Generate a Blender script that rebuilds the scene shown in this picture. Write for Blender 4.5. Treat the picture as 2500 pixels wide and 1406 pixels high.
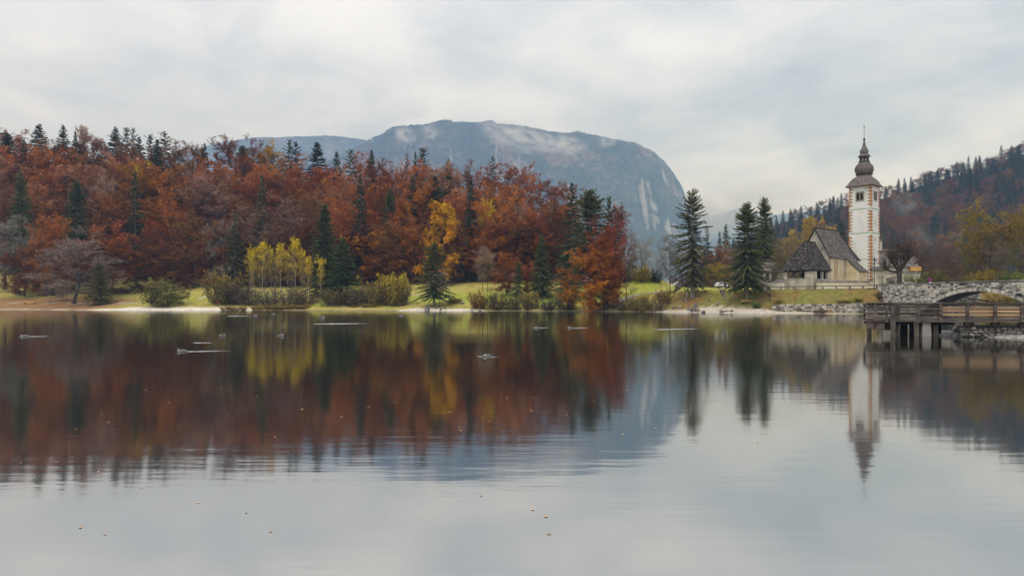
import bpy, math, random
import numpy as np
from math import sin, cos, pi, sqrt, radians, atan2, hypot

sc = bpy.context.scene
for _o in list(bpy.data.objects):
    bpy.data.objects.remove(_o)

# ------------------------------------------------------------------ camera
F, HZ, CZ = 1667.0, 736.0, 2.35          # focal length in photo pixels, horizon row, eye height over the lake
cam_d = bpy.data.cameras.new('camera')
cam = bpy.data.objects.new('camera', cam_d)
sc.collection.objects.link(cam)
cam.location = (0, 0, CZ)
cam.rotation_euler = (pi / 2, 0, 0)
cam_d.sensor_width = 36.0
cam_d.lens = 36.0 * F / 2500.0
cam_d.shift_y = (HZ - 703.0) / 2500.0
cam_d.clip_start = 0.1
cam_d.clip_end = 20000.0
sc.camera = cam

# ------------------------------------------------------------------ overcast sky
SUN_EL, SUN_AZ = radians(62), radians(215)       # azimuth clockwise from +Y: behind the camera
world = bpy.data.worlds.new('World')
sc.world = world
world.use_nodes = True
wn, wl = world.node_tree.nodes, world.node_tree.links
wn.clear()
w_out = wn.new('ShaderNodeOutputWorld')
w_bg = wn.new('ShaderNodeBackground')
w_bg.inputs['Strength'].default_value = 0.1
w_sky = wn.new('ShaderNodeTexSky')
w_sky.sky_type = 'NISHITA'
w_sky.sun_disc = False
w_sky.sun_elevation = SUN_EL
w_sky.sun_rotation = SUN_AZ
w_tc = wn.new('ShaderNodeTexCoord')
w_sep = wn.new('ShaderNodeSeparateXYZ')
wl.new(w_tc.outputs['Generated'], w_sep.inputs[0])
w_den = wn.new('ShaderNodeMath'); w_den.operation = 'ADD'
w_abs = wn.new('ShaderNodeMath'); w_abs.operation = 'ABSOLUTE'
wl.new(w_sep.outputs['Z'], w_abs.inputs[0])
wl.new(w_abs.outputs[0], w_den.inputs[0]); w_den.inputs[1].default_value = 0.22
w_dx = wn.new('ShaderNodeMath'); w_dx.operation = 'DIVIDE'
w_dy = wn.new('ShaderNodeMath'); w_dy.operation = 'DIVIDE'
wl.new(w_sep.outputs['X'], w_dx.inputs[0]); wl.new(w_den.outputs[0], w_dx.inputs[1])
wl.new(w_sep.outputs['Y'], w_dy.inputs[0]); wl.new(w_den.outputs[0], w_dy.inputs[1])
w_cmb = wn.new('ShaderNodeCombineXYZ')
wl.new(w_dx.outputs[0], w_cmb.inputs[0]); wl.new(w_dy.outputs[0], w_cmb.inputs[1])
w_cmb.inputs[2].default_value = 3.7
def w_noise(scale, detail, rough, dist):
    n = wn.new('ShaderNodeTexNoise'); n.inputs['Scale'].default_value = scale
    n.inputs['Detail'].default_value = detail; n.inputs['Roughness'].default_value = rough
    n.inputs['Distortion'].default_value = dist
    wl.new(w_cmb.outputs[0], n.inputs['Vector']); return n
n1 = w_noise(0.9, 5.0, 0.52, 0.35)
n2 = w_noise(3.2, 6.0, 0.55, 0.5)
w_mixn = wn.new('ShaderNodeMix'); w_mixn.data_type = 'FLOAT'; w_mixn.inputs[0].default_value = 0.3
wl.new(n1.outputs['Fac'], w_mixn.inputs[2]); wl.new(n2.outputs['Fac'], w_mixn.inputs[3])
w_ramp = wn.new('ShaderNodeValToRGB')
w_ramp.color_ramp.interpolation = 'B_SPLINE'
els = w_ramp.color_ramp.elements
els[0].position = 0.36; els[0].color = (0.36, 0.42, 0.47, 1)
els[1].position = 0.64; els[1].color = (0.98, 0.955, 0.92, 1)
e = els.new(0.46); e.color = (0.61, 0.635, 0.665, 1)
e = els.new(0.55); e.color = (0.76, 0.76, 0.765, 1)
wl.new(w_mixn.outputs[0], w_ramp.inputs[0])
w_gain = wn.new('ShaderNodeMix'); w_gain.data_type = 'RGBA'; w_gain.blend_type = 'MULTIPLY'; w_gain.inputs[0].default_value = 1.0
wl.new(w_ramp.outputs[0], w_gain.inputs[6]); w_gain.inputs[7].default_value = (11.15, 11.85, 13.05, 1)
w_mix = wn.new('ShaderNodeMix'); w_mix.data_type = 'RGBA'; w_mix.inputs[0].default_value = 0.96   # closed cloud cover
wl.new(w_sky.outputs[0], w_mix.inputs[6]); wl.new(w_gain.outputs[2], w_mix.inputs[7])
wl.new(w_mix.outputs[2], w_bg.inputs['Color'])
wl.new(w_bg.outputs[0], w_out.inputs['Surface'])

sun_d = bpy.data.lights.new('sun', 'SUN')
sun_d.energy = 1.5
sun_d.angle = radians(25)
sun_d.color = (1.0, 0.96, 0.9)
sun = bpy.data.objects.new('sun', sun_d)
sc.collection.objects.link(sun)
sun.rotation_euler = (pi / 2 - SUN_EL, 0, pi - SUN_AZ)
sun.location = (0, -20, 60)

sc.render.engine = 'CYCLES'
sc.view_settings.view_transform = 'Standard'
sc.view_settings.look = 'None'
sc.view_settings.exposure = 0.0
sc.view_settings.gamma = 1.0
sc.view_settings.use_curve_mapping = False
sc.cycles.use_denoising = True
sc.cycles.max_bounces = 6
sc.cycles.diffuse_bounces = 1
sc.cycles.glossy_bounces = 3
sc.cycles.transmission_bounces = 2
sc.cycles.volume_bounces = 1
sc.cycles.transparent_max_bounces = 4
sc.cycles.caustics_reflective = False
sc.cycles.caustics_refractive = False
sc.cycles.sample_clamp_indirect = 4.0
# ------------------------------------------------------------------ helpers
COL = sc.collection
RNG = np.random.default_rng(11)
random.seed(5)

def XY(px, Y):                       # a point on the sight line of photo column px at depth Y
    return ((px - 1250.0) / F * Y, Y)
def ZZ(py, Y):
    return CZ + (HZ - py) / F * Y
def ypx(py):                         # depth of a water-level point on photo row py
    return CZ * F / (py - HZ)

def tag(o, label=None, cat=None, group=None, kind=None):
    if label: o['label'] = label
    if cat: o['category'] = cat
    if group: o['group'] = group
    if kind: o['kind'] = kind
    return o

def empty(name, loc=(0, 0, 0), rz=0.0):
    o = bpy.data.objects.new(name, None)
    o.empty_display_size = 0.2
    o.location = loc
    o.rotation_euler = (0, 0, rz)
    COL.objects.link(o)
    return o

def link(name, me, parent=None, loc=None, rot=None, scale=None):
    o = bpy.data.objects.new(name, me)
    COL.objects.link(o)
    if parent is not None: o.parent = parent
    if loc is not None: o.location = loc
    if rot is not None: o.rotation_euler = rot
    if scale is not None: o.scale = scale
    return o

def np_mesh(name, V, Fq, mats=(), mi=None, smooth=False, attr=None):
    """V (n,3), Fq (m,k) with one polygon size."""
    V = np.asarray(V, np.float32); Fq = np.asarray(Fq, np.int32)
    me = bpy.data.meshes.new(name)
    m, k = Fq.shape
    me.vertices.add(len(V)); me.vertices.foreach_set('co', V.ravel())
    me.loops.add(m * k); me.loops.foreach_set('vertex_index', Fq.ravel())
    me.polygons.add(m)
    me.polygons.foreach_set('loop_start', np.arange(0, m * k, k, dtype=np.int32))
    if mi is not None: me.polygons.foreach_set('material_index', np.asarray(mi, np.int32))
    for x in mats: me.materials.append(x)
    if attr is not None:
        a = me.color_attributes.new('Col', 'FLOAT_COLOR', 'POINT')
        a.data.foreach_set('color', np.asarray(attr, np.float32).ravel())
    me.update(calc_edges=True)
    me.polygons.foreach_set('use_smooth', np.full(m, bool(smooth)))
    me.validate()
    return me

class MB:
    """collects faces, builds one mesh object"""
    def __init__(s): s.v, s.f, s.m = [], [], []
    def add(s, vs, fs, mi=0):
        b = len(s.v); s.v += [tuple(map(float, p)) for p in vs]
        s.f += [tuple(b + i for i in f) for f in fs]; s.m += [mi] * len(fs); return s
    def box(s, c, d, rz=0.0, mi=0, ax=None):
        """centre, full sizes; rz about z, or ax = 3 axis vectors"""
        hx, hy, hz = d[0] / 2, d[1] / 2, d[2] / 2
        if ax is None: ax = ((cos(rz), sin(rz), 0), (-sin(rz), cos(rz), 0), (0, 0, 1))
        vs = []
        for k in (-1, 1):
            for j in (-1, 1):
                for i in (-1, 1):
                    vs.append([c[q] + i * hx * ax[0][q] + j * hy * ax[1][q] + k * hz * ax[2][q] for q in range(3)])
        return s.add(vs, [(0, 2, 3, 1), (4, 5, 7, 6), (0, 1, 5, 4), (2, 6, 7, 3), (0, 4, 6, 2), (1, 3, 7, 5)], mi)
    def bar(s, a, b, w, h, mi=0, up=(0, 0, 1)):
        """square bar from a to b, w across, h along up"""
        a, b, up = np.array(a, float), np.array(b, float), np.array(up, float)
        d = b - a; L = np.linalg.norm(d); d /= L
        sx = np.cross(d, up); sx /= max(np.linalg.norm(sx), 1e-9); u = np.cross(sx, d)
        return s.box((a + b) / 2, (L, w, h), mi=mi, ax=(d, sx, u))
    def prism(s, poly, y0, y1, mi=0, axis='y'):
        """poly in (x,z) pushed along y (axis y), or (x,y) along z (axis z)"""
        n = len(poly)
        g = (lambda p, t: (p[0], t, p[1])) if axis == 'y' else (lambda p, t: (p[0], p[1], t))
        vs = [g(p, y0) for p in poly] + [g(p, y1) for p in poly]
        fs = [tuple(range(n)), tuple(range(2 * n - 1, n - 1, -1))]
        fs += [(i, i + n, (i + 1) % n + n, (i + 1) % n) for i in range(n)]
        return s.add(vs, fs, mi)
    def tube(s, pts, rad, n=6, mi=0, cap=True):
        pts = [np.array(p, float) for p in pts]
        if not hasattr(rad, '__len__'): rad = [rad] * len(pts)
        b = len(s.v); ref = np.array((0.13, 0.31, 0.94))
        for i, p in enumerate(pts):
            d = pts[min(i + 1, len(pts) - 1)] - pts[max(i - 1, 0)]
            d /= max(np.linalg.norm(d), 1e-9)
            r0 = ref if abs(d @ ref) < 0.9 else np.array((1.0, 0, 0))
            x = np.cross(r0, d); x /= np.linalg.norm(x); y = np.cross(d, x)
            for k in range(n):
                a = 2 * pi * k / n
                s.v.append(tuple(p + rad[i] * (cos(a) * x + sin(a) * y)))
        for i in range(len(pts) - 1):
            for k in range(n):
                q = (k + 1) % n
                s.f.append((b + i * n + k, b + i * n + q, b + (i + 1) * n + q, b + (i + 1) * n + k)); s.m.append(mi)
        if cap:
            s.f.append(tuple(b + k for k in range(n - 1, -1, -1))); s.m.append(mi)
            e_ = b + (len(pts) - 1) * n
            s.f.append(tuple(e_ + k for k in range(n))); s.m.append(mi)
        return s
    def lathe(s, prof, c=(0, 0), n=16, mi=0, a0=0.0):
        """prof [(r,z)] about a vertical axis"""
        b = len(s.v)
        for r, z in prof:
            for k in range(n):
                a = a0 + 2 * pi * k / n
                s.v.append((c[0] + r * cos(a), c[1] + r * sin(a), z))
        for i in range(len(prof) - 1):
            for k in range(n):
                q = (k + 1) % n
                s.f.append((b + i * n + k, b + i * n + q, b + (i + 1) * n + q, b + (i + 1) * n + k)); s.m.append(mi)
        s.f.append(tuple(b + k for k in range(n - 1, -1, -1))); s.m.append(mi)
        e_ = b + (len(prof) - 1) * n
        s.f.append(tuple(e_ + k for k in range(n))); s.m.append(mi)
        return s
    def mesh(s, name, mats, smooth=False):
        me = bpy.data.meshes.new(name)
        me.from_pydata(s.v, [], s.f)
        for x in (mats if isinstance(mats, (list, tuple)) else [mats]): me.materials.append(x)
        me.polygons.foreach_set('material_index', s.m)
        me.polygons.foreach_set('use_smooth', [smooth] * len(s.f))
        me.update(); return me
    def build(s, name, mats, parent=None, smooth=False, **k):
        return link(name, s.mesh(name, mats, smooth), parent, **k)

# value noise in numpy, for terrain shape and ground cover
_PERM = np.random.default_rng(3).random((256, 256))
def vnoise(x, y):
    xi, yi = np.floor(x).astype(int), np.floor(y).astype(int)
    fx, fy = x - xi, y - yi
    fx, fy = fx * fx * (3 - 2 * fx), fy * fy * (3 - 2 * fy)
    g = lambda a, b: _PERM[a % 256, b % 256]
    return ((g(xi, yi) * (1 - fx) + g(xi + 1, yi) * fx) * (1 - fy) + (g(xi, yi + 1) * (1 - fx) + g(xi + 1, yi + 1) * fx) * fy)
def fbm(x, y, oct=4, gain=0.5):
    t, a, n = 0.0, 1.0, 0.0
    for i in range(oct):
        t = t + a * vnoise(x * 2 ** i + 17.3 * i, y * 2 ** i + 9.1 * i); n += a; a *= gain
    return t / n
def sstep(a, b, x):
    t = np.clip((x - a) / (b - a), 0, 1); return t * t * (3 - 2 * t)

# ------------------------------------------------------------------ materials
def _mat(name):
    m = bpy.data.materials.new(name); m.use_nodes = True
    nt = m.node_tree; b = nt.nodes['Principled BSDF']
    return m, nt.nodes, nt.links, b

def stone_mat(name, cols, scale=2.0, rough=0.85, bump=0.0, bscale=None, coord='Object', spec=0.25, stretch=(1, 1, 1), per_object=0.0, detail=5.0, rng=(0.35, 0.68)):
    """two- to four-colour noise with optional relief and a per-object shade"""
    m, N, L, b = _mat(name)
    tc = N.new('ShaderNodeTexCoord'); mp = N.new('ShaderNodeMapping')
    mp.inputs['Scale'].default_value = stretch
    L.new(tc.outputs[coord], mp.inputs[0])
    vec = mp.outputs[0]
    oi = N.new('ShaderNodeObjectInfo')
    if per_object:
        ad = N.new('ShaderNodeVectorMath'); ad.operation = 'ADD'
        sca = N.new('ShaderNodeVectorMath'); sca.operation = 'SCALE'; sca.inputs[3].default_value = 37.0
        cb = N.new('ShaderNodeCombineXYZ')
        for i in range(3): L.new(oi.outputs['Random'], cb.inputs[i])
        L.new(cb.outputs[0], sca.inputs[0]); L.new(vec, ad.inputs[0]); L.new(sca.outputs[0], ad.inputs[1]); vec = ad.outputs[0]
    n = N.new('ShaderNodeTexNoise'); n.inputs['Scale'].default_value = scale; n.inputs['Detail'].default_value = detail; n.inputs['Roughness'].default_value = 0.62
    L.new(vec, n.inputs['Vector'])
    r = N.new('ShaderNodeValToRGB'); E = r.color_ramp.elements
    k = len(cols)
    E[0].position = rng[0]; E[0].color = (*cols[0], 1); E[1].position = rng[1]; E[1].color = (*cols[-1], 1)
    for i in range(1, k - 1):
        q = E.new(rng[0] + (rng[1] - rng[0]) * i / (k - 1)); q.color = (*cols[i], 1)
    L.new(n.outputs['Fac'], r.inputs[0])
    out = r.outputs[0]
    if per_object:
        mr = N.new('ShaderNodeMapRange'); mr.inputs[3].default_value = 1 - per_object; mr.inputs[4].default_value = 1 + per_object
        L.new(oi.outputs['Random'], mr.inputs[0])
        mu = N.new('ShaderNodeMix'); mu.data_type = 'RGBA'; mu.blend_type = 'MULTIPLY'; mu.inputs[0].default_value = 1.0
        L.new(out, mu.inputs[6]); L.new(mr.outputs[0], mu.inputs[7]); out = mu.outputs[2]
    L.new(out, b.inputs['Base Color'])
    b.inputs['Roughness'].default_value = rough
    b.inputs['Specular IOR Level'].default_value = spec
    if bump:
        n2 = N.new('ShaderNodeTexNoise'); n2.inputs['Scale'].default_value = bscale or scale * 4; n2.inputs['Detail'].default_value = 4
        L.new(vec, n2.inputs['Vector'])
        bu = N.new('ShaderNodeBump'); bu.inputs['Strength'].default_value = 1.0; bu.inputs['Distance'].default_value = bump
        L.new(n2.outputs['Fac'], bu.inputs['Height']); L.new(bu.outputs[0], b.inputs['Normal'])
    return m

def leaf_mat(name, rough=0.75, trans=0.06):
    """colour from the object's own colour, blended to obj['tint'] up the crown; clump tones painted as patches of shade, small leaf-to-leaf shifts"""
    m, N, L, b = _mat(name)
    oi = N.new('ShaderNodeObjectInfo')
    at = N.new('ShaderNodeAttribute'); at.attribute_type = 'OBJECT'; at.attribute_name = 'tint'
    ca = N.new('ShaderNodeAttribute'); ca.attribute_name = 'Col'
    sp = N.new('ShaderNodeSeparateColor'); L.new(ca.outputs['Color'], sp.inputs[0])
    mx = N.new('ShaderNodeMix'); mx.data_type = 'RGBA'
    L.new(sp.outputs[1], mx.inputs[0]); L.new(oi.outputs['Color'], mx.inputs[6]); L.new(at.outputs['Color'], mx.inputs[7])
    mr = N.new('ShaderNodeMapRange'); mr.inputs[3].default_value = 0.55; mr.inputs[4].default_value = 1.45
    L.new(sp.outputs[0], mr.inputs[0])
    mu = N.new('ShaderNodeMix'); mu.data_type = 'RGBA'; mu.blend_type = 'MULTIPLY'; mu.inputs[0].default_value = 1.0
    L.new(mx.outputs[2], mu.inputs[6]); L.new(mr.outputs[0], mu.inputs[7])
    hs = N.new('ShaderNodeHueSaturation')
    mh = N.new('ShaderNodeMapRange'); mh.inputs[3].default_value = 0.485; mh.inputs[4].default_value = 0.518
    L.new(sp.outputs[2], mh.inputs[0]); L.new(mh.outputs[0], hs.inputs['Hue'])
    L.new(mu.outputs[2], hs.inputs['Color'])
    L.new(hs.outputs[0], b.inputs['Base Color'])
    b.inputs['Roughness'].default_value = rough
    b.inputs['Specular IOR Level'].default_value = 0.15
    if trans:
        tl = N.new('ShaderNodeBsdfTranslucent'); L.new(hs.outputs[0], tl.inputs['Color'])
        ms = N.new('ShaderNodeMixShader'); ms.inputs[0].default_value = trans
        L.new(b.outputs[0], ms.inputs[1]); L.new(tl.outputs[0], ms.inputs[2])
        L.new(ms.outputs[0], N['Material Output'].inputs['Surface'])
    return m

def plain(name, col, rough=0.6, metal=0.0, spec=0.3, trans=0.0):
    m, N, L, b = _mat(name)
    n = N.new('ShaderNodeTexNoise'); n.inputs['Scale'].default_value = 9.0; n.inputs['Detail'].default_value = 3
    tc = N.new('ShaderNodeTexCoord'); L.new(tc.outputs['Object'], n.inputs['Vector'])
    mr = N.new('ShaderNodeMapRange'); mr.inputs[3].default_value = 0.86; mr.inputs[4].default_value = 1.14
    L.new(n.outputs['Fac'], mr.inputs[0])
    mu = N.new('ShaderNodeMix'); mu.data_type = 'RGBA'; mu.blend_type = 'MULTIPLY'; mu.inputs[0].default_value = 1.0
    mu.inputs[6].default_value = (*col, 1); L.new(mr.outputs[0], mu.inputs[7]); L.new(mu.outputs[2], b.inputs['Base Color'])
    b.inputs['Roughness'].default_value = rough; b.inputs['Metallic'].default_value = metal
    b.inputs['Specular IOR Level'].default_value = spec
    return m

M = {}
M['leaf'] = leaf_mat('leaf')
M['needle'] = leaf_mat('needle', 0.7, 0.08)
M['twig'] = leaf_mat('twig', 0.85, 0.0)
M['bark_grey'] = stone_mat('bark_grey', [(.11, .09, .07), (.23, .195, .155), (.34, .295, .24)], 1.6, .9, .03, 6, stretch=(1, 1, .3))
M['bark_beech'] = stone_mat('bark_beech', [(.05, .04, .034), (.095, .078, .066), (.15, .13, .112)], 1.6, .9, .03, 6, stretch=(1, 1, .3))
M['bark_dark'] = stone_mat('bark_dark', [(.045, .035, .028), (.10, .08, .065), (.15, .125, .105)], 2.0, .9, .04, 8, stretch=(1, 1, .3))
M['bark_birch'] = stone_mat('bark_birch', [(.14, .12, .10), (.52, .49, .43), (.62, .6, .55)], 1.5, .8, stretch=(1, 1, 3), rng=(.3, .5))
M['bark_spruce'] = stone_mat('bark_spruce', [(.15, .115, .092), (.28, .22, .18), (.40, .33, .28)], 1.8, .9, .04, 7, stretch=(1, 1, .35))
M['plaster'] = stone_mat('plaster', [(.40, .35, .28), (.68, .62, .52), (.77, .71, .61)], .55, .9, .02, 5, detail=8)
M['plaster_old'] = stone_mat('plaster_old', [(.19, .165, .135), (.38, .335, .27), (.6, .54, .44), (.74, .68, .57)], .5, .92, .03, 5, detail=9, rng=(.3, .7))
M['plaster_yellow'] = stone_mat('plaster_yellow', [(.58, .46, .28), (.74, .60, .39), (.80, .68, .48)], .45, .9, .015, 5, detail=8)
M['plaster_cream'] = stone_mat('plaster_cream', [(.48, .41, .30), (.70, .62, .48), (.78, .71, .57)], .6, .9, .03, 4, detail=8)
M['whitewash'] = stone_mat('whitewash', [(.55, .505, .44), (.80, .775, .725), (.87, .855, .82)], .5, .85, .012, 3, detail=10, rng=(.28, .55), stretch=(1, 1, .3))
M['shingle'] = stone_mat('shingle', [(.08, .066, .058), (.18, .152, .135), (.31, .27, .245)], 3.0, .85, .01, 20, detail=8)
M['shingle_dark'] = stone_mat('shingle_dark', [(.02, .017, .016), (.048, .04, .037), (.10, .085, .078)], 3.0, .8, .01, 20, detail=8)
M['wood_board'] = stone_mat('wood_board', [(.03, .022, .017), (.075, .056, .044), (.14, .11, .088)], 1.6, .85, .006, 14, stretch=(.35, 3, 3), per_object=.3)
M['wood_old'] = stone_mat('wood_old', [(.06, .047, .036), (.15, .122, .098), (.26, .22, .18)], 1.6, .85, .006, 14, stretch=(.35, 3, 3), per_object=.3)
M['wood_pile'] = stone_mat('wood_pile', [(.06, .048, .035), (.17, .14, .11), (.27, .23, .19)], 2.2, .85, .02, 9, stretch=(3, 3, .5), per_object=.2)
M['wood_new'] = stone_mat('wood_new', [(.33, .2, .1), (.56, .36, .2), (.68, .46, .28)], 1.4, .7, .003, 14, stretch=(.3, 4, 4), per_object=.15)
M['wood_bench'] = stone_mat('wood_bench', [(.55, .27, .06), (.72, .40, .12), (.8, .5, .18)], 1.2, .6, stretch=(.3, 3, 3))
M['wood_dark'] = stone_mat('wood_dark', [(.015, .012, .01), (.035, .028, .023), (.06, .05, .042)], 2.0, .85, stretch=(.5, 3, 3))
M['stone'] = stone_mat('stone', [(.15, .135, .112), (.42, .38, .31), (.64, .58, .48), (.74, .68, .57)], 1.1, .9, .03, 5, per_object=.32, rng=(.3, .66))
M['stone_dark'] = stone_mat('stone_dark', [(.085, .078, .065), (.24, .215, .175), (.44, .40, .33)], 1.0, .9, .04, 5, per_object=.35)
M['mortar'] = stone_mat('mortar', [(.12, .11, .095), (.22, .2, .175), (.32, .295, .26)], 2.0, .95, .03, 6)
M['cap_stone'] = stone_mat('cap_stone', [(.14, .128, .108), (.28, .26, .225), (.40, .37, .325)], .8, .9, .01, 6, per_object=.15)
M['rock'] = stone_mat('rock', [(.08, .072, .06), (.25, .228, .195), (.50, .46, .40)], .9, .9, .06, 3, per_object=.2)
M['concrete'] = stone_mat('concrete', [(.3, .275, .235), (.43, .395, .345), (.52, .48, .42)], 1.4, .85, .005, 8)
M['gravel'] = stone_mat('gravel', [(.22, .2, .18), (.42, .385, .345), (.6, .56, .51)], 3.0, .95, .04, 9)
M['road'] = stone_mat('road', [(.26, .24, .215), (.37, .345, .31), (.45, .42, .38)], .8, .9, .01, 9)
M['path'] = stone_mat('path', [(.38, .31, .25), (.55, .46, .38), (.64, .56, .48)], .8, .95, .02, 7)
M['metal_green'] = plain('metal_green', (.035, .06, .05), .5)
M['metal_dark'] = plain('metal_dark', (.03, .028, .026), .5, .4)
M['metal_grey'] = plain('metal_grey', (.35, .35, .34), .45, .5)
M['rust'] = plain('rust', (.09, .035, .022), .8)
M['iron'] = plain('iron', (.02, .018, .017), .6, .2)
M['q_yellow'] = plain('q_yellow', (.70, .38, .09), .8)
M['q_red'] = plain('q_red', (.44, .14, .08), .8)
M['q_green'] = plain('q_green', (.25, .33, .15), .8)
M['band_green'] = plain('band_green', (.22, .40, .17), .8)
M['shade_in'] = plain('shade_in', (.012, .011, .01), .9)  # flat panels of this colour stand in for the shade inside openings
M['frame_stone'] = stone_mat('frame_stone', [(.2, .18, .13), (.34, .31, .22), (.42, .39, .3)], 2.0, .85)
M['door'] = stone_mat('door', [(.06, .025, .018), (.13, .055, .04), (.18, .09, .07)], 2.0, .7, stretch=(4, 4, .5))
M['glass'] = plain('glass', (.015, .018, .02), .08, 0, .6)
M['white'] = plain('white', (.75, .75, .74), .5)
M['car_white'] = plain('car_white', (.78, .78, .78), .25, 0, .5)
M['car_brown'] = plain('car_brown', (.085, .05, .045), .25, 0, .5)
M['tyre'] = plain('tyre', (.02, .02, .02), .8)
M['rim'] = plain('rim', (.3, .3, .3), .4, .6)
M['lamp_red'] = plain('lamp_red', (.45, .02, .02), .3)
M['skin'] = plain('skin', (.5, .3, .22), .6)
M['red'] = plain('red', (.62, .02, .04), .7)
M['navy'] = plain('navy', (.02, .022, .035), .8)
M['blue'] = plain('blue', (.06, .12, .3), .7)
M['pale_blue'] = plain('pale_blue', (.42, .48, .58), .7)
M['hair'] = plain('hair', (.12, .06, .035), .8)
M['sign_blue'] = plain('sign_blue', (.03, .03, .35), .4)
M['sign_red'] = plain('sign_red', (.6, .03, .03), .4)
M['yellow'] = plain('yellow', (.75, .5, .08), .6)
M['bird'] = plain('bird', (.42, .40, .37), .7)
M['bird_dark'] = plain('bird_dark', (.05, .045, .04), .7)
M['bill'] = plain('bill', (.5, .2, .04), .5)
# ------------------------------------------------------------------ terrain
_SH = [(-2200, 755.0), (-900, 755.3), (-200, 755.6), (0, 756.0), (150, 756.5), (300, 757.4), (450, 757.6), (600, 757.6), (760, 757.9), (1000, 758.5), (1240, 759.2),
       (1400, 760.0), (1500, 760.8), (1600, 762.0), (1700, 763.4), (1800, 764.6), (1950, 765.6), (2050, 766.2), (2120, 767.0)]
SHORE = [XY(px, ypx(py)) for px, py in _SH]
BR0, BRA = (68.6, 124.0), radians(-60)               # bridge: start of its lake face, direction of its run
BRX, BRY = np.array((cos(BRA), sin(BRA))), np.array((-sin(BRA), cos(BRA)))
def br(x, y): return (BR0[0] + BRX[0] * x + BRY[0] * y, BR0[1] + BRX[1] * x + BRY[1] * y)
BANK_N = [br(-1.0, 0.4), br(6.3, 0.4), br(6.3, 7.0), br(7.0, 12.0), br(4.0, 700)]
LAND1 = SHORE + BANK_N + [(8600, 9600), (-8600, 9600), (-8600, 210)]
LAND2 = [(36, 20), (37.5, 47), (60, 76), br(22.8, -2.0), br(22.8, 8.0), br(24, 700), (8600, 300), (8600, -420), (-8600, -420), (-8600, -60), (-60, -12), (10, -9)]

def inside(poly, x, y):
    r = np.zeros(x.shape, bool)
    for (x0, y0), (x1, y1) in zip(poly, poly[1:] + poly[:1]):
        if y0 == y1: continue
        c = ((y0 > y) != (y1 > y)) & (x < (x1 - x0) * (y - y0) / (y1 - y0) + x0)
        r ^= c
    return r
def sdist(poly, x, y):
    d = np.full(x.shape, 1e9)
    for (x0, y0), (x1, y1) in zip(poly, poly[1:] + poly[:1]):
        ex, ey = x1 - x0, y1 - y0
        t = np.clip(((x - x0) * ex + (y - y0) * ey) / (ex * ex + ey * ey), 0, 1)
        d = np.minimum(d, np.hypot(x - x0 - t * ex, y - y0 - t * ey))
    return np.where(inside(poly, x, y), d, -d)

WALL_X, WALL_D, WALL_P = [50, 54, 58, 62, 66, 69, 72], [6.0, 5.6, 4.2, 3.0, 2.0, 1.4, 1.0], [10.5, 10.3, 9.8, 8.6, 6.2, 4.0, 3.0]
HILL_X = [-700, -400, -255, -190, -133, -71, -10, 20, 40, 55, 75, 400]
HILL_H = [52, 56, 53, 50, 49, 39, 35, 29, 22, 14, 0, 0]
def G(x, y):
    x = np.asarray(x, float); y = np.asarray(y, float)
    shp = np.broadcast(x, y).shape
    x = np.broadcast_to(x, shp).astype(float); y = np.broadcast_to(y, shp).astype(float)
    d = sdist(LAND1, x, y)
    wob = (fbm(x * .06, y * .06, 3) - .5)
    dd = d + wob * 2.2 * sstep(-1, 6, d) * (1 - sstep(45, 60, x))
    # lake meadow
    zl = np.where(dd < 4, .17 * dd, .68 + .20 * (dd - 4)) + .5 * (fbm(x * .09, y * .09, 3) - .5) * sstep(3, 14, dd)
    zl = np.where(dd > 46, 9.1 + .06 * (dd - 46), zl)
    zl = np.minimum(zl, 14 + 0 * x)
    # church bank: beach then a steep grassed bank up to the road terrace
    zr = np.where(dd < 5, .26 * dd, 1.3 + np.clip(dd - 5, 0, 5.5) * .65)
    zr = np.where(dd > 10.5, 4.88 + .012 * np.minimum(dd - 10.5, 14), zr) + .07 * np.clip(dd - 24, 0, 18)
    # walled bank by the bridge: a strip of beach, then the ground held by the shore wall
    dw = np.interp(x, WALL_X, WALL_D)
    dp = np.interp(x, WALL_X, WALL_P)
    zw = np.where(d < dw + .9, .10 * np.minimum(d, 4), 1.72 + np.clip(d - dw, 0, 11) / np.maximum(dp - dw, 1) * 3.14)
    zw = np.where(d > dp, 4.86 + .012 * np.minimum(d - dp, 14), zw) + .07 * np.clip(d - 24, 0, 18)
    k1 = sstep(14, 40, x + .0 * y)
    k2 = sstep(51, 54, x)
    z = zl * (1 - k1) + zr * k1
    z = z * (1 - k2) + zw * k2
    z = z + 3.9 * np.exp(-(((x - 35.5) / 7.5) ** 2 + ((y - 183) / 7.0) ** 2))
    # wooded hill
    hr = np.interp(x, HILL_X, HILL_H)
    z = z + hr * sstep(218, 345, y) + (fbm(x * .02, y * .02, 3) - .5) * 9 * sstep(230, 300, y) * sstep(.5, 12, hr)
    z = np.where(d > 0, z, np.maximum(.16 * d, -2.5))
    d2 = sdist(LAND2, x, y)
    z2 = np.where(d2 > 0, np.minimum(.3 * d2, 1.2 + .12 * d2), -2.5)
    z2 = np.where(d2 > 0, np.minimum(z2, 5.0), z2)
    return np.maximum(z, z2)

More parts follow.
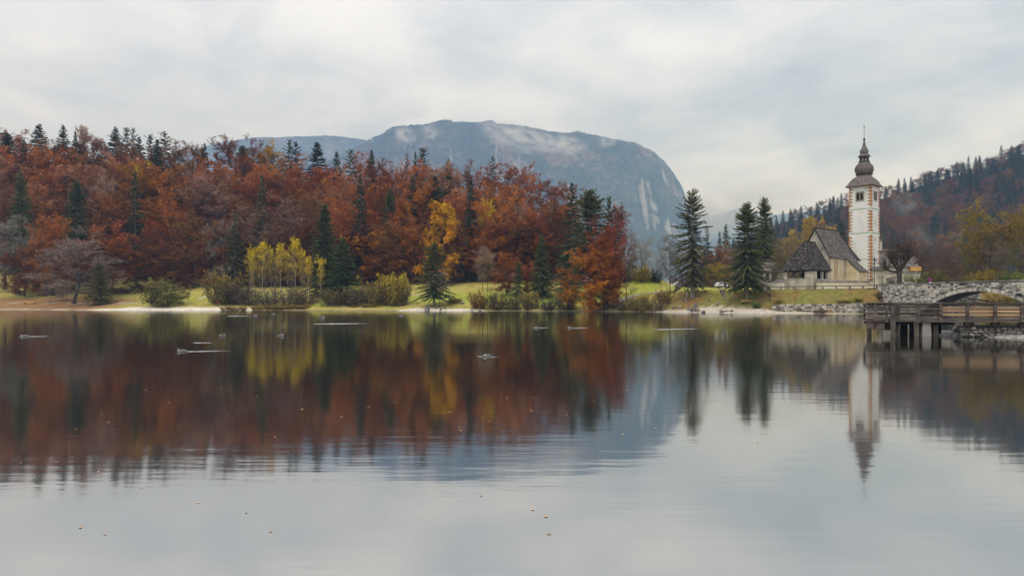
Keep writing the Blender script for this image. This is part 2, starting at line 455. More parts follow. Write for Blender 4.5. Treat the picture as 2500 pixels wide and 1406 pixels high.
def axis(segs):
    a = []
    for s, e_, st in segs: a += list(np.arange(s, e_, st))
    return np.array(a + [segs[-1][1]])
gx = axis([(-8500, -700, 650), (-700, -230, 18), (-230, 110, 1.6), (110, 220, 6), (220, 700, 40), (700, 8500, 650)])
gy = axis([(-400, -40, 60), (-40, 95, 9), (95, 120, 2.0), (120, 245, 1.5), (245, 420, 5), (420, 800, 38), (800, 9400, 700)])
GX, GY = np.meshgrid(gx, gy)
GZ = G(GX, GY)
nx, ny = len(gx), len(gy)
idx = np.arange(nx * ny).reshape(ny, nx)
quads = np.stack([idx[:-1, :-1], idx[:-1, 1:], idx[1:, 1:], idx[1:, :-1]], -1).reshape(-1, 4)
# ground cover colours: sand, leaf litter, grass, forest floor
d1 = sdist(LAND1, GX, GY)
na, nb, nc = fbm(GX * .05, GY * .09, 4), fbm(GX * .33, GY * .33 + 40, 3), fbm(GX * .02 + 9, GY * .04, 3)
C = lambda *c: np.array(c)
sand, litter, grass, dry, lush, floor = C(.86, .77, .65), C(.33, .17, .085), C(.38, .37, .065), C(.50, .41, .115), C(.31, .44, .04), C(.19, .08, .04)
mixc = lambda a, b, t: a * (1 - t[..., None]) + b * t[..., None]
gc = mixc(np.broadcast_to(grass, GX.shape + (3,)), dry, sstep(.42, .62, na))
gc = mixc(gc, lush, sstep(.50, .66, nb) * .55 * (1 - sstep(30, 45, d1)))
gc = mixc(gc, lush, np.exp(-((d1 - 17) / 7.0) ** 2) * sstep(-40, -15, GX) * (1 - sstep(20, 35, GX)) * .8)
gc = mixc(gc, dry, (1 - sstep(-75, -50, GX)) * sstep(16, 26, d1) * .8)
gc = mixc(gc, litter, sstep(.55, .72, nb + .25 * (nc - .5)) * .55)
lit_l = (1 - sstep(-118, -100, GX)) * (1 - sstep(15, 22, d1 + 8 * (na - .5)))
gc = mixc(gc, litter, lit_l * .92)
bank = sstep(26, 40, GX) * (1 - sstep(9.5, 11, d1))
gc = mixc(gc, C(.175, .15, .045), bank * .8)
gc = mixc(gc, C(.30, .14, .06), bank * sstep(.47, .60, nb + .3 * (na - .5)) * .6)
gc = mixc(gc, C(.20, .22, .05), bank * sstep(.5, .62, fbm(GX * .5 + 70, GY * .5, 3)) * .6)
gc = mixc(gc, floor, sstep(36, 46, d1 + 10 * (na - .5)) * (1 - sstep(60, 74, GX)) * sstep(2, 10, np.interp(GX, HILL_X, HILL_H)))
sandw = np.interp(GX, [-260, -150, -118, -108, -102, -72, -67, -30, -26, -11, -6, 30, 35, 40, 46, 55, 60, 66],
                  [.3, .5, .8, 2.6, 5.2, 3.8, .15, .25, 3.2, 2.8, .3, .4, 2.2, 3.4, 4.8, 3.4, 1.6, .4])
mud = C(.22, .16, .10)
gc = mixc(gc, mud, (1 - sstep(.6, 1.6, d1)) * .8)
sandc = sand * (1 - .30 * sstep(-35, 30, GX))[..., None] * np.array((1, .985, .96))
gc = mixc(gc, sandc, (1 - sstep(sandw * .75, sandw * 1.12 + .25, d1 + 2.4 * (nb - .5))) * np.clip(sandw - .1, 0, 1))
gc = mixc(gc, C(.50, .42, .34), (np.abs(d1 - 10.5 - 2 * (na - .5)) < .55) * sstep(.42, .55, nb) * (1 - sstep(-118, -85, GX)) * 1.0)
gc = mixc(gc, C(.5, .44, .38), sstep(0, 3, sdist(LAND2, GX, GY)) * .9)
gc = gc * (.86 + .28 * fbm(GX * .9, GY * .9, 2))[..., None]
attr = np.concatenate([gc, np.ones(GX.shape + (1,))], -1).reshape(-1, 4)

def ground_mat():
    m, N, L, b = _mat('ground')
    ca = N.new('ShaderNodeAttribute'); ca.attribute_name = 'Col'
    tc = N.new('ShaderNodeTexCoord')
    n = N.new('ShaderNodeTexNoise'); n.inputs['Scale'].default_value = 1.1; n.inputs['Detail'].default_value = 6; n.inputs['Roughness'].default_value = .7
    L.new(tc.outputs['Object'], n.inputs['Vector'])
    mr = N.new('ShaderNodeMapRange'); mr.inputs[1].default_value = .3; mr.inputs[2].default_value = .7; mr.inputs[3].default_value = .66; mr.inputs[4].default_value = 1.34
    L.new(n.outputs['Fac'], mr.inputs[0])
    mu = N.new('ShaderNodeMix'); mu.data_type = 'RGBA'; mu.blend_type = 'MULTIPLY'; mu.inputs[0].default_value = 1
    L.new(ca.outputs['Color'], mu.inputs[6]); L.new(mr.outputs[0], mu.inputs[7]); L.new(mu.outputs[2], b.inputs['Base Color'])
    b.inputs['Roughness'].default_value = .95; b.inputs['Specular IOR Level'].default_value = .1
    bu = N.new('ShaderNodeBump'); bu.inputs['Distance'].default_value = .12; L.new(n.outputs['Fac'], bu.inputs['Height']); L.new(bu.outputs[0], b.inputs['Normal'])
    return m
M['ground'] = ground_mat()
ground = link('ground', np_mesh('ground', np.stack([GX, GY, GZ], -1).reshape(-1, 3), quads, [M['ground']], smooth=True, attr=attr))
tag(ground, 'grassy lake shore, meadow and wooded slope', kind='structure')

def gz(x, y): return float(G(np.array([x]), np.array([y]))[0])
_T = np.linspace(95, 520, 1700)
def hit(px, py, y0=100):
    """where the sight line of a photo pixel meets the ground"""
    T = _T[_T >= y0]
    z = ZZ(py, T); g = G((px - 1250) / F * T, T)
    k = np.nonzero((g >= z) & (g > .02))[0]
    Y = T[k[0]] if len(k) else T[-1]
    return ((px - 1250) / F * Y, Y, gz((px - 1250) / F * Y, Y))

# lake ------------------------------------------------------------------
def water_mat():
    m, N, L, b = _mat('lake_water')
    N.remove(b)
    out = N['Material Output']
    tc = N.new('ShaderNodeTexCoord')
    def wave(sx, sy, detail, amp, prev=None, rot=0.0):
        mp = N.new('ShaderNodeMapping'); mp.inputs['Scale'].default_value = (sx, sy, 1); mp.inputs['Rotation'].default_value = (0, 0, rot)
        L.new(tc.outputs['Object'], mp.inputs[0])
        n = N.new('ShaderNodeTexNoise'); n.inputs['Scale'].default_value = 1.0; n.inputs['Detail'].default_value = detail; n.inputs['Roughness'].default_value = .45
        L.new(mp.outputs[0], n.inputs['Vector'])
        bu = N.new('ShaderNodeBump'); bu.inputs['Strength'].default_value = 1.0; bu.inputs['Distance'].default_value = amp
        mm = N.new('ShaderNodeMath'); mm.operation = 'MULTIPLY'; L.new(n.outputs['Fac'], mm.inputs[0]); L.new(patch, mm.inputs[1])
        L.new(mm.outputs[0], bu.inputs['Height'])
        if prev is not None: L.new(prev, bu.inputs['Normal'])
        return bu.outputs[0]
    pm = N.new('ShaderNodeMapping'); pm.inputs['Scale'].default_value = (.045, .16, 1); L.new(tc.outputs['Object'], pm.inputs[0])
    pn = N.new('ShaderNodeTexNoise'); pn.inputs['Scale'].default_value = 1.0; pn.inputs['Detail'].default_value = 3; L.new(pm.outputs[0], pn.inputs['Vector'])
    pr_ = N.new('ShaderNodeMapRange'); pr_.inputs[1].default_value = .36; pr_.inputs[2].default_value = .66; pr_.inputs[3].default_value = .25; pr_.inputs[4].default_value = 1.7; L.new(pn.outputs['Fac'], pr_.inputs[0])
    patch = pr_.outputs[0]
    nrm = wave(.5, 2.2, 2, .0026, None, .08)
    nrm = wave(1.6, 8.0, 2, .0009, nrm, -.05)
    gl = N.new('ShaderNodeBsdfGlossy'); gl.inputs['Color'].default_value = (.93, .94, .94, 1); gl.inputs['Roughness'].default_value = .06
    L.new(nrm, gl.inputs['Normal'])
    df = N.new('ShaderNodeBsdfDiffuse'); df.inputs['Color'].default_value = (.020, .018, .012, 1)
    lw = N.new('ShaderNodeLayerWeight'); lw.inputs['Blend'].default_value = .5
    mr = N.new('ShaderNodeMapRange'); mr.inputs[1].default_value = .45; mr.inputs[2].default_value = 1.0; mr.inputs[3].default_value = .52; mr.inputs[4].default_value = .80
    L.new(lw.outputs['Facing'], mr.inputs[0])
    ms = N.new('ShaderNodeMixShader'); L.new(mr.outputs[0], ms.inputs[0]); L.new(df.outputs[0], ms.inputs[1]); L.new(gl.outputs[0], ms.inputs[2])
    L.new(ms.outputs[0], out.inputs['Surface'])
    return m
M['water'] = water_mat()
lake = link('lake_water', np_mesh('lake_water', [(-8400, -380, 0), (8400, -380, 0), (8400, 900, 0), (-8400, 900, 0)], [(0, 1, 2, 3)], [M['water']]))
tag(lake, 'still dark lake mirroring the autumn woods', kind='structure')

# mountains ---------------------------------------------------------------
def mountain_mat(name, rock):
    m, N, L, b = _mat(name)
    tc = N.new('ShaderNodeTexCoord')
    def noise(s, d=6, st=(1, 1, 1)):
        mp = N.new('ShaderNodeMapping'); mp.inputs['Scale'].default_value = st; L.new(tc.outputs['Object'], mp.inputs[0])
        n = N.new('ShaderNodeTexNoise'); n.inputs['Scale'].default_value = s; n.inputs['Detail'].default_value = d; n.inputs['Roughness'].default_value = .65
        L.new(mp.outputs[0], n.inputs['Vector']); return n
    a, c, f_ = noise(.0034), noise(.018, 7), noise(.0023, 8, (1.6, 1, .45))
    r = N.new('ShaderNodeValToRGB'); E = r.color_ramp.elements
    E[0].position = .38; E[0].color = (.010, .018, .014, 1); E[1].position = .62; E[1].color = (.13, .085, .06, 1)
    q = E.new(.5); q.color = (.042, .042, .03, 1)
    L.new(a.outputs['Fac'], r.inputs[0])
    mr = N.new('ShaderNodeMapRange'); mr.inputs[1].default_value = .32; mr.inputs[2].default_value = .68; mr.inputs[3].default_value = .05; mr.inputs[4].default_value = 3.4
    L.new(c.outputs['Fac'], mr.inputs[0])
    mu = N.new('ShaderNodeMix'); mu.data_type = 'RGBA'; mu.blend_type = 'MULTIPLY'; mu.inputs[0].default_value = 1
    L.new(r.outputs[0], mu.inputs[6]); L.new(mr.outputs[0], mu.inputs[7])
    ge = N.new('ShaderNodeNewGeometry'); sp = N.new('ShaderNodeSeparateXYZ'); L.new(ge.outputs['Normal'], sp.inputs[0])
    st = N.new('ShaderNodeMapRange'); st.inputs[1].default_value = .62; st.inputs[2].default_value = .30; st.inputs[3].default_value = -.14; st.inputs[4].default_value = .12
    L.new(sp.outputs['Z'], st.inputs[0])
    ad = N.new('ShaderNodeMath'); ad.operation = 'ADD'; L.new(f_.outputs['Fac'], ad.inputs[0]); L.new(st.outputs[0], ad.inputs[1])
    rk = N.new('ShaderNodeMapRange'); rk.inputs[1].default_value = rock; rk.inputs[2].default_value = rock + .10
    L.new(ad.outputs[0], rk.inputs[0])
    mx = N.new('ShaderNodeMix'); mx.data_type = 'RGBA'; L.new(rk.outputs[0], mx.inputs[0]); L.new(mu.outputs[2], mx.inputs[6]); mx.inputs[7].default_value = (.58, .54, .49, 1)  # bare cliff rock, its tone raised to stand in for low haze
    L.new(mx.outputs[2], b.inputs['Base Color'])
    b.inputs['Roughness'].default_value = 1.0; b.inputs['Specular IOR Level'].default_value = 0.0
    bu = N.new('ShaderNodeBump'); bu.inputs['Distance'].default_value = 110; L.new(c.outputs['Fac'], bu.inputs['Height']); L.new(bu.outputs[0], b.inputs['Normal'])
    return m
def mountain(name, sky_pts, Y0, Y1, rock, label, n=420, rows=110, jag=14.0, rough=260):
    """massif whose crest follows sky_pts (photo columns and rows) at depth Y1; its foot lies at Y0"""
    pxs = np.linspace(sky_pts[0][0], sky_pts[-1][0], n)
    top = np.interp(pxs, [p[0] for p in sky_pts], [p[1] for p in sky_pts])
    top = np.convolve(np.pad(top, 4, 'edge'), np.ones(9) / 9, 'valid')
    V = []
    t = np.linspace(0, 1, rows)
    for j, tt in enumerate(t):
        e_ = min(tt / .82, 1.0)
        if tt <= .82:
            Yd = Y0 + (Y1 - Y0) * e_
            prof = e_ ** .62 * .45 + .55 * sstep(0, 1, e_)
        else:
            Yd = Y1 + (tt - .82) / .18 * 900
            prof = 1 - ((tt - .82) / .18) ** 2 * .35
        x = (pxs - 1250) / F * Y1 * (.35 + .65 * Yd / Y1)
        zt = ZZ(top, Y1)
        nz = (fbm(x * .0022 + 5, np.full(n, Yd) * .0022, 5) - .5) * rough * (1 if tt < .8 else .25) * sstep(0, .25, tt)
        rid = -np.abs(fbm(x * .0045 + 50, np.full(n, Yd * .0007), 4) - .5) * rough * 2.0 * sstep(.05, .4, tt) * (1 - sstep(.62, .82, tt))
        z = np.maximum(zt, 1) * prof + nz + rid
        if .74 < tt < .9: z = z + jag * (RNG.random(n) - .2)
        V.append(np.stack([x, np.full(n, Yd), np.maximum(z, -2)], -1))
    V = np.array(V).reshape(-1, 3)
    ix = np.arange(n * rows).reshape(rows, n)
    q = np.stack([ix[:-1, :-1], ix[:-1, 1:], ix[1:, 1:], ix[1:, :-1]], -1).reshape(-1, 4)
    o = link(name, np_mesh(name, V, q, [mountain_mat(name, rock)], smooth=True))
    return tag(o, label, kind='structure')
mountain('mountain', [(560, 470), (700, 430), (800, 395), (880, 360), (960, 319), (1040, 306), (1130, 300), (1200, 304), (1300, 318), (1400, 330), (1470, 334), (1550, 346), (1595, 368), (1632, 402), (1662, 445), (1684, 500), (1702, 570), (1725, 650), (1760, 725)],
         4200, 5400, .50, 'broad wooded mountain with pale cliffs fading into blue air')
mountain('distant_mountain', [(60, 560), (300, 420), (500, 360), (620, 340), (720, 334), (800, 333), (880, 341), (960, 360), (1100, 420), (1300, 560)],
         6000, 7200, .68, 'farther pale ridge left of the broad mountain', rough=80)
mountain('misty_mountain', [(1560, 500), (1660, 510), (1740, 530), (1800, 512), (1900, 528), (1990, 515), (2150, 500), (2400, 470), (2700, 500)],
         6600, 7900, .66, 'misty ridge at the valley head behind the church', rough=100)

# far wooded hill on the church side -------------------------------------
FH_P = [(1560, 720), (1700, 672), (1780, 628), (1880, 552), (1960, 530), (2060, 494), (2150, 474), (2250, 454), (2350, 430), (2420, 410), (2500, 388), (2620, 350), (2800, 300), (3200, 280), (3800, 330)]
FH_Y0, FH_Y1 = 430.0, 980.0
def FH(x, y):
    """height of the far hill"""
    pxs = 1250 + F * x / np.maximum(y, 1) 
    px1 = 1250 + F * x / FH_Y1 * (1.0 / (.30 + .70 * np.clip(y, FH_Y0, FH_Y1) / FH_Y1))
    top = np.interp(px1, [p[0] for p in FH_P], [p[1] for p in FH_P])
    zt = ZZ(top, FH_Y1)
    t = np.clip((y - FH_Y0) / (FH_Y1 - FH_Y0), 0, 1)
    z = zt * (t * .55 + .45 * sstep(0, 1, t))
    z = np.where(y > FH_Y1, zt * (1 - .3 * sstep(FH_Y1, FH_Y1 + 400, y)), z)
    return z + (fbm(x * .008, y * .008, 3) - .5) * 26 * sstep(0, .3, t) - 1
fy = np.linspace(FH_Y0, FH_Y1 + 380, 60); fp = np.linspace(1560, 3700, 150)
V = []
for Yd in fy:
    x = (fp - 1250) / F * FH_Y1 * (.30 + .70 * min(Yd, FH_Y1) / FH_Y1)
    V.append(np.stack([x, np.full(len(fp), Yd), FH(x, np.full(len(fp), Yd))], -1))
ix = np.arange(60 * 150).reshape(60, 150)
q = np.stack([ix[:-1, :-1], ix[:-1, 1:], ix[1:, 1:], ix[1:, :-1]], -1).reshape(-1, 4)
M['far_floor'] = stone_mat('far_floor', [(.03, .03, .02), (.05, .03, .022), (.07, .035, .025)], .05, 1.0, spec=0)
far_hill = link('hill', np_mesh('hill', np.array(V).reshape(-1, 3), q, [M['far_floor']], smooth=True))
tag(far_hill, 'wooded hillside rising behind the church', kind='structure')
# ------------------------------------------------------------------ tree shapes
def unit(v):
    return v / max(np.linalg.norm(v), 1e-9)
def perp(d, rg):
    a = rg.normal(size=3); a -= (a @ d) * d
    return unit(a)

class TreeGen:
    """branches as tapered tubes (trunk mesh), twigs and leaves as small faces (crown mesh)"""
    def __init__(s, seed):
        s.rg = np.random.default_rng(seed)
        s.tv, s.tf = [], []            # trunk verts / quads
        s.sa, s.sb, s.sw, s.scol, s.qs = [], [], [], [], []
    def tube(s, P, R, n):
        b = sum(len(v) for v in s.tv)
        P = np.array(P); k = len(P)
        D = np.gradient(P, axis=0)
        D /= np.maximum(np.linalg.norm(D, axis=1, keepdims=True), 1e-9)
        ref = np.where(np.abs(D[:, 2:3]) < .9, np.array([[0, 0, 1.0]]), np.array([[1.0, 0, 0]]))
        X = np.cross(ref, D); X /= np.linalg.norm(X, axis=1, keepdims=True); Yv = np.cross(D, X)
        a = np.arange(n) * 2 * pi / n
        V = P[:, None] + np.array(R)[:, None, None] * (np.cos(a)[None, :, None] * X[:, None] + np.sin(a)[None, :, None] * Yv[:, None])
        s.tv.append(V.reshape(-1, 3))
        i = np.arange(k - 1)[:, None] * n; j = np.arange(n)[None]; jn = (j + 1) % n
        s.tf.append(np.stack([b + i + j, b + i + jn, b + i + n + jn, b + i + n + j], -1).reshape(-1, 4))
    def path(s, p, d, L, nseg, wob, up):
        P = [p]; d = unit(d)
        for i in range(nseg):
            d = unit(d + s.rg.normal(size=3) * wob + np.array((0, 0, up)))
            p = p + d * L / nseg; P.append(p)
        return P
    def strip(s, P, w, col):
        """flat twig along points"""
        for a, b in zip(P[:-1], P[1:]):
            s.sa.append(a); s.sb.append(b); s.sw.append(w); s.scol.append(col)
    def quads(s, c, ax, nrm, l, w, col):
        """many leaf faces at once; every argument an array"""
        s.qs.append((c, ax, nrm, l, w, col))
    def quad(s, c, ax, nrm, l, w, col):
        s.qs.append((np.array(c)[None], np.array(ax)[None], np.array(nrm)[None], np.array([l]), np.array([w]), np.array([col])))
    def collect(s):
        un = lambda v: v / np.maximum(np.linalg.norm(v, axis=1, keepdims=True), 1e-9)
        out, col = [], []
        if s.sa:
            a, b, w = np.array(s.sa), np.array(s.sb), np.array(s.sw)[:, None] / 2
            d = un(b - a); t = s.rg.normal(size=a.shape); t = un(t - (t * d).sum(1, keepdims=True) * d) * w
            out.append(np.stack([a - t, a + t, b + t * .7, b - t * .7], 1)); col.append(np.array(s.scol))
        if s.qs:
            c, ax, nr, l, w, k = (np.concatenate([q[i] for q in s.qs]) for i in range(6))
            ax = un(ax); sx = un(np.cross(nr, ax)); r = s.rg.random((len(c), 4, 1)) * .5 + .6
            l, w = l[:, None] / 2, w[:, None] / 2
            out.append(np.stack([c - ax * l * r[:, 0], c + sx * w * r[:, 1], c + ax * l * r[:, 2], c - sx * w * r[:, 3]], 1)); col.append(k)
        s.lv, s.lc = np.concatenate(out), np.concatenate(col)
    def meshes(s, name, bark, leafm, fit=None, fade=None):
        """fit=(H,W): the whole tree is brought to that size"""
        s.collect()
        T = np.concatenate(s.tv); L = s.lv.reshape(-1, 3)
        A = np.concatenate([T, L])
        top = np.percentile(A[:, 2], 99.8)
        wid = np.percentile(np.abs(A[:, :2]), 98.5) * 2
        k = np.array((fit[1] / wid, fit[1] / wid, fit[0] / top)) if fit else np.ones(3)
        T = T * k; L = L * k
        H = fit[0] if fit else top
        tm = np_mesh(name + '_trunk', T, np.concatenate(s.tf), [bark], smooth=True)
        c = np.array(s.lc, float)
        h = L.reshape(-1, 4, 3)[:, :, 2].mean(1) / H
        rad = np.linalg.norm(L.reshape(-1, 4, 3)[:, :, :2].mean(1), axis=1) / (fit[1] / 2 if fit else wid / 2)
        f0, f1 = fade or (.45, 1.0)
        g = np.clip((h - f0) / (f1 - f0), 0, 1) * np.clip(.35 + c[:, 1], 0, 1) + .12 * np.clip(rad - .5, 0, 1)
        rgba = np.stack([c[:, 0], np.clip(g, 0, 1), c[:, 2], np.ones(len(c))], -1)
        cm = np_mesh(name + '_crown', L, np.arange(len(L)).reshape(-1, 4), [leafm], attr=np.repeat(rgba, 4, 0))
        return tm, cm
    def col(s, clump=None):
        r = s.rg.random(3)
        if clump is not None: r = .55 * clump + .45 * r
        return tuple(r)

def broadleaf(seed, H=24.0, W=17.0, base=.12, limbs=17, sub=8, ter=6, leaves=22, leaf=.52, bark='bark_beech', lean=0, elev=(8, 72), twig_w=.035, fine=0, r0=.42, shape='round', leafm='leaf', top_bias=0.0, trunk_top=.82, fade=None, spread=.26):
    s = TreeGen(seed); rg = s.rg
    tp = s.path(np.zeros(3), np.array((lean, 0, 1.0)), H * trunk_top, 9, .05, .12)
    tr = [r0 * (1.35 if i == 0 else 1) * (1 - i / 9.0 * .88) for i in range(10)]
    s.tube(tp, tr, 8)
    tp = np.array(tp)
    def at(f):
        q = f * 9; i = min(int(q), 8); return tp[i] + (tp[i + 1] - tp[i]) * (q - i)
    az = rg.random() * 6.28
    for i in range(limbs):
        f = (i + rg.random() * .7) / limbs
        hf = base + (1 - base) * f ** (.95)
        az += 2.4 + rg.normal() * .3
        el = radians(elev[0] + (elev[1] - elev[0]) * f ** 1.2 + rg.normal() * 7)
        if shape == 'round': reach = W / 2 * (1.05 * sqrt(max(1 - (abs(f - .32) / .80) ** 2, .08)))
        elif shape == 'cone': reach = W / 2 * (1 - .82 * f)
        elif shape == 'vase': reach = W / 2 * (.45 + .65 * f) * (1.0 if f < .75 else .75)
        else: reach = W / 2 * (.8 - .3 * abs(f - .5))
        L = reach / max(cos(el), .42) * (.8 + .35 * rg.random())
        p0 = at(min(hf / trunk_top * .92, 1)) if hf / trunk_top * .92 < 1 else tp[-1]
        d = np.array((cos(az) * cos(el), sin(az) * cos(el), sin(el)))
        lp = s.path(p0, d, L, 6, .11, .055); lr0 = r0 * .42 * (1 - .6 * f)
        s.tube(lp, [lr0 * (1 - k / 6.6) for k in range(7)], 5)
        lp = np.array(lp); limbc = rg.random(3)
        for j in range(sub):
            g = .22 + .78 * (j + rg.random()) / sub
            q = g * 6; k = min(int(q), 5); p1 = lp[k] + (lp[k + 1] - lp[k]) * (q - k); ld = unit(lp[k + 1] - lp[k])
            sd = unit(ld * .75 + perp(ld, rg) * .85 + np.array((0, 0, .18)))
            sl = L * (.42 - .2 * g) * (.75 + .5 * rg.random()) + .7
            sp_ = s.path(p1, sd, sl, 4, .16, .05)
            s.tube(sp_, [lr0 * .32 * (1 - m_ / 4.8) + .012 for m_ in range(5)], 3)
            sp_ = np.array(sp_)
            clump = .6 * limbc + .4 * rg.random(3)  # tone per clump, painted patches of shade within the crown
            for t in range(ter):
                g2 = .2 + .8 * (t + rg.random()) / ter
                q = g2 * 4; k2 = min(int(q), 3); p2 = sp_[k2] + (sp_[k2 + 1] - sp_[k2]) * (q - k2); sd2 = unit(sp_[k2 + 1] - sp_[k2])
                td = unit(sd2 * .7 + perp(sd2, rg) * .9 + np.array((0, 0, .1)))
                tl = sl * .34 * (.7 + .6 * rg.random()) + .45
                tw = [p2, p2 + td * tl * .5 + rg.normal(size=3) * .06, p2 + td * tl + rg.normal(size=3) * .12]
                s.strip(tw, twig_w, s.col(clump * .3))
                for _ in range(fine):
                    pf = tw[0] + (tw[2] - tw[0]) * rg.random(); fd = unit(td * .8 + perp(td, rg) * .8 + np.array((0, 0, .15)))
                    s.strip([pf, pf + fd * (.5 + .7 * rg.random())], twig_w * .7, s.col(clump * .3))
                nl = leaves if top_bias <= 0 else int(round(leaves * (1 - top_bias + top_bias * 1.6 * f)))
                if nl > 0:
                    u = rg.random((nl, 1)) * 1.1; n3 = rg.normal(size=(3, nl, 3)); u2 = rg.random((2, nl))
                    s.quads(tw[0] + (tw[2] - tw[0]) * u + n3[0] * np.array((spread, spread, spread * .65)), td + n3[1] * .5, np.array((0, 0, 1.0)) + n3[2] * .62, leaf * (.7 + .6 * u2[0]), leaf * .68 * (.7 + .6 * u2[1]), .78 * clump + .22 * rg.random((nl, 3)))
    return s.meshes('broadleaf', M[bark], M[leafm], (H, W), fade)

def spruce(seed, H=26.0, R=4.2, base=.06, gap=.55, per=6, dens=1.0, droop=.38, open_=0.0, power=.85, bark='bark_spruce', r0=.3, sz=1.0, ragged=.25):
    s = TreeGen(seed); rg = s.rg
    s.tube([np.array((rg.normal() * .05, rg.normal() * .05, z)) for z in np.linspace(0, H * .985, 9)], [r0 * (1.3 if i == 0 else 1) * (1 - i / 8.0 * .96) for i in range(9)], 7)
    z = H * base
    while z < H * .985:
        f = z / H
        Lr = R * ((1 - f) / (1 - base)) ** power * (1 if f > base + .06 else .78) + .18
        n = max(3, int(round(per * (.7 + .6 * rg.random()) * (1 if f < .85 else .8))))
        a0 = rg.random() * 6.28
        for k in range(n):
            az = a0 + 2 * pi * k / n + rg.normal() * .3
            L = Lr * (1 - ragged + 2 * ragged * rg.random())
            if rg.random() < open_: L *= .45
            el = radians(-12 + 48 * max(f - .45, 0) / .55 * 1.1 + rg.normal() * 6)
            h = np.array((cos(az), sin(az), 0.0))
            ns = max(2, int(L / .75) + 1)
            P = [np.array((0, 0, z + rg.normal() * gap * .45))]
            for i in range(ns):
                g = (i + 1) / ns
                sl = np.tan(el) - droop * g * (1 - f) * 1.2 + .45 * droop * max(g - .6, 0) * 2
                P.append(P[-1] + (h + np.array((0, 0, sl)) + rg.normal(size=3) * .05) * L / ns)
            s.tube(P, [.055 * (1 - .85 * i / ns) * (L / R * .8 + .3) for i in range(ns + 1)], 3)
            P = np.array(P); clump = rg.random(3)
            steps = max(2, int(L / .42 * dens))
            side = np.array((-h[1], h[0], 0.0))
            g = .12 + .9 * (np.arange(steps) + rg.random(steps) * .6) / steps
            q = np.minimum(g, .999) * ns; k2 = np.minimum(q.astype(int), ns - 1)
            seg = P[k2 + 1] - P[k2]; p = P[k2] + seg * (q - k2)[:, None]; bd = seg / np.linalg.norm(seg, axis=1, keepdims=True)
            wl = (.34 + .62 * (1 - g)) * min(1, L / 2.2 + .25) * sz
            for sg in (-1, 1):
                dr = bd * .65 + side * sg * .8; dr[:, 2] -= .16 + .25 * rg.random(steps)
                dr /= np.linalg.norm(dr, axis=1, keepdims=True)
                s.quads(p + dr * wl[:, None] * .45, dr, np.array((0, 0, 1.0)) + rg.normal(size=(steps, 3)) * .45, wl * 1.25, np.full(steps, .40 * sz), .55 * clump + .45 * rg.random((steps, 3)))
            s.quads(p + np.array((0, 0, -.14 * sz)) + rg.normal(size=(steps, 3)) * .05, bd + rg.normal(size=(steps, 3)) * .2, side + rg.normal(size=(steps, 3)) * .4, np.full(steps, .75 * sz), .46 * sz * (.6 + .8 * rg.random(steps)), .55 * clump + .45 * rg.random((steps, 3)))
        z += gap * (.75 + .5 * rg.random()) * (1 if f < .8 else .75)
    tipz = H * .97
    for k in range(6): s.quad(np.array((0, 0, tipz + rg.random() * H * .03)), np.array((0, 0, 1.0)), perp(np.array((0, 0, 1.0)), rg), .8, .16, s.col())
    return s.meshes('spruce', M[bark], M['needle'], (H, R * 2.0))

def shrub(seed, H=4.0, W=6.0, stems=30, leaves=14, leaf=.32, twig_w=.03, bark='bark_dark', fill=1.0, up=.10):
    s = TreeGen(seed); rg = s.rg
    for i in range(stems):
        az = rg.random() * 6.28; el = radians(28 + 58 * rg.random()); rr = W * .22 * sqrt(rg.random())
        p0 = np.array((cos(az) * rr, sin(az) * rr, 0.0)); az += rg.normal() * .5
        L = min(W / 2 / max(cos(el), .3), H / max(sin(el), .3)) * (.75 + .35 * rg.random()) - rr * .5
        P = s.path(p0, np.array((cos(az) * cos(el), sin(az) * cos(el), sin(el))), max(L, .8), 5, .16, up)
        s.tube(P, [.05 * (1 - .85 * k / 5) for k in range(6)], 3); P = np.array(P)
        for j in range(9):
            g = .12 + .88 * (j + rg.random()) / 9; q = min(g, .999) * 5; k = int(q); p = P[k] + (P[k + 1] - P[k]) * (q - k); d = unit(P[k + 1] - P[k])
            td = unit(d * .6 + perp(d, rg) + np.array((0, 0, .25))); tl = (.35 + .6 * rg.random()) * H / 4
            tw = [p, p + td * tl * .5, p + td * tl]
            s.strip(tw, twig_w, s.col()); clump = rg.random(3)
            nl = rg.binomial(leaves, fill)
            if nl:
                n3 = rg.normal(size=(3, nl, 3))
                s.quads(tw[0] + (tw[2] - tw[0]) * rg.random((nl, 1)) * 1.15 + n3[0] * .16, td + n3[1] * .7, np.array((0, 0, .8)) + n3[2] * .7, leaf * (.6 + .8 * rg.random(nl)), np.full(nl, leaf * .65), .55 * clump + .45 * rg.random((nl, 3)))
    return s.meshes('shrub', M[bark], M['leaf'], (H, W), (.5, 1.0))

def tuft(seed, H=.9, W=1.6, n=130):
    s = TreeGen(seed); rg = s.rg
    s.tube([np.zeros(3), np.array((0, 0, .06))], [.05, .02], 4)
    for i in range(n):
        az = rg.random() * 6.28; r = W * .3 * sqrt(rg.random()); p = np.array((cos(az) * r, sin(az) * r, 0.0))
        d = unit(np.array((cos(az) * .6, sin(az) * .6, 1.0)) + rg.normal(size=3) * .25); L = H * (.6 + .5 * rg.random())
        m_ = p + d * L * .6; e_ = m_ + unit(d + np.array((cos(az), sin(az), -.5)) * .6) * L * .5
        s.strip([p, m_, e_], .035, s.col())
    return s.meshes('tuft', M['bark_dark'], M['leaf'], (H, W))

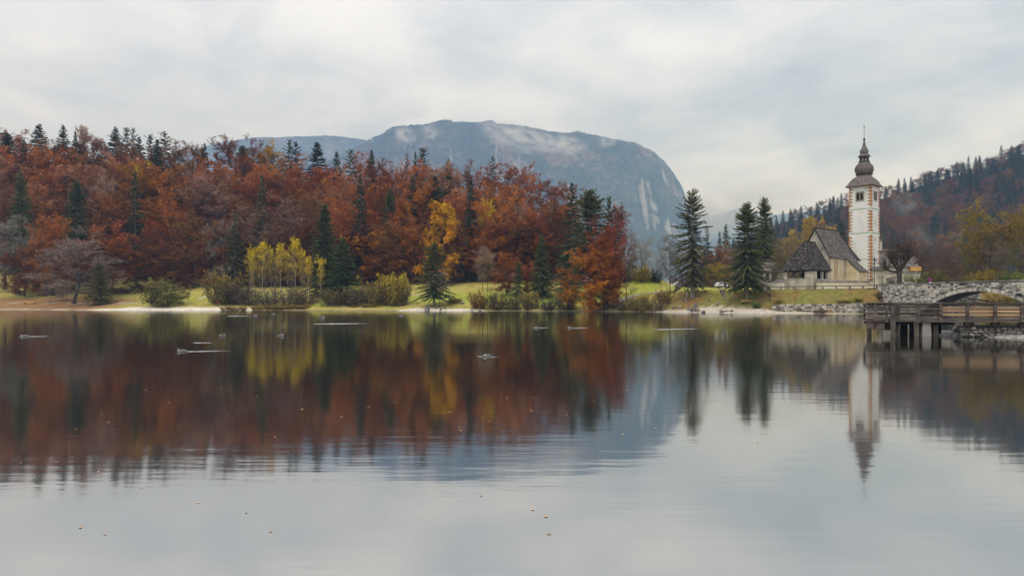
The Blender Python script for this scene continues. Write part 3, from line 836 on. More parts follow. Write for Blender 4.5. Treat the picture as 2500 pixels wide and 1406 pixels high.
LIB = {
    'beech': [broadleaf(100 + i, 24, 17, base=[.10, .14, .08, .16, .11, .13][i], limbs=[18, 16, 20, 17, 19, 16][i]) for i in range(6)],
    'tall': [broadleaf(130 + i, 26, 12, base=.16, limbs=18, elev=(22, 78), shape='oval') for i in range(3)],
    'edge': [broadleaf(150 + i, 20, 16, base=.03, limbs=22, sub=8, ter=6, leaves=20, leaf=.48, elev=(-8, 74)) for i in range(3)],
    'twiggy': [broadleaf(170 + i, 24, 18, base=.16, limbs=17, sub=9, ter=7, leaves=6, leaf=.40, fine=6, elev=(14, 76), twig_w=.085, leafm='twig', shape='vase') for i in range(3)],
    'bare': [broadleaf(190 + i, 20, 16, base=.14, limbs=16, sub=9, ter=7, leaves=1, leaf=.32, fine=9, elev=(12, 74), twig_w=.075, leafm='twig') for i in range(3)],
    'slim_bare': [broadleaf(210 + i, 16, 6.5, base=.25, limbs=13, sub=7, ter=5, leaves=0, fine=5, elev=(38, 76), twig_w=.05, leafm='twig', r0=.14) for i in range(2)],
    'birch': [broadleaf(230 + i, 16, 4.4, base=.42, limbs=14, sub=5, ter=4, leaves=10, leaf=.36, elev=(32, 74), r0=.11, bark='bark_birch', trunk_top=.95, shape='oval', top_bias=.75, twig_w=.02, fade=(.48, .75)) for i in range(4)],
    'round': [broadleaf(250 + i, 14, 11, base=.12, limbs=18, sub=7, ter=6, leaves=14, leaf=.44, elev=(20, 80), r0=.22, bark='bark_dark', shape='vase', twig_w=.04) for i in range(2)],
    'golden': [broadleaf(270, 20, 13, base=.06, limbs=20, sub=8, ter=6, leaves=11, leaf=.6, elev=(-6, 60), r0=.3, bark='bark_dark', shape='cone')],
    'poplar': [broadleaf(280 + i, 18, 15, base=.22, limbs=17, sub=8, ter=6, leaves=11, leaf=.52, elev=(38, 80), r0=.35, bark='bark_dark', shape='vase', top_bias=.55, twig_w=.045) for i in range(2)],
    'spruce': [spruce(300 + i, 26, 4.4, gap=[.55, .6, .5, .58][i], per=[6, 6, 7, 5][i], dens=1.2, sz=.9) for i in range(4)],
    'dense': [spruce(320 + i, 24, 5.2, gap=.42, per=8, dens=1.5, power=[.75, .6, .62][i], base=[.03, .16, .06][i], ragged=.36, sz=.78) for i in range(3)],
    'pine': [spruce(326, 22, 4.6, gap=.42, per=8, dens=1.5, power=.55, base=.17, ragged=.45, droop=.4, sz=.75)],
    'ragged': [spruce(330 + i, 24, 4.6, gap=.8, per=5, droop=.5, open_=.25, power=.6, base=.10, ragged=.4) for i in range(2)],
    'open_giant': [spruce(340, 24, 4.1, gap=.60, per=7, dens=1.8, droop=.62, open_=.32, power=.42, base=.14, ragged=.5, r0=.42, sz=.8)],
    'shrub': [shrub(400 + i, 4, 6) for i in range(4)],
    'scrub': [shrub(410 + i, 3.4, 6, leaves=6, fill=.8, stems=34, leaf=.24, twig_w=.06) for i in range(3)],
    'tuft': [tuft(420 + i) for i in range(2)],
}
SIZE = {'beech': (24, 17), 'tall': (26, 12), 'edge': (20, 16), 'twiggy': (24, 18), 'bare': (20, 16), 'slim_bare': (16, 6.5), 'birch': (16, 4.4), 'round': (14, 11), 'golden': (20, 13), 'poplar': (18, 15),
        'spruce': (26, 8.8), 'dense': (24, 10.4), 'pine': (22, 9.2), 'ragged': (24, 9.2), 'open_giant': (24, 8.2), 'shrub': (4, 6), 'scrub': (3.4, 6), 'tuft': (.9, 1.6)}
KNAME = {'beech': 'beech_tree', 'tall': 'beech_tree', 'edge': 'beech_tree', 'twiggy': 'beech_tree', 'bare': 'bare_tree', 'slim_bare': 'bare_tree', 'birch': 'birch_tree', 'round': 'beech_tree', 'golden': 'maple_tree', 'poplar': 'poplar_tree',
         'spruce': 'spruce_tree', 'dense': 'spruce_tree', 'pine': 'spruce_tree', 'ragged': 'spruce_tree', 'open_giant': 'spruce_tree', 'shrub': 'shrub', 'scrub': 'shrub', 'tuft': 'grass_tuft'}
CNT = {}
def plant(kind, x, y, z, H, W, col, tint=None, label=None, cat='tree', group=None, variant=None, rz=None, vary=.06):
    """one tree: an Empty at its foot with its own trunk and crown"""
    i = CNT.get(kind, 0); CNT[kind] = i + 1
    lib = LIB[kind]; tm, cm = lib[(i if variant is None else variant) % len(lib)]
    h0, w0 = SIZE[kind]
    r = empty(KNAME[kind], (x, y, z), random.random() * 6.28 if rz is None else rz)
    r.scale = (W / w0, W / w0, H / h0)
    t = link('stems' if cat in ('shrub', 'grass') else 'trunk', tm, r)
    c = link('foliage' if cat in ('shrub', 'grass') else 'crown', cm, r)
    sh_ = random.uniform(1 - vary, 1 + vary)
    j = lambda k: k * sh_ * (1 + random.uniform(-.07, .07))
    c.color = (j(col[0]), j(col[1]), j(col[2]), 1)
    c['tint'] = [float(q) for q in (tint or [min(v * 1.4 * sh_, .8) for v in col])]  # default tint paints the crown top lighter, as if lit from above
    tag(r, label, cat, group)
    return r

RUST, RED, DRED, BROWN, MAUVE, PINK = (.37, .125, .022), (.30, .088, .023), (.20, .062, .022), (.22, .095, .03), (.40, .25, .175), (.42, .19, .085)
ORANGE, GOLD, YEL, OCHRE, OLIVE = (.50, .165, .02), (.64, .29, .02), (.90, .64, .015), (.44, .29, .05), (.2, .165, .045)
GREEN, DGREEN, BGREEN, GREY, TAN = (.088, .108, .032), (.052, .072, .03), (.09, .135, .032), (.36, .32, .26), (.38, .29, .19)
CN = {RUST: 'rust-brown', RED: 'brick-red', DRED: 'dark red', BROWN: 'deep brown', MAUVE: 'mauve-brown', PINK: 'pinkish-brown', ORANGE: 'orange', GOLD: 'golden', YEL: 'yellow', OCHRE: 'ochre', OLIVE: 'olive',
      GREEN: 'green', DGREEN: 'dark green', BGREEN: 'mid-green', GREY: 'grey', TAN: 'tan'}

# ---- trees of the wooded hill: photo column, crown top row, crown width in pixels, kind, colour, top tint
HT = {'beech': 27, 'tall': 29, 'spruce': 30, 'dense': 28, 'ragged': 29, 'twiggy': 30, 'edge': 22, 'bare': 24, 'golden': 25}
forest = []
def hill_tree(px, top, w, kind, col, tint=None, row='', H=None):
    """finds the depth on the slope at which a tree of that kind reaches the given skyline row"""
    H = H or HT[kind] + (7 if kind in ('spruce', 'dense') and row != 'on the crest' and not 930 < px < 1110 else 0)
    T = np.linspace(218, 430, 425)
    x = (px - 1250) / F * T
    need = ZZ(top, T) - G(x, T)
    below = np.nonzero(need <= H)[0]
    k = int(below[0]) if len(below) else int(np.argmin(need))
    Y = T[k]; x = x[k]; h = float(need[k]); h = min(max(h, H * .6), H * 1.5)
    W = w / F * Y * (1.5 if kind in ('spruce', 'ragged') else 1.15 if kind == 'dense' else 1.0)
    r = plant(kind, x, Y, gz(x, Y) - .3, h, W, col, tint, vary=.24)
    forest.append((px, row, kind, col, r))
S = 'skyline'
for a in [(22, 308, 95, 'beech', DRED), (62, 335, 100, 'beech', RED), (135, 338, 110, 'beech', BROWN), (205, 330, 90, 'beech', BROWN), (248, 326, 95, 'beech', DRED, PINK), (300, 345, 100, 'beech', BROWN), (362, 350, 90, 'beech', DRED),
          (437, 338, 90, 'beech', BROWN), (480, 352, 40, 'tall', BROWN), (553, 332, 92, 'beech', DRED), (628, 335, 86, 'beech', DRED), (664, 346, 96, 'beech', OCHRE, GOLD), (720, 372, 80, 'beech', RED), (815, 395, 80, 'beech', RED), (878, 370, 66, 'beech', RED),
          (938, 390, 76, 'beech', DRED), (975, 388, 80, 'beech', RED), (1040, 392, 80, 'beech', RED), (1140, 394, 92, 'beech', DRED), (1108, 402, 70, 'beech', PINK), (1190, 405, 70, 'beech', DRED), (1242, 396, 112, 'beech', RED), (1318, 415, 104, 'beech', RED), (1372, 438, 84, 'beech', DRED), (1405, 470, 60, 'beech', RED),
          (95, 303, 58, 'spruce', DGREEN), (154, 306, 48, 'spruce', DGREEN), (184, 320, 26, 'spruce', DGREEN), (18, 326, 62, 'dense', DGREEN), (58, 340, 36, 'spruce', DGREEN), (209, 307, 34, 'tall', MAUVE),
          (282, 310, 46, 'spruce', DGREEN), (308, 310, 40, 'ragged', DGREEN), (325, 311, 30, 'ragged', DGREEN), (340, 334, 46, 'spruce', DGREEN), (367, 328, 44, 'ragged', DGREEN), (403, 320, 54, 'ragged', DGREEN), (384, 340, 40, 'spruce', DGREEN),
          (500, 350, 38, 'spruce', DGREEN), (592, 356, 50, 'dense', GREEN), (707, 340, 40, 'ragged', DGREEN), (724, 346, 46, 'ragged', DGREEN), (774, 346, 60, 'spruce', DGREEN), (822, 370, 42, 'spruce', DGREEN), (856, 364, 44, 'ragged', GREEN), (907, 366, 38, 'spruce', DGREEN),
          (993, 372, 26, 'ragged', DGREEN), (1014, 370, 26, 'spruce', DGREEN), (1031, 360, 52, 'ragged', DGREEN), (1094, 388, 34, 'spruce', GREEN), (1202, 380, 34, 'ragged', DGREEN)]:
    hill_tree(*a, row='on the crest')
for a in [(15, 365, 100, 'beech', RUST), (85, 352, 110, 'beech', RED), (150, 362, 120, 'beech', RUST), (230, 366, 120, 'beech', BROWN), (310, 372, 110, 'beech', DRED), (385, 378, 90, 'beech', BROWN), (455, 376, 100, 'beech', BROWN),
          (532, 388, 120, 'beech', RUST, ORANGE), (615, 376, 92, 'beech', RED), (700, 392, 110, 'beech', RED), (772, 402, 110, 'beech', RED), (848, 412, 100, 'beech', PINK), (920, 408, 100, 'beech', RED), (1000, 404, 104, 'beech', RUST), (1082, 404, 110, 'beech', PINK),
          (1165, 430, 100, 'beech', RED), (1268, 436, 124, 'beech', RUST, ORANGE), (1350, 462, 100, 'beech', RED, DRED), (1215, 445, 80, 'beech', RUST), (650, 398, 90, 'beech', RUST), (570, 412, 90, 'beech', RUST, ORANGE), (480, 398, 90, 'beech', RUST),
          (952, 460, 50, 'dense', GREEN), (1008, 432, 54, 'spruce', DGREEN), (1062, 430, 66, 'spruce', GREEN), (50, 420, 60, 'dense', GREEN), (330, 420, 44, 'spruce', DGREEN), (640, 425, 40, 'spruce', GREEN), (880, 425, 40, 'spruce', DGREEN), (1150, 440, 40, 'spruce', DGREEN), (345, 392, 60, 'beech', GOLD, YEL)]:
    hill_tree(*a, row='high on the slope')
for a in [(40, 420, 110, 'beech', BROWN), (115, 408, 112, 'beech', RUST, ORANGE), (205, 402, 112, 'beech', PINK), (262, 410, 110, 'twiggy', MAUVE), (355, 398, 160, 'beech', RUST, GOLD), (440, 430, 100, 'beech', BROWN), (510, 418, 185, 'twiggy', MAUVE), (610, 430, 110, 'beech', RED),
          (668, 470, 142, 'twiggy', MAUVE), (738, 432, 120, 'beech', RED), (812, 436, 110, 'twiggy', PINK), (868, 484, 156, 'beech', RED), (925, 450, 90, 'beech', RUST), (980, 488, 84, 'golden', ORANGE), (1046, 446, 90, 'beech', RUST), (1122, 452, 110, 'beech', PINK), (1190, 478, 100, 'beech', RUST),
          (1185, 484, 44, 'tall', GOLD, YEL), (1245, 470, 110, 'beech', RUST), (1310, 490, 110, 'beech', RED), (1372, 500, 90, 'beech', RUST), (188, 442, 66, 'dense', GREEN), (750, 470, 70, 'beech', BROWN), (590, 470, 90, 'beech', BROWN), (290, 455, 100, 'beech', BROWN), (10, 470, 90, 'beech', DRED)]:
    hill_tree(*a, row='half-way up the slope')
for a in [(30, 500, 110, 'edge', BROWN), (100, 470, 130, 'edge', RUST, ORANGE), (180, 520, 120, 'edge', BROWN), (262, 480, 130, 'edge', DRED), (340, 485, 150, 'edge', RUST), (410, 500, 120, 'edge', RUST), (470, 520, 120, 'edge', BROWN), (540, 530, 110, 'edge', BROWN), (610, 520, 110, 'edge', DRED),
          (690, 545, 110, 'edge', BROWN), (745, 530, 100, 'edge', DRED), (820, 540, 110, 'edge', DRED), (890, 545, 120, 'edge', RED), (955, 545, 110, 'edge', BROWN), (1010, 540, 110, 'edge', RUST), (1120, 535, 110, 'edge', BROWN), (1180, 550, 110, 'edge', RED), (1240, 540, 120, 'edge', BROWN),
          (1300, 560, 110, 'edge', RUST), (1350, 570, 100, 'edge', DRED), (1275, 488, 66, 'bare', GREY), (1172, 540, 84, 'twiggy', MAUVE), (335, 590, 120, 'edge', RUST, ORANGE), (60, 590, 110, 'edge', DRED), (420, 590, 110, 'edge', BROWN), (500, 590, 100, 'edge', DRED),
          (130, 560, 100, 'edge', RUST), (240, 585, 100, 'edge', DRED)]:
    hill_tree(*a, row='low on the slope')
_fr = random.Random(31)
for row, n_, f0, f1 in (('high on the slope', 13, 42, 70), ('half-way up the slope', 9, 95, 140), ('low on the slope', 9, 170, 215)):
    for i in range(n_):
        px = 10 + (1390 - 10) * (i + .5 + _fr.uniform(-.3, .3)) / n_
        if row != 'high on the slope' and 420 < px < 740: continue
        sky_ = np.interp(px, [0, 600, 900, 1200, 1300, 1400], [325, 345, 385, 400, 420, 450])
        hill_tree(px, sky_ + _fr.uniform(f0, f1), _fr.uniform(95, 130), 'beech', _fr.choice([RUST, RED, BROWN, DRED, RUST, PINK]), row=row)

MARKS = [(120, 'above the grey bare tree'), (290, 'above the bare shore beech'), (470, 'above the round olive bush'), (590, 'above the red-jacketed walker'), (765, 'above the yellow birches'), (870, 'above the two shore spruces'),
         (985, 'above the round orange beech'), (1125, 'above the boulder beach'), (1230, 'above the slim bare trees'), (1340, 'above the small orange trees'), (3000, 'above the rust-orange shore beech')]
ORD = ['first', 'second', 'third', 'fourth', 'fifth', 'sixth', 'seventh', 'eighth', 'ninth', 'tenth'] + [f'{i}th' for i in range(11, 21)] + [f'{i}th' for i in range(21, 80)]
KW = {'beech': 'beech', 'tall': 'slender beech', 'edge': 'low-branched beech', 'twiggy': 'thin-leaved beech', 'bare': 'bare tree', 'golden': 'layered maple', 'spruce': 'spruce', 'dense': 'dense spruce', 'ragged': 'ragged spruce'}
cells = {}
for px, row, kind, col, r in forest:
    m = next(t for b, t in MARKS if px < b)
    cells.setdefault((CN[col], KW[kind], row, m), []).append((px, r))
for (c, k, row, m), L_ in cells.items():
    L_.sort(key=lambda t: t[0])
    for i, (px, r) in enumerate(L_):
        r['label'] = f'{c} {k} {row} {m}' + (f', {ORD[i]} from left' if len(L_) > 1 else '')
        r['group'] = 'trees of the wooded hill'
# ------------------------------------------------------------------ single trees and shrubs of the shore
def shore_tree(kind, px, base, top, w, col, tint, label, cat='tree', group=None, Y=None, **k):
    """stands where the photo column meets the ground on row base"""
    if Y is None: x, y, z = hit(px, base)
    else:
        y = Y; x = (px - 1250) / F * y; z = gz(x, y)
    H = max(ZZ(top, y) - z, .4); W = w / F * y * (.78 if kind == 'birch' else 1)
    return plant(kind, x, y, z - .12, H, W, col, tint, label, cat, group, **k)
shore_tree('bare', 12, 706, 528, 150, GREY, None, 'grey bare tree with drooping limbs at the meadow edge')
shore_tree('bare', 180, 741, 553, 205, (.40, .30, .225), (.40, .34, .28), 'wide bare brown beech with dark trunk on the shore')
shore_tree('dense', 243, 744, 640, 58, (.18, .165, .045), None, 'small olive spruce beside the bare shore beech')
shore_tree('bare', 552, 700, 540, 100, (.38, .34, .25), None, 'grey bare tree beside the dark ivy-green spruce')
shore_tree('spruce', 575, 702, 522, 70, (.10, .12, .036), None, 'dark spruce tangled in a grey bare tree')
B = 'yellow birches on the shore'
for i, (px, top, w, base, lab) in enumerate([(611, 606, 34, 742, 'yellow birch nearest the red-jacketed walker'), (621, 596, 30, 744, 'thin yellow birch, second in the birch row'), (641, 588, 42, 743, 'full yellow birch, third in the birch row'), (662, 598, 26, 740, 'sparse yellow birch with narrow top, fourth in the row'),
                                             (685, 592, 40, 742, 'full yellow birch in the middle of the birch row'), (700, 604, 26, 741, 'thin yellow birch just before the tallest one'), (721, 578, 46, 743, 'tallest yellow birch of the shore row'), (733, 600, 30, 742, 'slim yellow birch behind the tallest one'),
                                             (753, 624, 34, 742, 'short yellow birch before the dark spruce'), (787, 622, 38, 744, 'lone small yellow birch at the foot of the spruces')]):
    shore_tree('birch', px, base, top, w, OCHRE, YEL, lab, group=B)
for i, (px, top, w) in enumerate([(650, 615, 22), (672, 622, 20), (709, 616, 22), (632, 628, 20), (745, 640, 20)]):
    shore_tree('slim_bare', px, 741, top, w, TAN, None, ['bare sapling between the third and fourth yellow birches', 'bare sapling left of the middle yellow birch', 'bare sapling left of the tallest yellow birch', 'short bare sapling among the first yellow birches', 'bare sapling beside the short yellow birch'][i], group='bare saplings among the birches')
shore_tree('dense', 792, 722, 500, 92, GREEN, (.10, .12, .036), 'tall green spruce behind the birches', variant=0)
shore_tree('spruce', 838, 728, 580, 96, BGREEN, None, 'shorter mid-green spruce at the end of the birch row')
shore_tree('round', 903, 694, 560, 124, (.74, .27, .025), (.80, .36, .025), 'round orange beech with a single dark trunk on the meadow edge')
shore_tree('pine', 1060, 750, 590, 84, (.12, .132, .04), None, 'green spruce with bare lower trunk beside the shore boulder')
shore_tree('slim_bare', 1073, 751, 655, 60, GREY, None, 'crooked pale bare tree leaning out beside the shore boulder')
shore_tree('golden', 1080, 660, 494, 116, (.80, .36, .015), (.90, .50, .015), 'golden layered maple standing out at the foot of the red wood', Y=215)
shore_tree('slim_bare', 1178, 712, 598, 44, TAN, None, 'slim bare tree on the meadow, taller of a pair')
shore_tree('slim_bare', 1190, 713, 606, 48, TAN, None, 'slim bare tree on the meadow, shorter of a pair')
shore_tree('round', 1236, 722, 614, 66, (.33, .10, .03), ORANGE, 'small orange beech before the meadow')
shore_tree('round', 1291, 722, 636, 52, (.30, .085, .03), None, 'smallest orange-red beech between two little spruces')
shore_tree('spruce', 1265, 733, 638, 46, BGREEN, None, 'small spruce between the two little orange beeches')
shore_tree('spruce', 1322, 728, 572, 64, (.11, .135, .042), None, 'slender spruce standing alone before the meadow gap')
shore_tree('spruce', 1396, 690, 447, 84, DGREEN, None, 'tallest dark spruce of the clump behind the rust-orange beech')
shore_tree('dense', 1440, 700, 464, 130, (.12, .135, .042), None, 'broad green spruce in the clump behind the rust-orange beech')
shore_tree('ragged', 1487, 700, 480, 70, DGREEN, None, 'dark spruce with thin top nearest the mountain')
shore_tree('dense', 1385, 735, 610, 66, (.105, .135, .038), None, 'low dark spruce tucked left of the rust-orange beech')
shore_tree('edge', 1476, 756, 524, 108, (.36, .085, .024), (.30, .06, .026), 'tall red-brown shore beech joined to an orange one')
shore_tree('edge', 1440, 758.6, 585, 140, (.66, .25, .018), (.42, .115, .024), 'big rust-orange shore beech hanging over the water')
shore_tree('edge', 1484, 757, 620, 84, (.48, .14, .024), (.42, .11, .025), 'low red-orange beech beneath the tall shore beech')
shore_tree('tall', 1512, 690, 500, 46, DRED, None, 'thin red beech behind the rust-orange one')
shore_tree('slim_bare', 1530, 740, 625, 60, (.14, .12, .10), None, 'dark bare tree leaning over the bank bushes')
shore_tree('twiggy', 1535, 690, 552, 60, (.26, .10, .06), None, 'thin reddish tree beside the grassy mound')
shore_tree('bare', 1566, 690, 575, 62, GREY, None, 'grey bare tree beside the grassy mound')
# bushes along the left and middle shore
for n_, (kind, px, base, top, w, col, tint, lab) in enumerate([
    ('shrub', 398, 746, 676, 112, OLIVE, (.26, .23, .05), 'round olive bush alone on the beach meadow'),
    ('shrub', 545, 742, 660, 92, (.2, .15, .045), OCHRE, 'large ochre-green bush right of the red-jacketed walker'),
    ('shrub', 570, 742, 690, 80, (.14, .10, .05), None, 'brown bush under the dark ivy-green spruce'),
    ('scrub', 618, 745, 702, 70, (.15, .115, .08), None, 'grey-brown scrub below the first yellow birches'),
    ('scrub', 662, 745, 700, 80, (.15, .12, .09), None, 'grey scrub below the middle yellow birches'),
    ('scrub', 706, 745, 698, 80, (.16, .125, .085), None, 'grey scrub below the tallest yellow birch'),
    ('scrub', 748, 745, 700, 70, (.16, .115, .06), None, 'brown scrub below the short yellow birch'),
    ('shrub', 812, 746, 704, 66, (.17, .125, .05), None, 'brown bush below the green spruces'),
    ('shrub', 858, 746, 700, 66, (.13, .10, .05), None, 'dark bush right of the shorter green spruce'),
    ('scrub', 890, 742, 690, 70, (.20, .15, .08), None, 'tan scrub below the round orange beech'),
    ('shrub', 925, 744, 672, 84, (.24, .17, .05), OCHRE, 'ochre bush between orange beech and yellow bush'),
    ('shrub', 962, 744, 664, 84, (.36, .27, .05), (.66, .47, .03), 'bright yellow bush at the end of the thicket'),
    ('scrub', 985, 744, 690, 50, (.22, .18, .09), None, 'tan scrub beside the bright yellow bush'),
    ('shrub', 1170, 754, 708, 56, (.33, .16, .04), OCHRE, 'orange-brown bush at the end of the green meadow'),
    ('shrub', 1212, 755, 706, 60, (.22, .17, .06), None, 'olive-brown bush under the small orange beech'),
    ('shrub', 1255, 756, 722, 54, (.19, .15, .06), None, 'olive bush under the little spruce'),
    ('shrub', 1298, 756, 712, 60, (.22, .17, .06), OCHRE, 'yellowish bush under the orange-red beech'),
    ('shrub', 1340, 757, 726, 50, (.17, .145, .06), None, 'olive bush under the slender spruce'),
    ('shrub', 1380, 757, 724, 56, (.15, .13, .055), None, 'dull green bush left of the rust-orange beech'),
    ('scrub', 1525, 758, 724, 60, (.17, .13, .08), None, 'brown scrub right of the rust-orange beech'),
    ('shrub', 1562, 759, 714, 70, (.24, .19, .06), OCHRE, 'yellow-brown bush below the grassy mound'),
    ('scrub', 1600, 760, 718, 66, (.2, .145, .07), None, 'brown scrub at the water below the mound'),
    ('shrub', 1625, 740, 706, 46, (.27, .17, .05), None, 'orange-brown bush on the bank before the bare tree'),
    ('shrub', 1530, 688, 640, 50, (.38, .27, .04), YEL, 'yellow bush behind the grassy mound, nearer the red tree'),
    ('shrub', 1568, 688, 642, 54, (.38, .26, .04), YEL, 'larger yellow bush behind the grassy mound'),
    ('shrub', 1600, 690, 654, 34, (.02, .045, .02), None, 'dark green clipped bush beside the white notice board'),
    ('shrub', 1850, 752, 736, 24, (.11, .16, .04), None, 'small green bush on the beach beside the orange bench'),
    ('shrub', 1902, 756, 740, 22, (.17, .23, .03), None, 'bright green bush on the beach by the thin tree'),
    ('scrub', 2005, 765, 751, 42, (.13, .07, .045), None, 'brown scrub at the foot of the stone shore wall'),
    ('shrub', 2093, 745, 724, 24, (.42, .36, .02), None, 'yellow-green bush on top of the stone shore wall'),
    ('scrub', 2062, 742, 731, 40, (.15, .08, .04), None, 'red-brown scrub on top of the stone shore wall'),
    ('scrub', 2150, 742, 706, 40, (.10, .06, .045), None, 'bare brown creeper against the bridge corner'),
]):
    shore_tree(kind, px, base, top, w, col, tint, lab, cat='shrub', group='shore bushes')
# terrace trees by the church
shore_tree('open_giant', 1690, 728, 463, 92, (.115, .12, .036), None, 'tall open spruce with drooping boughs and a clear trunk on the bank')
shore_tree('slim_bare', 1636, 712, 570, 66, (.2, .165, .12), None, 'bare tree on the bank left of the tall open spruce', variant=0)
shore_tree('slim_bare', 1614, 700, 600, 50, GREY, None, 'low grey bare tree behind the notice board', Y=215)
shore_tree('ragged', 1726, 712, 556, 40, (.035, .05, .03), None, 'dark spruce half hidden behind the tall open spruce', Y=210)
shore_tree('dense', 1823, 736, 496, 98, (.11, .13, .036), None, 'dense spruce standing over the orange beach bench', variant=1)
shore_tree('dense', 1866, 706, 483, 70, (.095, .118, .034), None, 'taller narrow spruce beside the churchyard gate', Y=156, variant=2)
shore_tree('slim_bare', 1879, 751, 632, 46, (.26, .2, .14), None, 'thin leaning bare tree growing on the beach before the church')
for px, Y, top, w, kind, col, lab in [(1748, 225, 592, 76, 'beech', (.27, .10, .05), 'orange-brown tree behind the parked cars'), (1785, 240, 596, 80, 'twiggy', MAUVE, 'mauve bare-twigged tree behind the parked cars'), (1735, 205, 645, 50, 'round', (.34, .27, .05), 'small yellow-green tree left of the parked cars'),
                                      (1768, 200, 640, 50, 'round', (.36, .28, .05), 'small yellow-green tree above the white car'), (1772, 320, 548, 42, 'spruce', DGREEN, 'distant spruce seen above the white car'), (1757, 330, 566, 34, 'spruce', DGREEN, 'shorter distant spruce left of the other'),
                                      (1665, 225, 600, 66, 'bare', (.2, .17, .13), 'grey bare tree behind the tall open spruce'), (1712, 235, 615, 60, 'twiggy', (.2, .14, .1), 'brown bare-twigged tree right of the tall open spruce'), (1790, 300, 600, 60, 'bare', (.2, .16, .13), 'pale bare tree far behind the dense spruce'),
                                      (1915, 195, 570, 66, 'bare', (.22, .18, .12), 'pale bare tree behind the churchyard gate'), (1950, 230, 560, 76, 'twiggy', (.28, .2, .1), 'tan thin-leaved tree behind the porch roof'), (1905, 200, 610, 50, 'round', (.38, .25, .06), 'low yellow tree behind the churchyard gate'),
                                      (1968, 270, 530, 62, 'tall', (.50, .34, .08), 'yellow larch-like tree behind the nave gable'), (1940, 280, 560, 52, 'tall', (.48, .33, .09), 'pale yellow tree above the porch roof'), (2010, 320, 542, 60, 'beech', (.33, .12, .05), 'orange-brown tree behind the nave ridge'), (2030, 300, 552, 40, 'tall', (.5, .33, .08), 'small yellow tree behind the nave ridge'),
                                      (1980, 280, 560, 46, 'spruce', DGREEN, 'spruce behind the nave gable'), (1935, 300, 590, 44, 'spruce', DGREEN, 'spruce behind the porch roof'), (2055, 300, 540, 54, 'spruce', DGREEN, 'dark spruce between nave and tower'),
                                      (1895, 330, 585, 50, 'beech', (.22, .10, .06), 'red-brown tree beyond the churchyard gate')]:
    shore_tree(kind, px, 700, top, w, col, (col[0] * 1.2, col[1] * 1.2, col[2]), lab, Y=Y)
# trees on the lawn behind the bridge
for px, Y, top, w, kind, col, tint, lab in [(2418, 165, 492, 150, 'poplar', (.22, .15, .025), (.42, .28, .03), 'tall yellow-green tree rising behind the bridge arch'), (2490, 172, 500, 120, 'poplar', (.20, .14, .025), (.38, .25, .03), 'yellow-green tree at the edge behind the bridge'),
                                            (2375, 175, 560, 70, 'poplar', (.22, .16, .04), (.36, .25, .04), 'smaller yellow tree left of the tall yellow-green one'), (2300, 185, 590, 84, 'bare', (.17, .13, .095), None, 'brown bare tree behind the round blue road sign'), (2350, 190, 610, 70, 'twiggy', (.15, .115, .085), None, 'dull bare-twigged tree behind the lawn'),
                                            (2262, 195, 590, 80, 'twiggy', (.19, .12, .07), None, 'brown thin-leaved tree behind the grey-roofed house'), (2235, 200, 565, 70, 'twiggy', (.17, .10, .07), None, 'dark brown tree between lime and road sign'), (2325, 210, 640, 60, 'round', (.26, .10, .06), None, 'low reddish tree behind the lawn'), (2445, 150, 600, 60, 'slim_bare', (.18, .15, .12), None, 'slim bare tree under the tall yellow-green one')]:
    shore_tree(kind, px, 690, top, w, col, tint, lab, Y=Y)
for px, Y, top, w, col, lab in [(2232, 150, 665, 56, (.13, .15, .04), 'green hedge bush right of the lime trunk'), (2257, 152, 668, 30, (.10, .03, .03), 'dark red bush beside the green hedge bush'), (2285, 170, 655, 60, (.16, .14, .045), 'olive bush behind the round blue road sign'), (2340, 165, 668, 50, (.15, .12, .05), 'dull bush behind the lawn'),
                                (2395, 150, 660, 60, (.28, .2, .03), 'yellow bush behind the bridge crown'), (2432, 150, 655, 64, (.26, .19, .03), 'ochre bush under the tall yellow-green tree'), (2470, 145, 665, 50, (.08, .13, .03), 'green bush near the bridge end'), (2495, 150, 660, 44, (.3, .32, .03), 'lime-green bush at the bridge end'), (2172, 143, 680, 30, (.12, .13, .04), 'low bush at the churchyard wall by the lime')]:
    shore_tree('shrub', px, 690, top, w, col, None, lab, cat='shrub', group='bushes behind the bridge', Y=Y)

for bx_, by_, w_, h_, col, lab in [(9.0, 19, 5, 4.2, (.26, .17, .04), 'ochre bush on the river bank seen through the arch'), (10.5, 25, 6, 4.6, (.2, .2, .04), 'green bush on the river bank seen through the arch'), (12.5, 31, 6, 4.2, (.34, .2, .04), 'orange-yellow bush farther up the river bank'), (9.5, 33, 6, 5.2, (.17, .17, .045), 'olive bush behind the river bank bushes')]:
    x, y = br(bx_, by_); plant('shrub', x, y, max(gz(x, y), 0) - .1, h_, w_, col, None, lab, 'shrub', 'bushes on the river bank')
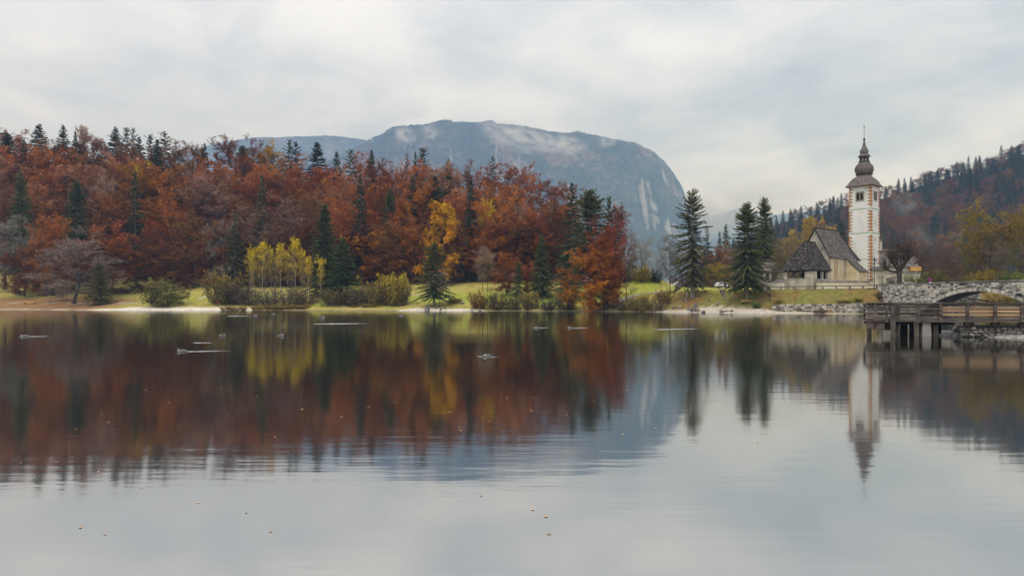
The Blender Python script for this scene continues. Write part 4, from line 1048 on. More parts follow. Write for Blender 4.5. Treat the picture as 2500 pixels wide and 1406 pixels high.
# pollarded lime by the gate: thick trunk, bowl of knuckled limbs, brush of shoots
def pollard():
    s = TreeGen(77); rg = s.rg
    s.tube([np.array(p) for p in [(0, 0, 0), (.05, 0, 1.2), (0, .03, 2.5), (-.05, 0, 3.4)]], [.62, .46, .42, .5], 9)
    heads = []
    for az, el, L, r in [(3.3, 8, 3.4, .26), (3.6, 40, 3.3, .2), (2.7, 62, 3.6, .22), (1.3, 70, 3.8, .24), (.4, 50, 3.3, .26), (0.0, 28, 3.4, .24), (-.5, 55, 3.4, .22), (-1.6, 55, 3.2, .22), (4.6, 66, 3.7, .2)]:
        d = np.array((cos(az) * cos(radians(el)), sin(az) * cos(radians(el)), sin(radians(el))))
        P = s.path(np.array((0, 0, 3.0 + .4 * rg.random())), d, L, 6, .16, .13)
        s.tube(P, [r * (1 - .4 * k / 6) for k in range(7)], 6)
        heads += [(P[-1], d, r), (P[4], d, r * .8), (P[5], d, r * .8)]
    for p, d, r in heads:
        for _ in range(13):
            dd = unit(d * .35 + np.array((0, 0, .85)) + rg.normal(size=3) * .42)
            Q = s.path(p, dd, 1.6 + 2.0 * rg.random(), 4, .12, .07)
            s.tube(Q, [.05, .04, .03, .02, .012], 3)
            for _k in range(7):
                q = Q[1 + rg.integers(0, 4)]; fd = unit(dd + rg.normal(size=3) * .6)
                s.strip([q, q + fd * (.3 + .6 * rg.random())], .035, (.25 * rg.random(), 0, .5))
            for _k in range(2 if rg.random() < .42 else 0):
                s.quad(Q[-1] + rg.normal(size=3) * .4, rg.normal(size=3), rg.normal(size=3), .3, .26, (.9, 1, .5))
    return s.meshes('pollard', M['bark_dark'], M['twig'], None, (0, .01))
pt = pollard()
x, y = XY(2196, 141)
lime = empty('lime_tree', (x, y, gz(x, y) - .1), .3)
k_ = (ZZ(572, 141) - gz(x, y)) / 10.6
lime.scale = (k_ * 1.05, k_ * 1.05, k_)
link('trunk', pt[0], lime)
c = link('crown', pt[1], lime); c.color = (.10, .07, .05, 1); c['tint'] = [.16, .085, .04]
tag(lime, 'pollarded lime with knuckled limbs and a few orange leaves by the gate', 'tree')

# dry grass at the water's edge, one mass
def merge_crowns(items, name, mat):
    V, A = [], []
    for cm, x, y, z, sx, sz, rz in items:
        v = np.empty(len(cm.vertices) * 3, np.float32); cm.vertices.foreach_get('co', v); v = v.reshape(-1, 3) * (sx, sx, sz)
        V.append(np.stack([v[:, 0] * cos(rz) - v[:, 1] * sin(rz) + x, v[:, 0] * sin(rz) + v[:, 1] * cos(rz) + y, v[:, 2] + z], -1))
        c_ = np.empty(len(cm.vertices) * 4, np.float32); cm.color_attributes['Col'].data.foreach_get('color', c_); A.append(c_.reshape(-1, 4))
    V = np.concatenate(V)
    return link(name, np_mesh(name, V, np.arange(len(V)).reshape(-1, 4), [mat], attr=np.concatenate(A)))
items = []
for i in range(120):
    px = random.choice([random.uniform(618, 755), random.uniform(618, 755), random.uniform(618, 755), random.uniform(865, 915), random.uniform(955, 985), random.uniform(1095, 1125), random.uniform(540, 600)])
    y = ypx(757.7) + random.uniform(.2, 2.6); x = (px - 1250) / F * y
    items.append((LIB['tuft'][i % 2][1], x, y, max(gz(x, y), 0) - .02, random.uniform(.8, 1.5), random.uniform(.7, 1.4), random.random() * 6))
gr = merge_crowns(items, 'grass', M['leaf'])
gr.color = (.31, .20, .06, 1); gr['tint'] = [.30, .24, .06]
tag(gr, 'dry ochre grass fringing the water below the thicket', 'grass', kind='stuff')

# ------------------------------------------------------------------ trees of the far hill: one mesh each
def joined(kind, i):
    tm, cm = LIB[kind][i]
    tv = np.empty(len(tm.vertices) * 3, np.float32); tm.vertices.foreach_get('co', tv)
    cv = np.empty(len(cm.vertices) * 3, np.float32); cm.vertices.foreach_get('co', cv)
    tf = np.empty(len(tm.loops), np.int32); tm.loops.foreach_get('vertex_index', tf)
    cf = np.empty(len(cm.loops), np.int32); cm.loops.foreach_get('vertex_index', cf)
    col_ = np.empty(len(cm.vertices) * 4, np.float32); cm.color_attributes['Col'].data.foreach_get('color', col_)
    V = np.concatenate([tv.reshape(-1, 3), cv.reshape(-1, 3)]); Fq = np.concatenate([tf.reshape(-1, 4), cf.reshape(-1, 4) + len(tm.vertices)])
    A = np.concatenate([np.tile([.3, 0, .5, 1], (len(tm.vertices), 1)), col_.reshape(-1, 4)])
    mi = [0] * (len(tf) // 4) + [1] * (len(cf) // 4)
    return np_mesh('far_tree', V, Fq, [tm.materials[0], cm.materials[0]], mi, attr=A)
FAR = {'spruce': [joined('spruce', i) for i in range(3)] + [joined('dense', 0)], 'beech': [joined('beech', i) for i in range(4)]}
fr = random.Random(9)
pts = []
_r = np.random.default_rng(21)
_px = _r.uniform(1700, 2515, 6000); _Y = FH_Y0 + 6 + (FH_Y1 + 22 - FH_Y0) * _r.random(6000) ** .8
_z = FH((_px - 1250) / F * _Y, _Y); _py = HZ - (_z - CZ) / _Y * F
for px in np.arange(1790, 2515, 15.5):
    px = px + _r.uniform(-5, 5); Y = FH_Y1 - _r.uniform(0, 14); z = float(FH(np.array([(px - 1250) / F * Y]), np.array([Y]))[0])
    pts.append((float(px), HZ - (z - CZ) / Y * F, Y, z))
for px, py, Y, z in zip(_px, _py, _Y, _z):
    if len(pts) >= 298: break
    if py > 690: continue
    sp_ = 15.5 * 800 / Y
    if any(abs(px - q[0]) < sp_ * 1.25 and hypot(px - q[0], (py - q[1]) * 1.5) < sp_ * 1.25 for q in pts): continue
    pts.append((float(px), float(py), float(Y), float(z)))
pts.sort()
fcells = {}
for px, py, Y, z in pts:
    x = (px - 1250) / F * Y
    nz_ = float(fbm(np.array([x * .012]), np.array([Y * .012 + 4]), 2)[0])
    con = fr.random() < (.78 if px < 2050 else .45) + (nz_ - .5) * 1.6
    kind = 'spruce' if con else 'beech'
    me = fr.choice(FAR[kind])
    H = fr.uniform(19, 28) if con else fr.uniform(15, 21); W = fr.uniform(7.5, 10.5) if con else fr.uniform(14, 19)
    h0, w0 = SIZE[kind]
    o = link('spruce_tree' if con else 'beech_tree', me, None, (x, Y, z - .5), (0, 0, fr.random() * 6.28), (W / w0, W / w0, H / h0))
    if con: col, cn = fr.choice([((.034, .055, .03), 'blue-green'), ((.048, .066, .03), 'dark green')])
    else: col, cn = fr.choice([((.27, .095, .028), 'red-brown'), ((.22, .085, .03), 'dull red'), ((.32, .135, .03), 'rust'), ((.20, .105, .034), 'dim brown'), ((.36, .24, .05) if fr.random() < .3 else (.26, .10, .03), 'faded')])
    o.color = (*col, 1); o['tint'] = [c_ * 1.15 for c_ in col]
    ridge = np.interp(px, [p[0] for p in FH_P], [p[1] for p in FH_P]); f_ = (py - ridge) / (690 - ridge)
    row = 'on the far ridge' if f_ < .07 else 'high on the far hill' if f_ < .35 else 'midway up the far hill' if f_ < .66 else 'at the far hill foot'
    mk = 'beyond the car park' if px < 1880 else 'behind the church nave' if px < 2075 else 'right of the tower' if px < 2190 else 'above the lawn' if px < 2340 else 'above the yellow-green trees'
    fcells.setdefault((cn, 'spruce' if con else 'beech', row, mk), []).append((px, o))
for (cn, k, row, mk), L_ in fcells.items():
    for i, (px, o) in enumerate(L_):
        tag(o, f'{cn} {k} {row} {mk}' + (f', {ORD[i]} from left' if len(L_) > 1 else ''), 'tree', 'trees of the far hill')
# ------------------------------------------------------------------ church
M['shingle_light'] = stone_mat('shingle_light', [(.13, .11, .10), (.24, .21, .195), (.36, .32, .30)], 3.0, .85)
def shingles(mb, A, B, C_, D, course=.30, width=.24, lift=.035, mix=(.6, .25, .15), seed=1):
    """rows of overlapping wooden shingles on the plane A B (eave) C D (ridge)"""
    rg = np.random.default_rng(seed)
    A, B, C_, D = (np.array(p, float) for p in (A, B, C_, D))
    n = np.cross(B - A, D - A); n /= np.linalg.norm(n)
    H = max(np.linalg.norm(D - A), np.linalg.norm(C_ - B)); rows = int(H / course)
    P = lambda s, t: (A + (B - A) * s) * (1 - t) + (D + (C_ - D) * s) * t
    for r in range(rows):
        t0 = r / rows; t1 = min((r + 1.35) / rows, 1)
        w = np.linalg.norm(P(1, t0) - P(0, t0)); k = max(1, int(w / width))
        for i in range(k):
            s0, s1 = i / k + .02 / k, (i + 1) / k - .02 / k
            j = (rg.random() - .5) * .25 / rows
            lf = lift * (.7 + .8 * rg.random())
            a, b = P(s0, max(t0 + j, 0)) + n * lf, P(s1, max(t0 + j, 0)) + n * lf
            c, d = P(s1, t1) + n * .006, P(s0, t1) + n * .006
            m_ = int(rg.choice(3, p=mix))
            mb.add([a, b, c, d, a - n * lf * .9, b - n * lf * .9], [(0, 1, 2, 3), (4, 5, 1, 0)], m_)
SHM = [M['shingle'], M['shingle_dark'], M['shingle_light']]
SHD = [M['shingle_dark'], M['shingle'], M['shingle_light']]

def slab(mb, A, B, C_, D, th, mi=0):
    """board of thickness th below the plane A B C D"""
    A, B, C_, D = (np.array(p, float) for p in (A, B, C_, D)); n = np.cross(B - A, D - A); n /= np.linalg.norm(n)
    v = [A, B, C_, D, A - n * th, B - n * th, C_ - n * th, D - n * th]
    mb.add(v, [(0, 1, 2, 3), (7, 6, 5, 4), (0, 4, 5, 1), (1, 5, 6, 2), (2, 6, 7, 3), (3, 7, 4, 0)], mi)

CH_Z = 5.0
church = tag(empty('church', (68.8, 155.0, CH_Z), radians(-48)), 'old stone church with steep shingle roofs and tall white onion-domed tower', 'church')
# nave ------------------------------------------------ local x: to the side facing the lake bend, local y: away along the ridge
nv = MB(); nv.prism([(-3.1, -.6), (3.1, -.6), (3.1, 7.75), (0, 14.0), (-3.1, 7.75)], 0, 12)
nave = nv.build('nave_wall', [M['plaster_old']], church)
fr = MB(); fr.box((3.115, 4.2, 3.6), (.03, 8.2, 8.0)); fr.build('side_render', [stone_mat('fresco', [(.66, .55, .39), (.76, .67, .51), (.68, .5, .34), (.6, .56, .51)], .55, .9, stretch=(1, 1.6, .35), detail=4, rng=(.3, .72))], nave)
w_ = MB(); w_.prism([(-.16, 9.8), (.16, 9.8), (.16, 10.5), (-.16, 10.5)], -.02, -.005); o = w_.build('gable_shade_panel', [M['shade_in']], nave); o.location = (-.55, 0, 0)  # dark panel on the gable, painted shade of a small opening
# tall pointed niche between two wall painting panels
w_ = MB(); w_.prism([(-.32, 2.9), (.32, 2.9), (.32, 5.2), (.2, 5.8), (0, 6.2), (-.2, 5.8), (-.32, 5.2)], 0, .02); o = w_.build('niche', [M['plaster_yellow']], nave); o.rotation_euler = (0, 0, pi / 2); o.location = (3.16, 6.2, 0)
for yy, col in ((3.2, 'fresco_red'), (4.3, 'fresco_ochre')):
    M[col] = stone_mat(col, [(.62, .54, .40), (.50, .22, .12) if yy < 4 else (.55, .36, .14), (.60, .50, .34), (.42, .42, .44)], .8, .9, stretch=(1, 1, .5), rng=(.32, .7))
    p_ = MB().box((3.145, yy, 3.7), (.02, .75, 6.0)); p_.build('wall_painting', [M[col]], nave)
rf = MB()
E_, R_ = 7.15, 14.15
slab(rf, (3.55, -.35, E_), (3.55, 8.4, E_), (0, 8.4, R_), (0, -.35, R_), .16)
slab(rf, (-3.55, 12.1, E_), (-3.55, -.35, E_), (0, -.35, R_), (0, 12.1, R_), .16)
slab(rf, (3.05, 8.4, 8.14), (3.05, 13.3, 8.14), (0, 12.1, R_), (0, 8.4, R_), .16)
slab(rf, (4.6, 8.4, 6.0), (4.6, 13.3, 6.0), (3.05, 13.3, 8.14), (3.05, 8.4, 8.14), .16)
slab(rf, (6.55, 8.4, 4.25), (6.55, 13.35, 4.25), (4.6, 13.3, 6.0), (4.6, 8.4, 6.0), .16)
rf.box((0, 5.9, R_ + .03), (.34, 12.5, .12))
nroof = rf.build('nave_roof', [M['shingle_dark']], church)
sh = MB()
shingles(sh, (3.55, -.35, E_), (3.55, 8.4, E_), (0, 8.4, R_), (0, -.35, R_), seed=3)
shingles(sh, (3.05, 8.4, 8.14), (3.05, 13.3, 8.14), (0, 12.1, R_), (0, 8.4, R_), seed=4)
shingles(sh, (4.6, 8.4, 6.0), (4.6, 13.3, 6.0), (3.05, 13.3, 8.14), (3.05, 8.4, 8.14), seed=5)
shingles(sh, (6.55, 8.4, 4.25), (6.55, 13.35, 4.25), (4.6, 13.3, 6.0), (4.6, 8.4, 6.0), seed=6)
shingles(sh, (-3.55, 12.1, E_), (-3.55, -.35, E_), (0, -.35, R_), (0, 12.1, R_), seed=7)
tag(sh.build('shingles', SHM, nroof), kind='stuff')
# sacristy under the long roof slope
sa = MB(); sa.prism([(3.1, -.6), (6.15, -.6), (6.15, 4.35), (4.55, 5.75), (3.1, 7.7)], 8.55, 13.1)
sac = sa.build('sacristy_wall', [M['plaster_yellow']], church)
q_ = MB().box((6.0, 8.545, 2.0), (.42, .03, 4.7)); q_.build('corner_band', [M['plaster']], sac)
dr = MB().box((4.35, 8.52, 1.05), (1.05, .05, 2.5)); d_ = dr.build('door_surround', [M['plaster']], sac)
dr = MB().box((4.35, 8.48, .95), (.78, .05, 2.1)); dr.build('door', [M['door']], sac)
wi = MB().box((6.165, 10.4, 2.55), (.03, .42, .8)); fw = wi.build('window_surround', [M['whitewash']], sac)
wi = MB().box((6.19, 10.4, 2.55), (.03, .24, .52)); wi.build('window', [M['glass']], sac)
# chancel behind
cw = MB(); cw.prism([(-2.9, -.6), (3.5, -.6), (3.5, 7.2), (0, 11.6), (-2.9, 7.6)], 12.05, 15.0); ch = cw.build('chancel_wall', [M['plaster']], church)
cr = MB(); slab(cr, (4.15, 13.4, 7.0), (4.15, 15.3, 7.0), (0, 15.3, 12.4), (0, 13.4, 12.4), .18); slab(cr, (-3.5, 15.3, 7.3), (-3.5, 12.05, 7.3), (0, 12.05, 12.4), (0, 15.3, 12.4), .18)
cr.build('chancel_roof', [M['shingle_dark']], church)
# porch -------------------------------------------------
PX, PY0 = 3.35, -8.0
pw = MB()
pw.box((0, PY0 + .25, .85), (2 * PX - .3, .5, 2.9)); pw.box((PX - .25, PY0 / 2 + .2, .85), (.5, -PY0 - .9, 2.9)); pw.box((-PX + .25, PY0 / 2 + .2, .85), (.5, -PY0 - .9, 2.9))
porch = pw.build('porch_wall', [M['plaster_old']], church)
for (x, y, w, d) in [(PX - 1.05, PY0 + .26, 2.05, .54), (-PX + .3, PY0 + .26, .6, .54), (PX - .26, PY0 + 1.0, .54, .9), (PX - .26, -3.6, .5, .45), (PX - .26, -.6, .5, 1.2), (-PX + .26, -3.9, .5, .6), (-PX + .26, -.6, .5, 1.2)]:
    MB().box((x, y, 3.1), (w, d, 1.62)).build('pier', [M['plaster']], porch)
b_ = MB(); b_.prism([(-PX - .1, -.7), (-PX + .15, -.7), (-PX + .15, 2.2), (-PX + .08, 2.2)], PY0 - .08, PY0 + .9); b_.build('buttress', [M['plaster_old']], porch)
MB().box((-.9, PY0 + .22, 2.37), (4.1, .62, .12)).build('parapet_sill', [M['plaster']], porch)
MB().box((0, -4.0, 2.2), (2 * PX - 1, 7.2, .1)).build('porch_floor', [M['concrete']], porch)
MB().box((0, -.06, 3.2), (2 * PX - 1.0, .06, 1.9)).build('inner_gable', [M['wood_dark']], porch)
ez, rz_ = 4.15, 10.75
e0, e1, yb, yf = -PX - .55, PX + .55, .0, PY0 - .55
pr = MB(); rb0 = (0, -5.5, rz_)
slab(pr, (e0, yf, ez), (e1, yf, ez), rb0, rb0, .14)
slab(pr, (e1, yf, ez), (e1, -.05, ez), (0, -.05, rz_), rb0, .14)
slab(pr, (e0, -.05, ez), (e0, yf, ez), rb0, (0, -.05, rz_), .14)
pr.box((0, -2.7, rz_ + .03), (.3, 5.6, .12))
proof = pr.build('porch_roof', [M['shingle_dark']], church)
sh = MB(); mx_ = (.84, .12, .04)
shingles(sh, (e0, yf, ez), (e1, yf, ez), (.05, -5.5, rz_), (-.05, -5.5, rz_), mix=mx_, seed=11)
shingles(sh, (e1, yf, ez), (e1, -.05, ez), (0, -.05, rz_), rb0, mix=mx_, seed=12)
shingles(sh, (e0, -.05, ez), (e0, yf, ez), rb0, (0, -.05, rz_), mix=mx_, seed=13)
tag(sh.build('shingles', SHD, proof), kind='stuff')
MB().box((0, PY0 + .2, 3.99), (2 * PX, .3, .2)).build('eave_beam', [M['wood_dark']], proof)
MB().box((PX - .2, PY0 / 2, 3.99), (.3, -PY0, .2)).build('eave_beam', [M['wood_dark']], proof)
# downpipes
MB().tube([(3.6, -.1, 7.0), (3.3, -.12, 6.5), (3.28, -.12, 0)], .06, 6).build('downpipe', [M['metal_dark']], church)
MB().tube([(6.5, 13.3, 4.2), (6.3, 13.15, 3.9), (6.28, 13.15, 0)], .06, 6).build('downpipe', [M['metal_dark']], church)

# tower ---------------------------------------------------------------------
TX, TY, TH = 1.4, 24.3, 26.2
def th(z): return 2.74 - .16 * z / TH
tw_ = MB()
tw_.add([(TX + sx * th(z), TY + sy * th(z), z) for z in (-.8, TH) for sx, sy in ((-1, -1), (1, -1), (1, 1), (-1, 1))], [(3, 2, 1, 0), (4, 5, 6, 7), (0, 1, 5, 4), (1, 2, 6, 5), (2, 3, 7, 6), (3, 0, 4, 7)])
tower = tw_.build('tower_wall', [M['whitewash']], church)
for z, h, m_ in ((20.1, .2, 'band_green'), (14.15, .2, 'band_green'), (7.7, .12, 'frame_stone'), (25.75, .3, 'q_yellow')):
    b_ = MB(); q = th(z) + .012
    b_.box((TX, TY, z), (2 * q, 2 * q, h)); b_.build('string_band', [M[m_]], tower)
b_ = MB(); q = th(.4) + .02; b_.box((TX, TY, .2), (2 * q, 2 * q, 1.9)); b_.build('plinth', [M['plaster_yellow']], tower)
# painted corner stones: wide red-green-red blocks alternate with narrow yellow ones
def quoin(wide):
    mb = MB(); w = .86 if wide else .36; t = .02; h = .36
    if wide:
        for s0, s1, mi in ((0, .28, 0), (.28, .58, 1), (.58, .86, 0)):
            mb.box(((s0 + s1) / 2 - 0.0, -t / 2, 0), (s1 - s0, t, h), mi=mi); mb.box((-t / 2, (s0 + s1) / 2, 0), (t, s1 - s0, h), mi=mi)
    else:
        for s0, s1, mi in ((0, .12, 2), (.12, .24, 0), (.24, .40, 2)):
            mb.box(((s0 + s1) / 2, -t / 2, 0), (s1 - s0, t, h), mi=mi); mb.box((-t / 2, (s0 + s1) / 2, 0), (t, s1 - s0, h), mi=mi)
    return mb.mesh('quoin', [M['q_red'], M['q_green'], M['q_yellow']])
QW, QN = quoin(True), quoin(False)
for (sx, sy, rot) in ((-1, -1, 0), (1, -1, pi / 2), (1, 1, pi)):
    for i in range(62):
        z = 1.5 + i * .4
        if z > 25.5: break
        if min(abs(z - 20.1), abs(z - 14.15)) < .3: continue
        q = th(z)
        link('quoin', QW if i % 2 else QN, tower, (TX + sx * q, TY + sy * q, z), (0, 0, rot))
# belfry windows: stone frame, pillar, two flat dark panels for the shade in the arched lights
def belfry(face):
    g = MB()
    for x0, x1, z0, z1 in ((-.98, -.74, -1.15, 1.15), (.74, .98, -1.15, 1.15), (-.74, .74, .85, 1.15), (-.74, .74, -1.15, -.93), (-.12, .12, -.93, .85)):
        g.box(((x0 + x1) / 2, -.07, (z0 + z1) / 2), (x1 - x0, .16, z1 - z0))
    a = MB()
    for c in (-.43, .43):
        a.prism([(c - .31, -.93), (c + .31, -.93), (c + .31, .45), (c + .22, .70), (c, .82), (c - .22, .70), (c - .31, .45)], -.03, -.012)
    z = 23.3; q = th(z)
    loc, rz = ((TX - .02, TY - q, z), 0) if face == 0 else ((TX + q, TY - .1, z), pi / 2)
    o = g.build('belfry_window', [M['frame_stone']], tower, loc=loc, rot=(0, 0, rz))
    a.build('opening', [M['shade_in']], o)  # dark panels on the solid wall, painted as shade behind the frame
belfry(0); belfry(1)
for z in (16.6, 12.5):
    q = th(z)
    o = MB().box((TX + q + .012, TY - .3, z), (.03, .42, 1.1)).build('slit_window', [M['q_yellow']], tower)
    MB().box((TX + q + .03, TY - .3, z), (.02, .16, .8)).build('opening', [M['shade_in']], o)  # dark strip for the shade inside the slit
# tower roof: bell-shaped skirt, onion, lantern, upper onion and rod
def sq_ring(hw, k, z, n=32):
    """k=1 square, k=0 circle"""
    out = []
    for i in range(n):
        a = 2 * pi * i / n + pi / 4
        c, s_ = cos(a), sin(a); m_ = max(abs(c), abs(s_)); r = hw * ((1 - k) + k / m_)
        out.append((TX + r * c, TY + r * s_, z))
    return out
prof = [(3.62, 1, 25.75), (3.6, 1, 25.9), (3.3, .98, 26.25), (3.05, .93, 26.7), (2.85, .88, 27.15), (2.55, .8, 27.65), (2.2, .65, 28.05), (1.9, .4, 28.35), (1.72, .1, 28.6), (1.66, 0, 28.85)]
sk = MB(); N_ = 32
fine = []
for (a, b) in zip(prof[:-1], prof[1:]):
    for t in (0, .5): fine.append(tuple(a[i] + (b[i] - a[i]) * t for i in range(3)))
fine.append(prof[-1])
for i, (hw, k, z) in enumerate(fine):
    sk.v += sq_ring((hw * .905 if hw > 1.7 else hw) + (.0 if i % 2 else .035), k, z)
for i in range(len(fine) - 1):
    for k in range(N_):
        q = (k + 1) % N_; sk.f.append((i * N_ + k, i * N_ + q, (i + 1) * N_ + q, (i + 1) * N_ + k)); sk.m.append(0)
sk.f.append(tuple(range(N_ - 1, -1, -1))); sk.m.append(0)
spire = sk.build('tower_roof', [M['shingle']], church)
def courses(prof, step=.16, lip=.03):
    """profile cut into overlapping courses"""
    out = []
    for (r0, z0), (r1, z1) in zip(prof[:-1], prof[1:]):
        n = max(1, int(abs(z1 - z0) / step))
        for i in range(n):
            t0, t1 = i / n, (i + 1) / n
            out.append((r0 + (r1 - r0) * t0 + lip, z0 + (z1 - z0) * t0)); out.append((r0 + (r1 - r0) * t1, z0 + (z1 - z0) * t1 - .005))
    out.append(prof[-1]); return out
MB().lathe([(1.66, 28.8), (1.95, 28.85), (1.98, 29.0), (1.72, 29.1)], (TX, TY), 24).build('neck_moulding', [M['shingle_dark']], spire)
MB().lathe(courses([(1.72, 29.05), (1.88, 29.25), (2.08, 29.65), (2.17, 30.15), (2.11, 30.65), (1.9, 31.1), (1.6, 31.5), (1.22, 31.85), (1.12, 32.05)]), (TX, TY), 16, a0=.1).build('lower_onion', [M['shingle']], spire)
lan = MB().lathe([(1.32, 32.0), (1.32, 32.15), (1.05, 32.2)], (TX, TY), 16).build('lantern', [M['shingle_dark']], spire)
for k in range(8):
    a = 2 * pi * k / 8 + .2
    MB().box((TX + .95 * cos(a), TY + .95 * sin(a), 32.75), (.24, .26, 1.3), rz=a).build('lantern_post', [M['wood_old']], lan)
MB().lathe([(.95, 33.1), (1.02, 33.12), (1.02, 33.4), (.95, 33.42)], (TX, TY), 16).build('lantern_ring', [M['wood_old']], lan)
MB().lathe(courses([(1.45, 33.38), (1.3, 33.6), (1.05, 33.9), (.85, 34.15), (.8, 34.25)], .14), (TX, TY), 16, a0=.1).build('lantern_roof', [M['shingle']], spire)
MB().lathe(courses([(.8, 34.2), (.95, 34.4), (1.0, 34.7), (.9, 35.05), (.66, 35.45), (.46, 35.9), (.33, 36.4), (.22, 37.0), (.16, 37.45)], .16, .02), (TX, TY), 16, a0=.1).build('upper_onion', [M['shingle']], spire)
MB().lathe([(.05, 37.4), (.22, 37.48), (.29, 37.7), (.22, 37.92), (.05, 38.0)], (TX, TY), 12).build('ball_finial', [M['metal_dark']], spire)
MB().tube([(TX, TY, 37.9), (TX, TY, 41.2)], .045, 6).build('finial_rod', [M['iron']], spire)
MB().box((TX, TY, 40.6), (.5, .06, .07)).box((TX, TY, 41.0), (.22, .06, .25)).build('finial_cross', [M['iron']], spire)

# ------------------------------------------------------------------ churchyard wall, gates
def wall_run(name, label, pts, h, th_, mat, tile=.55, tilew=.95):
    """plastered wall along pts (x, y, base z, top z) with a little roof of cover tiles"""
    root = tag(empty(name, (pts[0][0], pts[0][1], pts[0][2])), label, 'wall', 'churchyard walls')
    o0 = np.array((pts[0][0], pts[0][1], pts[0][2]))
    wm = MB(); tl = []
    for a, b in zip(pts[:-1], pts[1:]):
        d = np.array((b[0] - a[0], b[1] - a[1], 0)); L = np.linalg.norm(d); d /= L; s_ = np.array((-d[1], d[0], 0)) * th_ / 2
        A0, B0 = np.array((a[0], a[1], 0)), np.array((b[0], b[1], 0)); zv = np.array((0, 0, 1.0))
        v = [A0 - s_ + zv * (a[2] - .6), B0 - s_ + zv * (b[2] - .6), B0 + s_ + zv * (b[2] - .6), A0 + s_ + zv * (a[2] - .6), A0 - s_ + zv * a[3], B0 - s_ + zv * b[3], B0 + s_ + zv * b[3], A0 + s_ + zv * a[3]]
        wm.add([p - o0 for p in v], [(0, 3, 2, 1), (4, 5, 6, 7), (0, 1, 5, 4), (1, 2, 6, 5), (2, 3, 7, 6), (3, 0, 4, 7)])
        k = max(1, int(L / tile)); ang = atan2(d[1], d[0]); pit = math.asin((b[3] - a[3]) / hypot(L, b[3] - a[3]))
        for i in range(k):
            t = (i + .5) / k
            tl.append((A0 + d * L * t + zv * (a[3] + (b[3] - a[3]) * t) - o0, ang, pit, L / k))
    w = wm.build('wall_body', [mat], root)
    me = TILE_ME
    for p, ang, pit, l in tl:
        o = link('cover_tile', me, root, p, (0, -pit, ang), (l * .96, tilew, 1)); o.rotation_euler = (random.uniform(-.02, .02), -pit + random.uniform(-.02, .02), ang)
    return root
_t = MB(); _t.prism([(-.5, .02), (-.5, .07), (0, .34), (.5, .07), (.5, .02), (0, .26)], -.5, .5); _tm = _t.mesh('cover_tile', [M['shingle']])
TILE_ME = MB()
TILE_ME.v = [(p[1], p[0], p[2]) for p in _t.v]; TILE_ME.f = [tuple(reversed(f)) for f in _t.f]; TILE_ME.m = _t.m
TILE_ME = TILE_ME.mesh('cover_tile', [stone_mat('cover_tile', [(.10, .085, .08), (.19, .165, .155), (.30, .265, .25)], 1.5, .85, per_object=.35)])
def wp(px, Y, base, top):
    x, y = XY(px, Y); return (x, y, base, ZZ(top, Y))
wall_run('churchyard_wall', 'low cream churchyard wall right of the porch with shingle cover', [wp(1993, 147.0, 4.9, 688), wp(2121, 144.2, 4.9, 689.5)], 0, .6, M['plaster_cream'])
wall_run('churchyard_wall', 'cream churchyard wall end rising to the lake-side gate', [wp(2121.5, 144.2, 4.9, 689), wp(2137, 143.2, 4.9, 681)], 0, .6, M['plaster_cream'])
wall_run('churchyard_wall', 'low cream churchyard wall left of the porch before the spruces', [wp(1850, 149.5, 4.9, 686), wp(1876, 148.8, 4.9, 687.5), wp(1915, 148.0, 4.9, 687.5)], 0, .6, M['plaster_cream'])
wall_run('churchyard_wall', 'taller cream churchyard wall behind, running up to the porch', [wp(1884, 157, 4.9, 668), wp(1918, 153.5, 4.9, 662.5)], 0, .6, M['plaster_cream'])
wall_run('churchyard_wall', 'stone churchyard wall sloping up behind the lime trunk', [wp(2160, 142.6, 4.9, 684), wp(2196, 147, 4.9, 675)], 0, .6, M['plaster'])
wall_run('churchyard_wall', 'farther churchyard wall below the grey-roofed house', [wp(2158, 162, 4.9, 668.5), wp(2245, 166, 4.9, 668)], 0, .6, M['plaster'])
